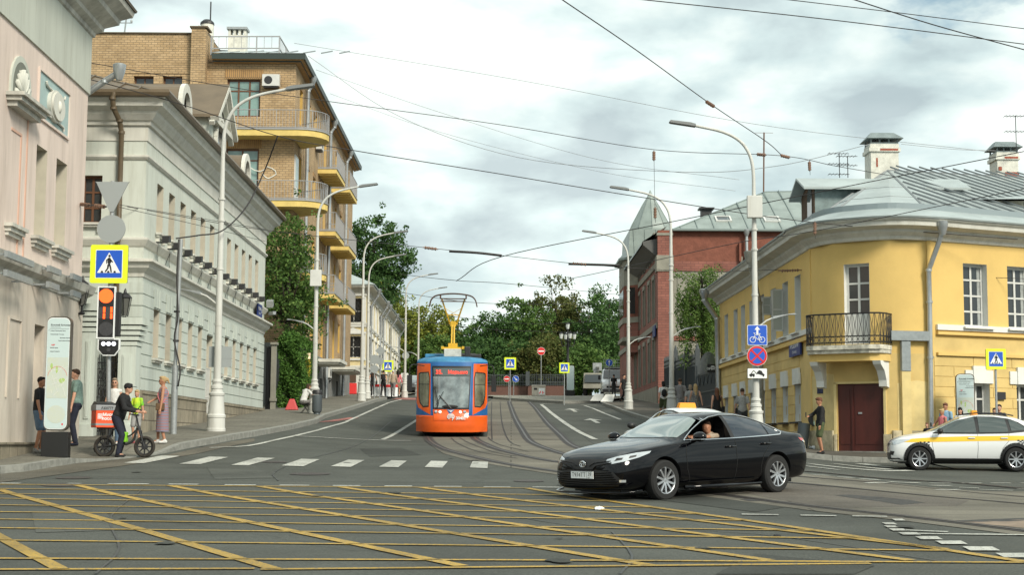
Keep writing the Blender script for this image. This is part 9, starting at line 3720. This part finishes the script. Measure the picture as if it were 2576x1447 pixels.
 if bag:
  kind_,bm2,sd=bag
  if kind_=='cross':
   c=hip+Vector((sd*.2,-.06 if sd>0 else .02,.02))
   mb=MB()
   mb.box(c.x-.035,c.x+.05,c.y-.12,c.y+.11,c.z-.10,c.z+.09)
   b_=mb.build('bag',bm2,t,bevel=.02)
   mb=MB()
   so=sb if sd>0 else sa
   mb.tube(spline([c+Vector((0,0,.09)),ch+Vector((sd*.03,-.135,-.02)),so*.72+ch*.28+Vector((0,-.01,.09)),ch+Vector((-sd*.0,.13,.0)),c+Vector((0,.05,.09))]),.012,5)
   mb.build('strap',p.get('strap',bm2),b_)
  elif kind_=='back':
   mb=MB()
   c=ch+Vector((0,.17,-.1))
   mb.ell(c,(.13,.09,.19),12)
   mb.build('backpack',bm2,t,smooth=True)
  else:
   mb=MB()
   c=hip+Vector((sd*.24,0,-.02))
   mb.box(c.x-.04,c.x+.04,c.y-.15,c.y+.15,c.z-.14,c.z+.1)
   b_=mb.build('bag',bm2,t,bevel=.02)
   mb=MB()
   mb.tube(spline([c+Vector((0,-.1,.1)),sa+Vector((0,0,.07))if sd>0 else sb+Vector((0,0,.07)),c+Vector((0,.1,.1))]),.01,5)
   mb.build('strap',bm2,b_)
 if phone:
  hp=ha if phone=='a' else hb
  mb=MB()
  d=Vector((0,-.03,.05))
  mb.box(hp.x-.035,hp.x+.035,hp.y-.10,hp.y-.085,hp.z-.03,hp.z+.12)
  mb.build('phone',M['signblack'],t)
 return t
def at(u,v,up=.155):
 return foot(u,v,up)
def hgt(u,vf,vt,up=.155):
 p=foot(u,vf,up)
 return(vf-vt)*p.y/3800
C_=dict(blk=cloth('cloth_black',(.010,.010,.011)),navy=cloth('cloth_navy',(.010,.013,.028)),teal=cloth('cloth_sage',(.16,.24,.21)),jean=cloth('denim_blue',(.10,.16,.24)),wht=cloth('cloth_white',(.62,.62,.60),.15),grey=cloth('cloth_grey',(.20,.19,.19)),lgrey=cloth('cloth_light_grey',(.30,.30,.29)),olive=cloth('cloth_olive',(.065,.085,.035)),pinkc=cloth('cloth_pink',(.55,.16,.17)),beige=cloth('cloth_beige',(.38,.30,.22)),neon=mat('cloth_neon',(.50,.62,.03),.8,var=.7,vscale=3.5,var2=(.08,.42,.03)),flor=mat('cloth_pattern',(.20,.19,.18),.85,var=.8,vscale=26),lblue=cloth('cloth_pale_blue',(.22,.36,.48)),dgrey=cloth('cloth_charcoal',(.045,.048,.052)),stripe=None)
_m=bpy.data.materials.new('striped_knit')
_m.use_nodes=True
_n=_m.node_tree
_w=_n.nodes.new('ShaderNodeTexWave')
_w.bands_direction='Z'
_w.inputs['Scale'].default_value=4.4
_w.inputs['Distortion'].default_value=.25
_tc=_n.nodes.new('ShaderNodeTexCoord')
_n.links.new(_tc.outputs['Object'],_w.inputs['Vector'])
_r2=_n.nodes.new('ShaderNodeValToRGB')
for _i,(_p,_c)in enumerate(((0,(.30,.075,.07)),(.3,(.34,.30,.33)),(.65,(.13,.115,.17)),(1,(.24,.22,.28)))):
 _e=_r2.color_ramp.elements[_i]if _i<2 else _r2.color_ramp.elements.new(_p)
 _e.position=_p
 _e.color=(*_c,1)
_n.links.new(_w.outputs['Color'],_r2.inputs['Fac'])
_n.links.new(_r2.outputs['Color'],_n.nodes['Principled BSDF'].inputs['Base Color'])
_n.nodes['Principled BSDF'].inputs['Roughness'].default_value=.9
C_['stripe']=_m
HB,HD,HL,HR=cloth('hair_brown',(.05,.026,.014)),cloth('hair_dark',(.013,.009,.008)),cloth('hair_blond',(.42,.29,.14)),cloth('hair_auburn',(.13,.05,.025))
HG=cloth('hair_ash',(.26,.20,.14))
person('man in a black T-shirt and blue shorts partly hidden behind the map stele',Vector((P(97,1118,35.2).x,35.2,G(P(97,1118,35.2).x,35.2)+.155)),R(80),1.76,C_['blk'],'short',C_['jean'],'shorts',C_['lgrey'],HD,'short',M['skintan'],vox=.016,fingers=True,pose=dict(hb=(-.24,-.14,.86)),slim=1.08,mid=1.05)
person('man in a sage green T-shirt and dark jeans standing right of the map stele',at(187,1122),R(-75),hgt(187,1122,930),C_['teal'],'short',C_['navy'],'trousers',C_['navy'],HB,'short',vox=.016,fingers=True,slim=1.10,mid=1.08,pose=dict(ha=(.28,-.10,.83),head=(0,-.03,1.63)))
person('fair-haired woman in sunglasses standing behind the courier',at(284,1119),R(8),1.66,C_['wht'],'none',C_['jean'],'trousers',C_['wht'],HG,'long',vox=.017,glasses=True,slim=.9)
person('boy in a yellow and green T-shirt standing behind the electric bike',at(342,1116),R(-12),hgt(342,1116,980),C_['neon'],'short',C_['lgrey'],'shorts',C_['pinkc'],HL,'short',vox=.016,fingers=True,slim=.86,pose=dict(head=(0,-.03,1.60),nod=.25))
person('blonde woman in a striped knit dress with a crossbody bag facing the boy',at(407,1116),R(-78),hgt(407,1116,948),C_['stripe'],'none',C_['stripe'],'dress',C_['wht'],HL,'tail',M['skintan'],vox=.015,fingers=True,glasses=True,mid=1.08,slim=1.0,bag=('cross',cloth('bag_brown',(.12,.07,.035)),1),pose=dict(hem=.30,hb=(-.20,-.30,1.10),ha=(.27,-.06,.86),strap=C_['pinkc'],fa=(.09,.05,0),fb=(-.10,-.12,0)))
person('woman with long dark hair in grey jeans walking away, leftmost of five',at(937,999),PI,1.70,C_['blk'],'none',C_['dgrey'],'trousers',C_['wht'],HB,'long',pose=WALKP,slim=.9,bag=('side',C_['blk'],-1))
person('woman in black carrying a dark bag on her back, second of the five walking away',at(964,999),PI-.1,1.66,C_['blk'],'none',C_['blk'],'trousers',C_['blk'],HB,'bun',pose=WALKQ,slim=.95,bag=('back',C_['blk'],1))
person('person in a beige coat and white hat, middle of five walking away',at(988,1000),PI,1.70,C_['beige'],'long',C_['grey'],'trousers',C_['blk'],C_['wht'],'short',pose=WALKP,slim=1.05,mid=1.1)
person('woman in a pink top and beige shorts, fourth of the five walking away',at(1001,998),PI+.1,1.68,C_['pinkc'],'long',C_['beige'],'shorts',C_['wht'],HD,'long',pose=WALKQ,slim=.9)
person('man in a white shirt and black trousers, rightmost of the five walking away',at(1017,997),PI,1.80,C_['wht'],'long',C_['blk'],'trousers',C_['blk'],HB,'short',pose=WALKP,slim=1.1)
_b=at(768,1040)
person('woman in a white T-shirt sitting hunched beside the second left lamp',_b,R(140),1.68,C_['wht'],'short',C_['flor'],'trousers',C_['wht'],HB,'bob',pose=dict(hip=(0,.15,.48),chest=(0,-.02,.84),head=(0,-.16,1.13),fa=(.1,-.32,0),fb=(-.1,-.30,0),ha=(.12,-.36,.66),hb=(-.12,-.36,.66)),vox=.02)
_t=thing('folding_stool','low dark folding stool under the seated woman','stool',_b+Vector((-.02,.12,0)))
mb=MB()
mb.box(-.2,.2,-.18,.18,.34,.38)
mb.build('seat',C_['blk'],_t)
for x_,y_ in((-.17,-.15),(.17,-.15),(-.17,.15),(.17,.15)):
 mb=MB()
 mb.tube([(x_,y_,0),(-x_*.6,y_,.35)],.012,5)
 mb.build('leg',M['darkmetal'],_t)
person('worker in black standing with his back turned by the white van',Vector((T(1544,118),118,G(T(1544,118),118)+.17)),PI,1.75,C_['blk'],'short',C_['dgrey'],'trousers',C_['blk'],HD,'short',slim=1.05)
person('person in black walking past the lamp at the red house',at(1569,1013,.17),R(60),1.74,C_['blk'],'short',C_['blk'],'trousers',C_['blk'],HD,'short',pose=WALKQ)
RP=lambda u,Y:Vector((P(u,1050,Y).x,Y,G(P(u,1050,Y).x,Y)+.15))
person('person in a white T-shirt and olive shorts left of the lamp',RP(1669,66),PI+.15,1.66,C_['wht'],'short',C_['olive'],'shorts',C_['wht'],HD,'bob',pose=WALKP,bag=('back',C_['blk'],1))
person('tall man in a grey T-shirt and grey shorts walking up beside the iron fence',RP(1711,63),PI,1.84,C_['grey'],'short',C_['lgrey'],'shorts',C_['blk'],HB,'short',pose=WALKQ,slim=1.12)
person('grey-blonde woman in a light top with a dark shoulder bag',RP(1737,62),PI,1.62,C_['lgrey'],'short',C_['blk'],'trousers',C_['blk'],HG,'bob',pose=WALKP,bag=('side',C_['blk'],-1),slim=1.05)
person('woman with long blonde hair in a dark patterned dress',RP(1750,61),PI,1.68,C_['flor'],'none',C_['flor'],'dress',C_['blk'],HL,'long',pose=dict(WALKQ,hem=.3))
person('woman with very long auburn hair in a black dress by the fence gate',RP(1804,56),PI+.1,1.66,C_['blk'],'none',C_['blk'],'dress',C_['blk'],HR,'long',pose=dict(WALKP,hem=.45),bag=('side',C_['blk'],-1))
person('man in a grey short-sleeved shirt with a black strap bag by the yellow wall',RP(1868,54),PI-.1,1.76,C_['lgrey'],'short',C_['dgrey'],'shorts',C_['blk'],HB,'short',pose=WALKQ,bag=('cross',C_['blk'],1),slim=1.08)
_p=at(2066,1143,.15)
person('curly-haired person in a long black jacket looking at a phone near the red door',_p,R(-85),hgt(2066,1143,1001,.15),C_['blk'],'long',C_['olive'],'shorts',C_['blk'],HR,'curly',M['skintan'],vox=.016,fingers=True,slim=.95,bag=('cross',C_['blk'],-1),phone='b',pose=dict(hb=(-.12,-.34,1.16),ha=(.22,-.10,.80),nod=.35,head=(0,-.04,1.62),fa=(.07,.0,0),fb=(-.08,.02,0),hip=(0,0,.93)))
GP=lambda u,Y:Vector((P(u,1100,Y).x,Y,G(P(u,1100,Y).x,Y)+.15))
person('little girl in a dark top, leftmost of the group at the white taxi',GP(2333,46),R(-40),1.02,C_['blk'],'short',C_['navy'],'shorts',C_['wht'],HR,'tail',slim=.95,vox=.018)
person('blonde woman in a pink sleeveless top looking at a phone behind the taxi bonnet',GP(2372,46.2),R(-70),1.44,C_['pinkc'],'none',C_['lgrey'],'trousers',C_['wht'],HL,'bun',M['skintan'],vox=.018,slim=1.12,mid=1.1,phone='b',pose=dict(hb=(-.12,-.33,1.12),nod=.3))
person('man in a pale blue T-shirt with a bag strap behind the blonde woman',GP(2381,46.8),R(-50),1.62,C_['lblue'],'short',C_['navy'],'trousers',C_['blk'],HR,'short',M['skintan'],vox=.018,slim=1.12,bag=('cross',C_['flor'],-1),pose=dict(nod=.3))
person('dark-haired woman in white looking down behind the taxi windscreen',GP(2417,46.2),R(-30),1.50,C_['wht'],'short',C_['wht'],'trousers',C_['wht'],HD,'long',vox=.018,slim=.95,pose=dict(nod=.4))
person('woman with brown hair peering over the taxi roof beside the sign post',GP(2504,46.3),R(-20),1.50,C_['lgrey'],'short',C_['lgrey'],'trousers',C_['blk'],HB,'bun',vox=.018)
person('man with black hair in a navy jacket right of the sign post behind the taxi',GP(2516,47.0),R(-35),1.60,C_['navy'],'long',C_['navy'],'trousers',C_['blk'],HD,'short',vox=.018)
_q=SEDM@Vector((-.14,.36,.02))
person('driver in a pale top at the wheel of the black sedan',_q,SED.rotation_euler.z+PI/2,1.70,C_['beige'],'short',C_['navy'],'trousers',None,HB,'short',M['skintan'],vox=.02,pose=dict(hip=(0,.05,.62),chest=(0,.10,.92),head=(0,.02,1.19),fa=(.1,-.72,.30),fb=(-.1,-.72,.30),ha=(.10,-.42,1.0),hb=(-.14,-.42,1.0),yaw=.9,noeyes=1))
def courier():
 r0=foot(262,1149,.02)
 f0=foot(363,1152,.0)
 c=(r0+f0)/2
 d=Vector((f0.x-r0.x,f0.y-r0.y))
 L=d.length
 ang=math.atan2(d.y,d.x)
 bike=thing('electric_bike','black fat-tyred electric delivery bike straddled by a courier at the kerb','bicycle',(c.x,c.y,min(r0.z,f0.z)),ang)
 h=L/2
 tyre=mat('dusty_tyre',(.035,.03,.024),.95,var=.5,vscale=20)
 for x,nm in((-h,'r'),(h,'f')):
  mb=MB()
  R_=.255
  n=36
  mb.lathe([(R_-.075+.075*(1-math.cos(t))*.5*1.0,.048*math.sin(t))for t in[k*2*PI/12 for k in range(13)]],(0,0,0),n,axis='y',cap=False)
  wh=mb.build('wheel',tyre,bike,smooth=True)
  wh.location=(x,0,R_)
  mb=MB()
  mb.lathe([(.165,-.03),(.18,-.035),(.18,.035),(.165,.03)],(0,0,0),n,axis='y',cap=False)
  for k in range(8):
   a=k*PI/4
   mb.bar((0,0,0),(.17*math.cos(a),0,.17*math.sin(a)),.03,.035,up=(0,1,0))
  mb.lathe([(.07,-.05),(.07,.05)],(0,0,0),14,axis='y')
  mb.build('rim',M['darkmetal'],wh)
 mb=MB()
 for y in(-.05,.05):
  mb.tube([(-h,y,.255),(-.18,y,.30),(.02,y,.30)],.014,6)
  mb.tube([(-h,y,.255),(-.28,y,.66)],.014,6)
  mb.tube([(h,y,.255),(h-.16,y,.74)],.022,8)
 mb.tube(spline([(.02,0,.30),(.20,0,.40),(h-.19,0,.70)]),.03,8)
 mb.tube([(.02,0,.30),(-.20,0,.74)],.022,8)
 mb.tube(spline([(-.18,0,.62),(.08,0,.50),(h-.20,0,.66)]),.02,8)
 mb.tube([(h-.15,0,.70),(h-.22,0,.98)],.02,8)
 mb.bar((-h-.16,0,.68),(-.22,0,.68),.20,.025)
 for y in(-.09,.09):
  mb.tube([(-h-.12,y,.68),(-h,y*.7,.27)],.010,5)
  mb.tube([(-.36,y,.68),(-h+.08,y*.7,.30)],.010,5)
 mb.tube([(-h-.25,.1,.12),(-h-.3,.1,.2),(-h,.1,.26)],.014,5)
 mb.build('frame',M['darkmetal'],bike,smooth=40)
 mb=MB()
 mb.tube(spline([(h-.30,-.30,1.02),(h-.20,-.14,1.0),(h-.20,.14,1.0),(h-.30,.30,1.02)]),.016,6)
 mb.tube([(h-.30,.18,1.02),(h-.24,.34,1.22)],.012,5)
 mb.build('handlebar',M['black'],bike,smooth=True)
 mb=MB()
 mb.ell((-.20,0,.79),(.15,.10,.055),12)
 mb.build('saddle',M['black'],bike,smooth=True)
 mb=MB()
 mb.ell((h-.10,0,.60),(.03,.06,.05),10)
 mb.build('headlight',M['black'],bike)
 mb=MB()
 mb.box(-.10,.06,-.09,.09,.36,.60)
 mb.build('battery',mat('lime_green',(.22,.55,.02),.5),bike,bevel=.02)
 bz=bike.location.z+.70
 dv=Vector((math.cos(ang),math.sin(ang)))
 bc=Vector((c.x,c.y))-dv*(h+.03)
 box=thing('delivery_box','orange thermal delivery box with white lettering on the rear rack of the electric bike','delivery box',(bc.x,bc.y,bz),ang+R(30))
 w,hh=.25,.50
 og=mat('thermal_orange',(.80,.085,.02),.6,var=.12,vscale=6)
 gy=mat('reflective_grey',(.26,.27,.28),.5)
 mb=MB()
 mb.box(-w,w,-w,w,0,hh)
 bx=mb.build('box_body',og,box,bevel=.015)
 mb=MB()
 mb.box(-w-.012,w+.012,-w-.012,w+.012,hh-.10,hh+.03)
 mb.build('box_lid',gy,box,bevel=.015)
 mb=MB()
 mb.box(-w-.003,w+.003,-w-.003,w+.003,.05,.10)
 mb.build('reflective_band',gy,bx)
 mb=MB()
 mb.hexa([(-w,-w,hh+.03),(w,-w,hh+.03),(w,w,hh+.03),(-w,w,hh+.03),(-w+.04,-w+.06,hh+.07),(w-.04,-w+.06,hh+.07),(w-.04,w-.06,hh+.12),(-w+.04,w-.06,hh+.12)])
 mb.build('top_flap',M['black'],box)
 m1=MB()
 text_mesh('Много',.10,lambda x,y,t:(.06+x,-w-.004,.30+y),mb=m1,bold=.003)
 text_mesh('лосося',.10,lambda x,y,t:(.06+x,-w-.004,.21+y),mb=m1,bold=.003)
 for k in range(4):
  m1.box(-.21+.03*k,-.195+.03*k,-w-.006,-w-.003,.20,.33)
  m1.box(-.21,-.10,-w-.006,-w-.003,.215+.032*k,.225+.032*k)
 for i,s_ in enumerate(('Закажите','в приложении','Много лосося')):
  text_mesh(s_,.062,lambda x,y,t:(w+.004,x,.27-.07*i+y),mb=m1,bold=.0015)
 m1.build('box_lettering',M['signwhite'],bx)
 m2=MB()
 text_mesh('АХ0777',.085,lambda x,y,t:(x,-w-.016,hh-.045+y),mb=m2,bold=.002)
 text_mesh('АХ5777',.085,lambda x,y,t:(w+.016,x,hh-.045+y),mb=m2,bold=.002)
 m2.build('lid_lettering',M['signblack'],bx)
 base=Vector((c.x,c.y,bike.location.z))-Vector((dv.x,dv.y,0))*.18
 person('courier in a black jacket and cap astride the electric bike',base,ang+PI/2,1.83,C_['blk'],'long',C_['navy'],'trousers',C_['blk'],C_['blk'],'short',vox=.015,fingers=True,slim=1.12,mid=1.08,pose=dict(hip=(0,.02,.90),chest=(0,-.13,1.24),head=(0,-.22,1.56),hood=1,fa=(.17,-.02,0),fb=(-.19,-.10,0),ha=(.24,-.47,1.04),hb=(-.24,-.47,1.04),ea=(.5,.4,-1),eb=(-.5,.4,-1),curl=.9,nod=.1))
 cap=[o for o in bpy.data.objects if o.get('label','').startswith('courier in')][0]
 mb=MB()
 mb.ell((0,-.215,1.60),(.092,.102,.085),14)
 mb.hexa([(-.06,-.29,1.60),(.06,-.29,1.60),(.05,-.40,1.585),(-.05,-.40,1.585),(-.06,-.29,1.615),(.06,-.29,1.615),(.05,-.40,1.597),(-.05,-.40,1.597)])
 mb.build('cap',C_['blk'],cap,smooth=True)
courier()
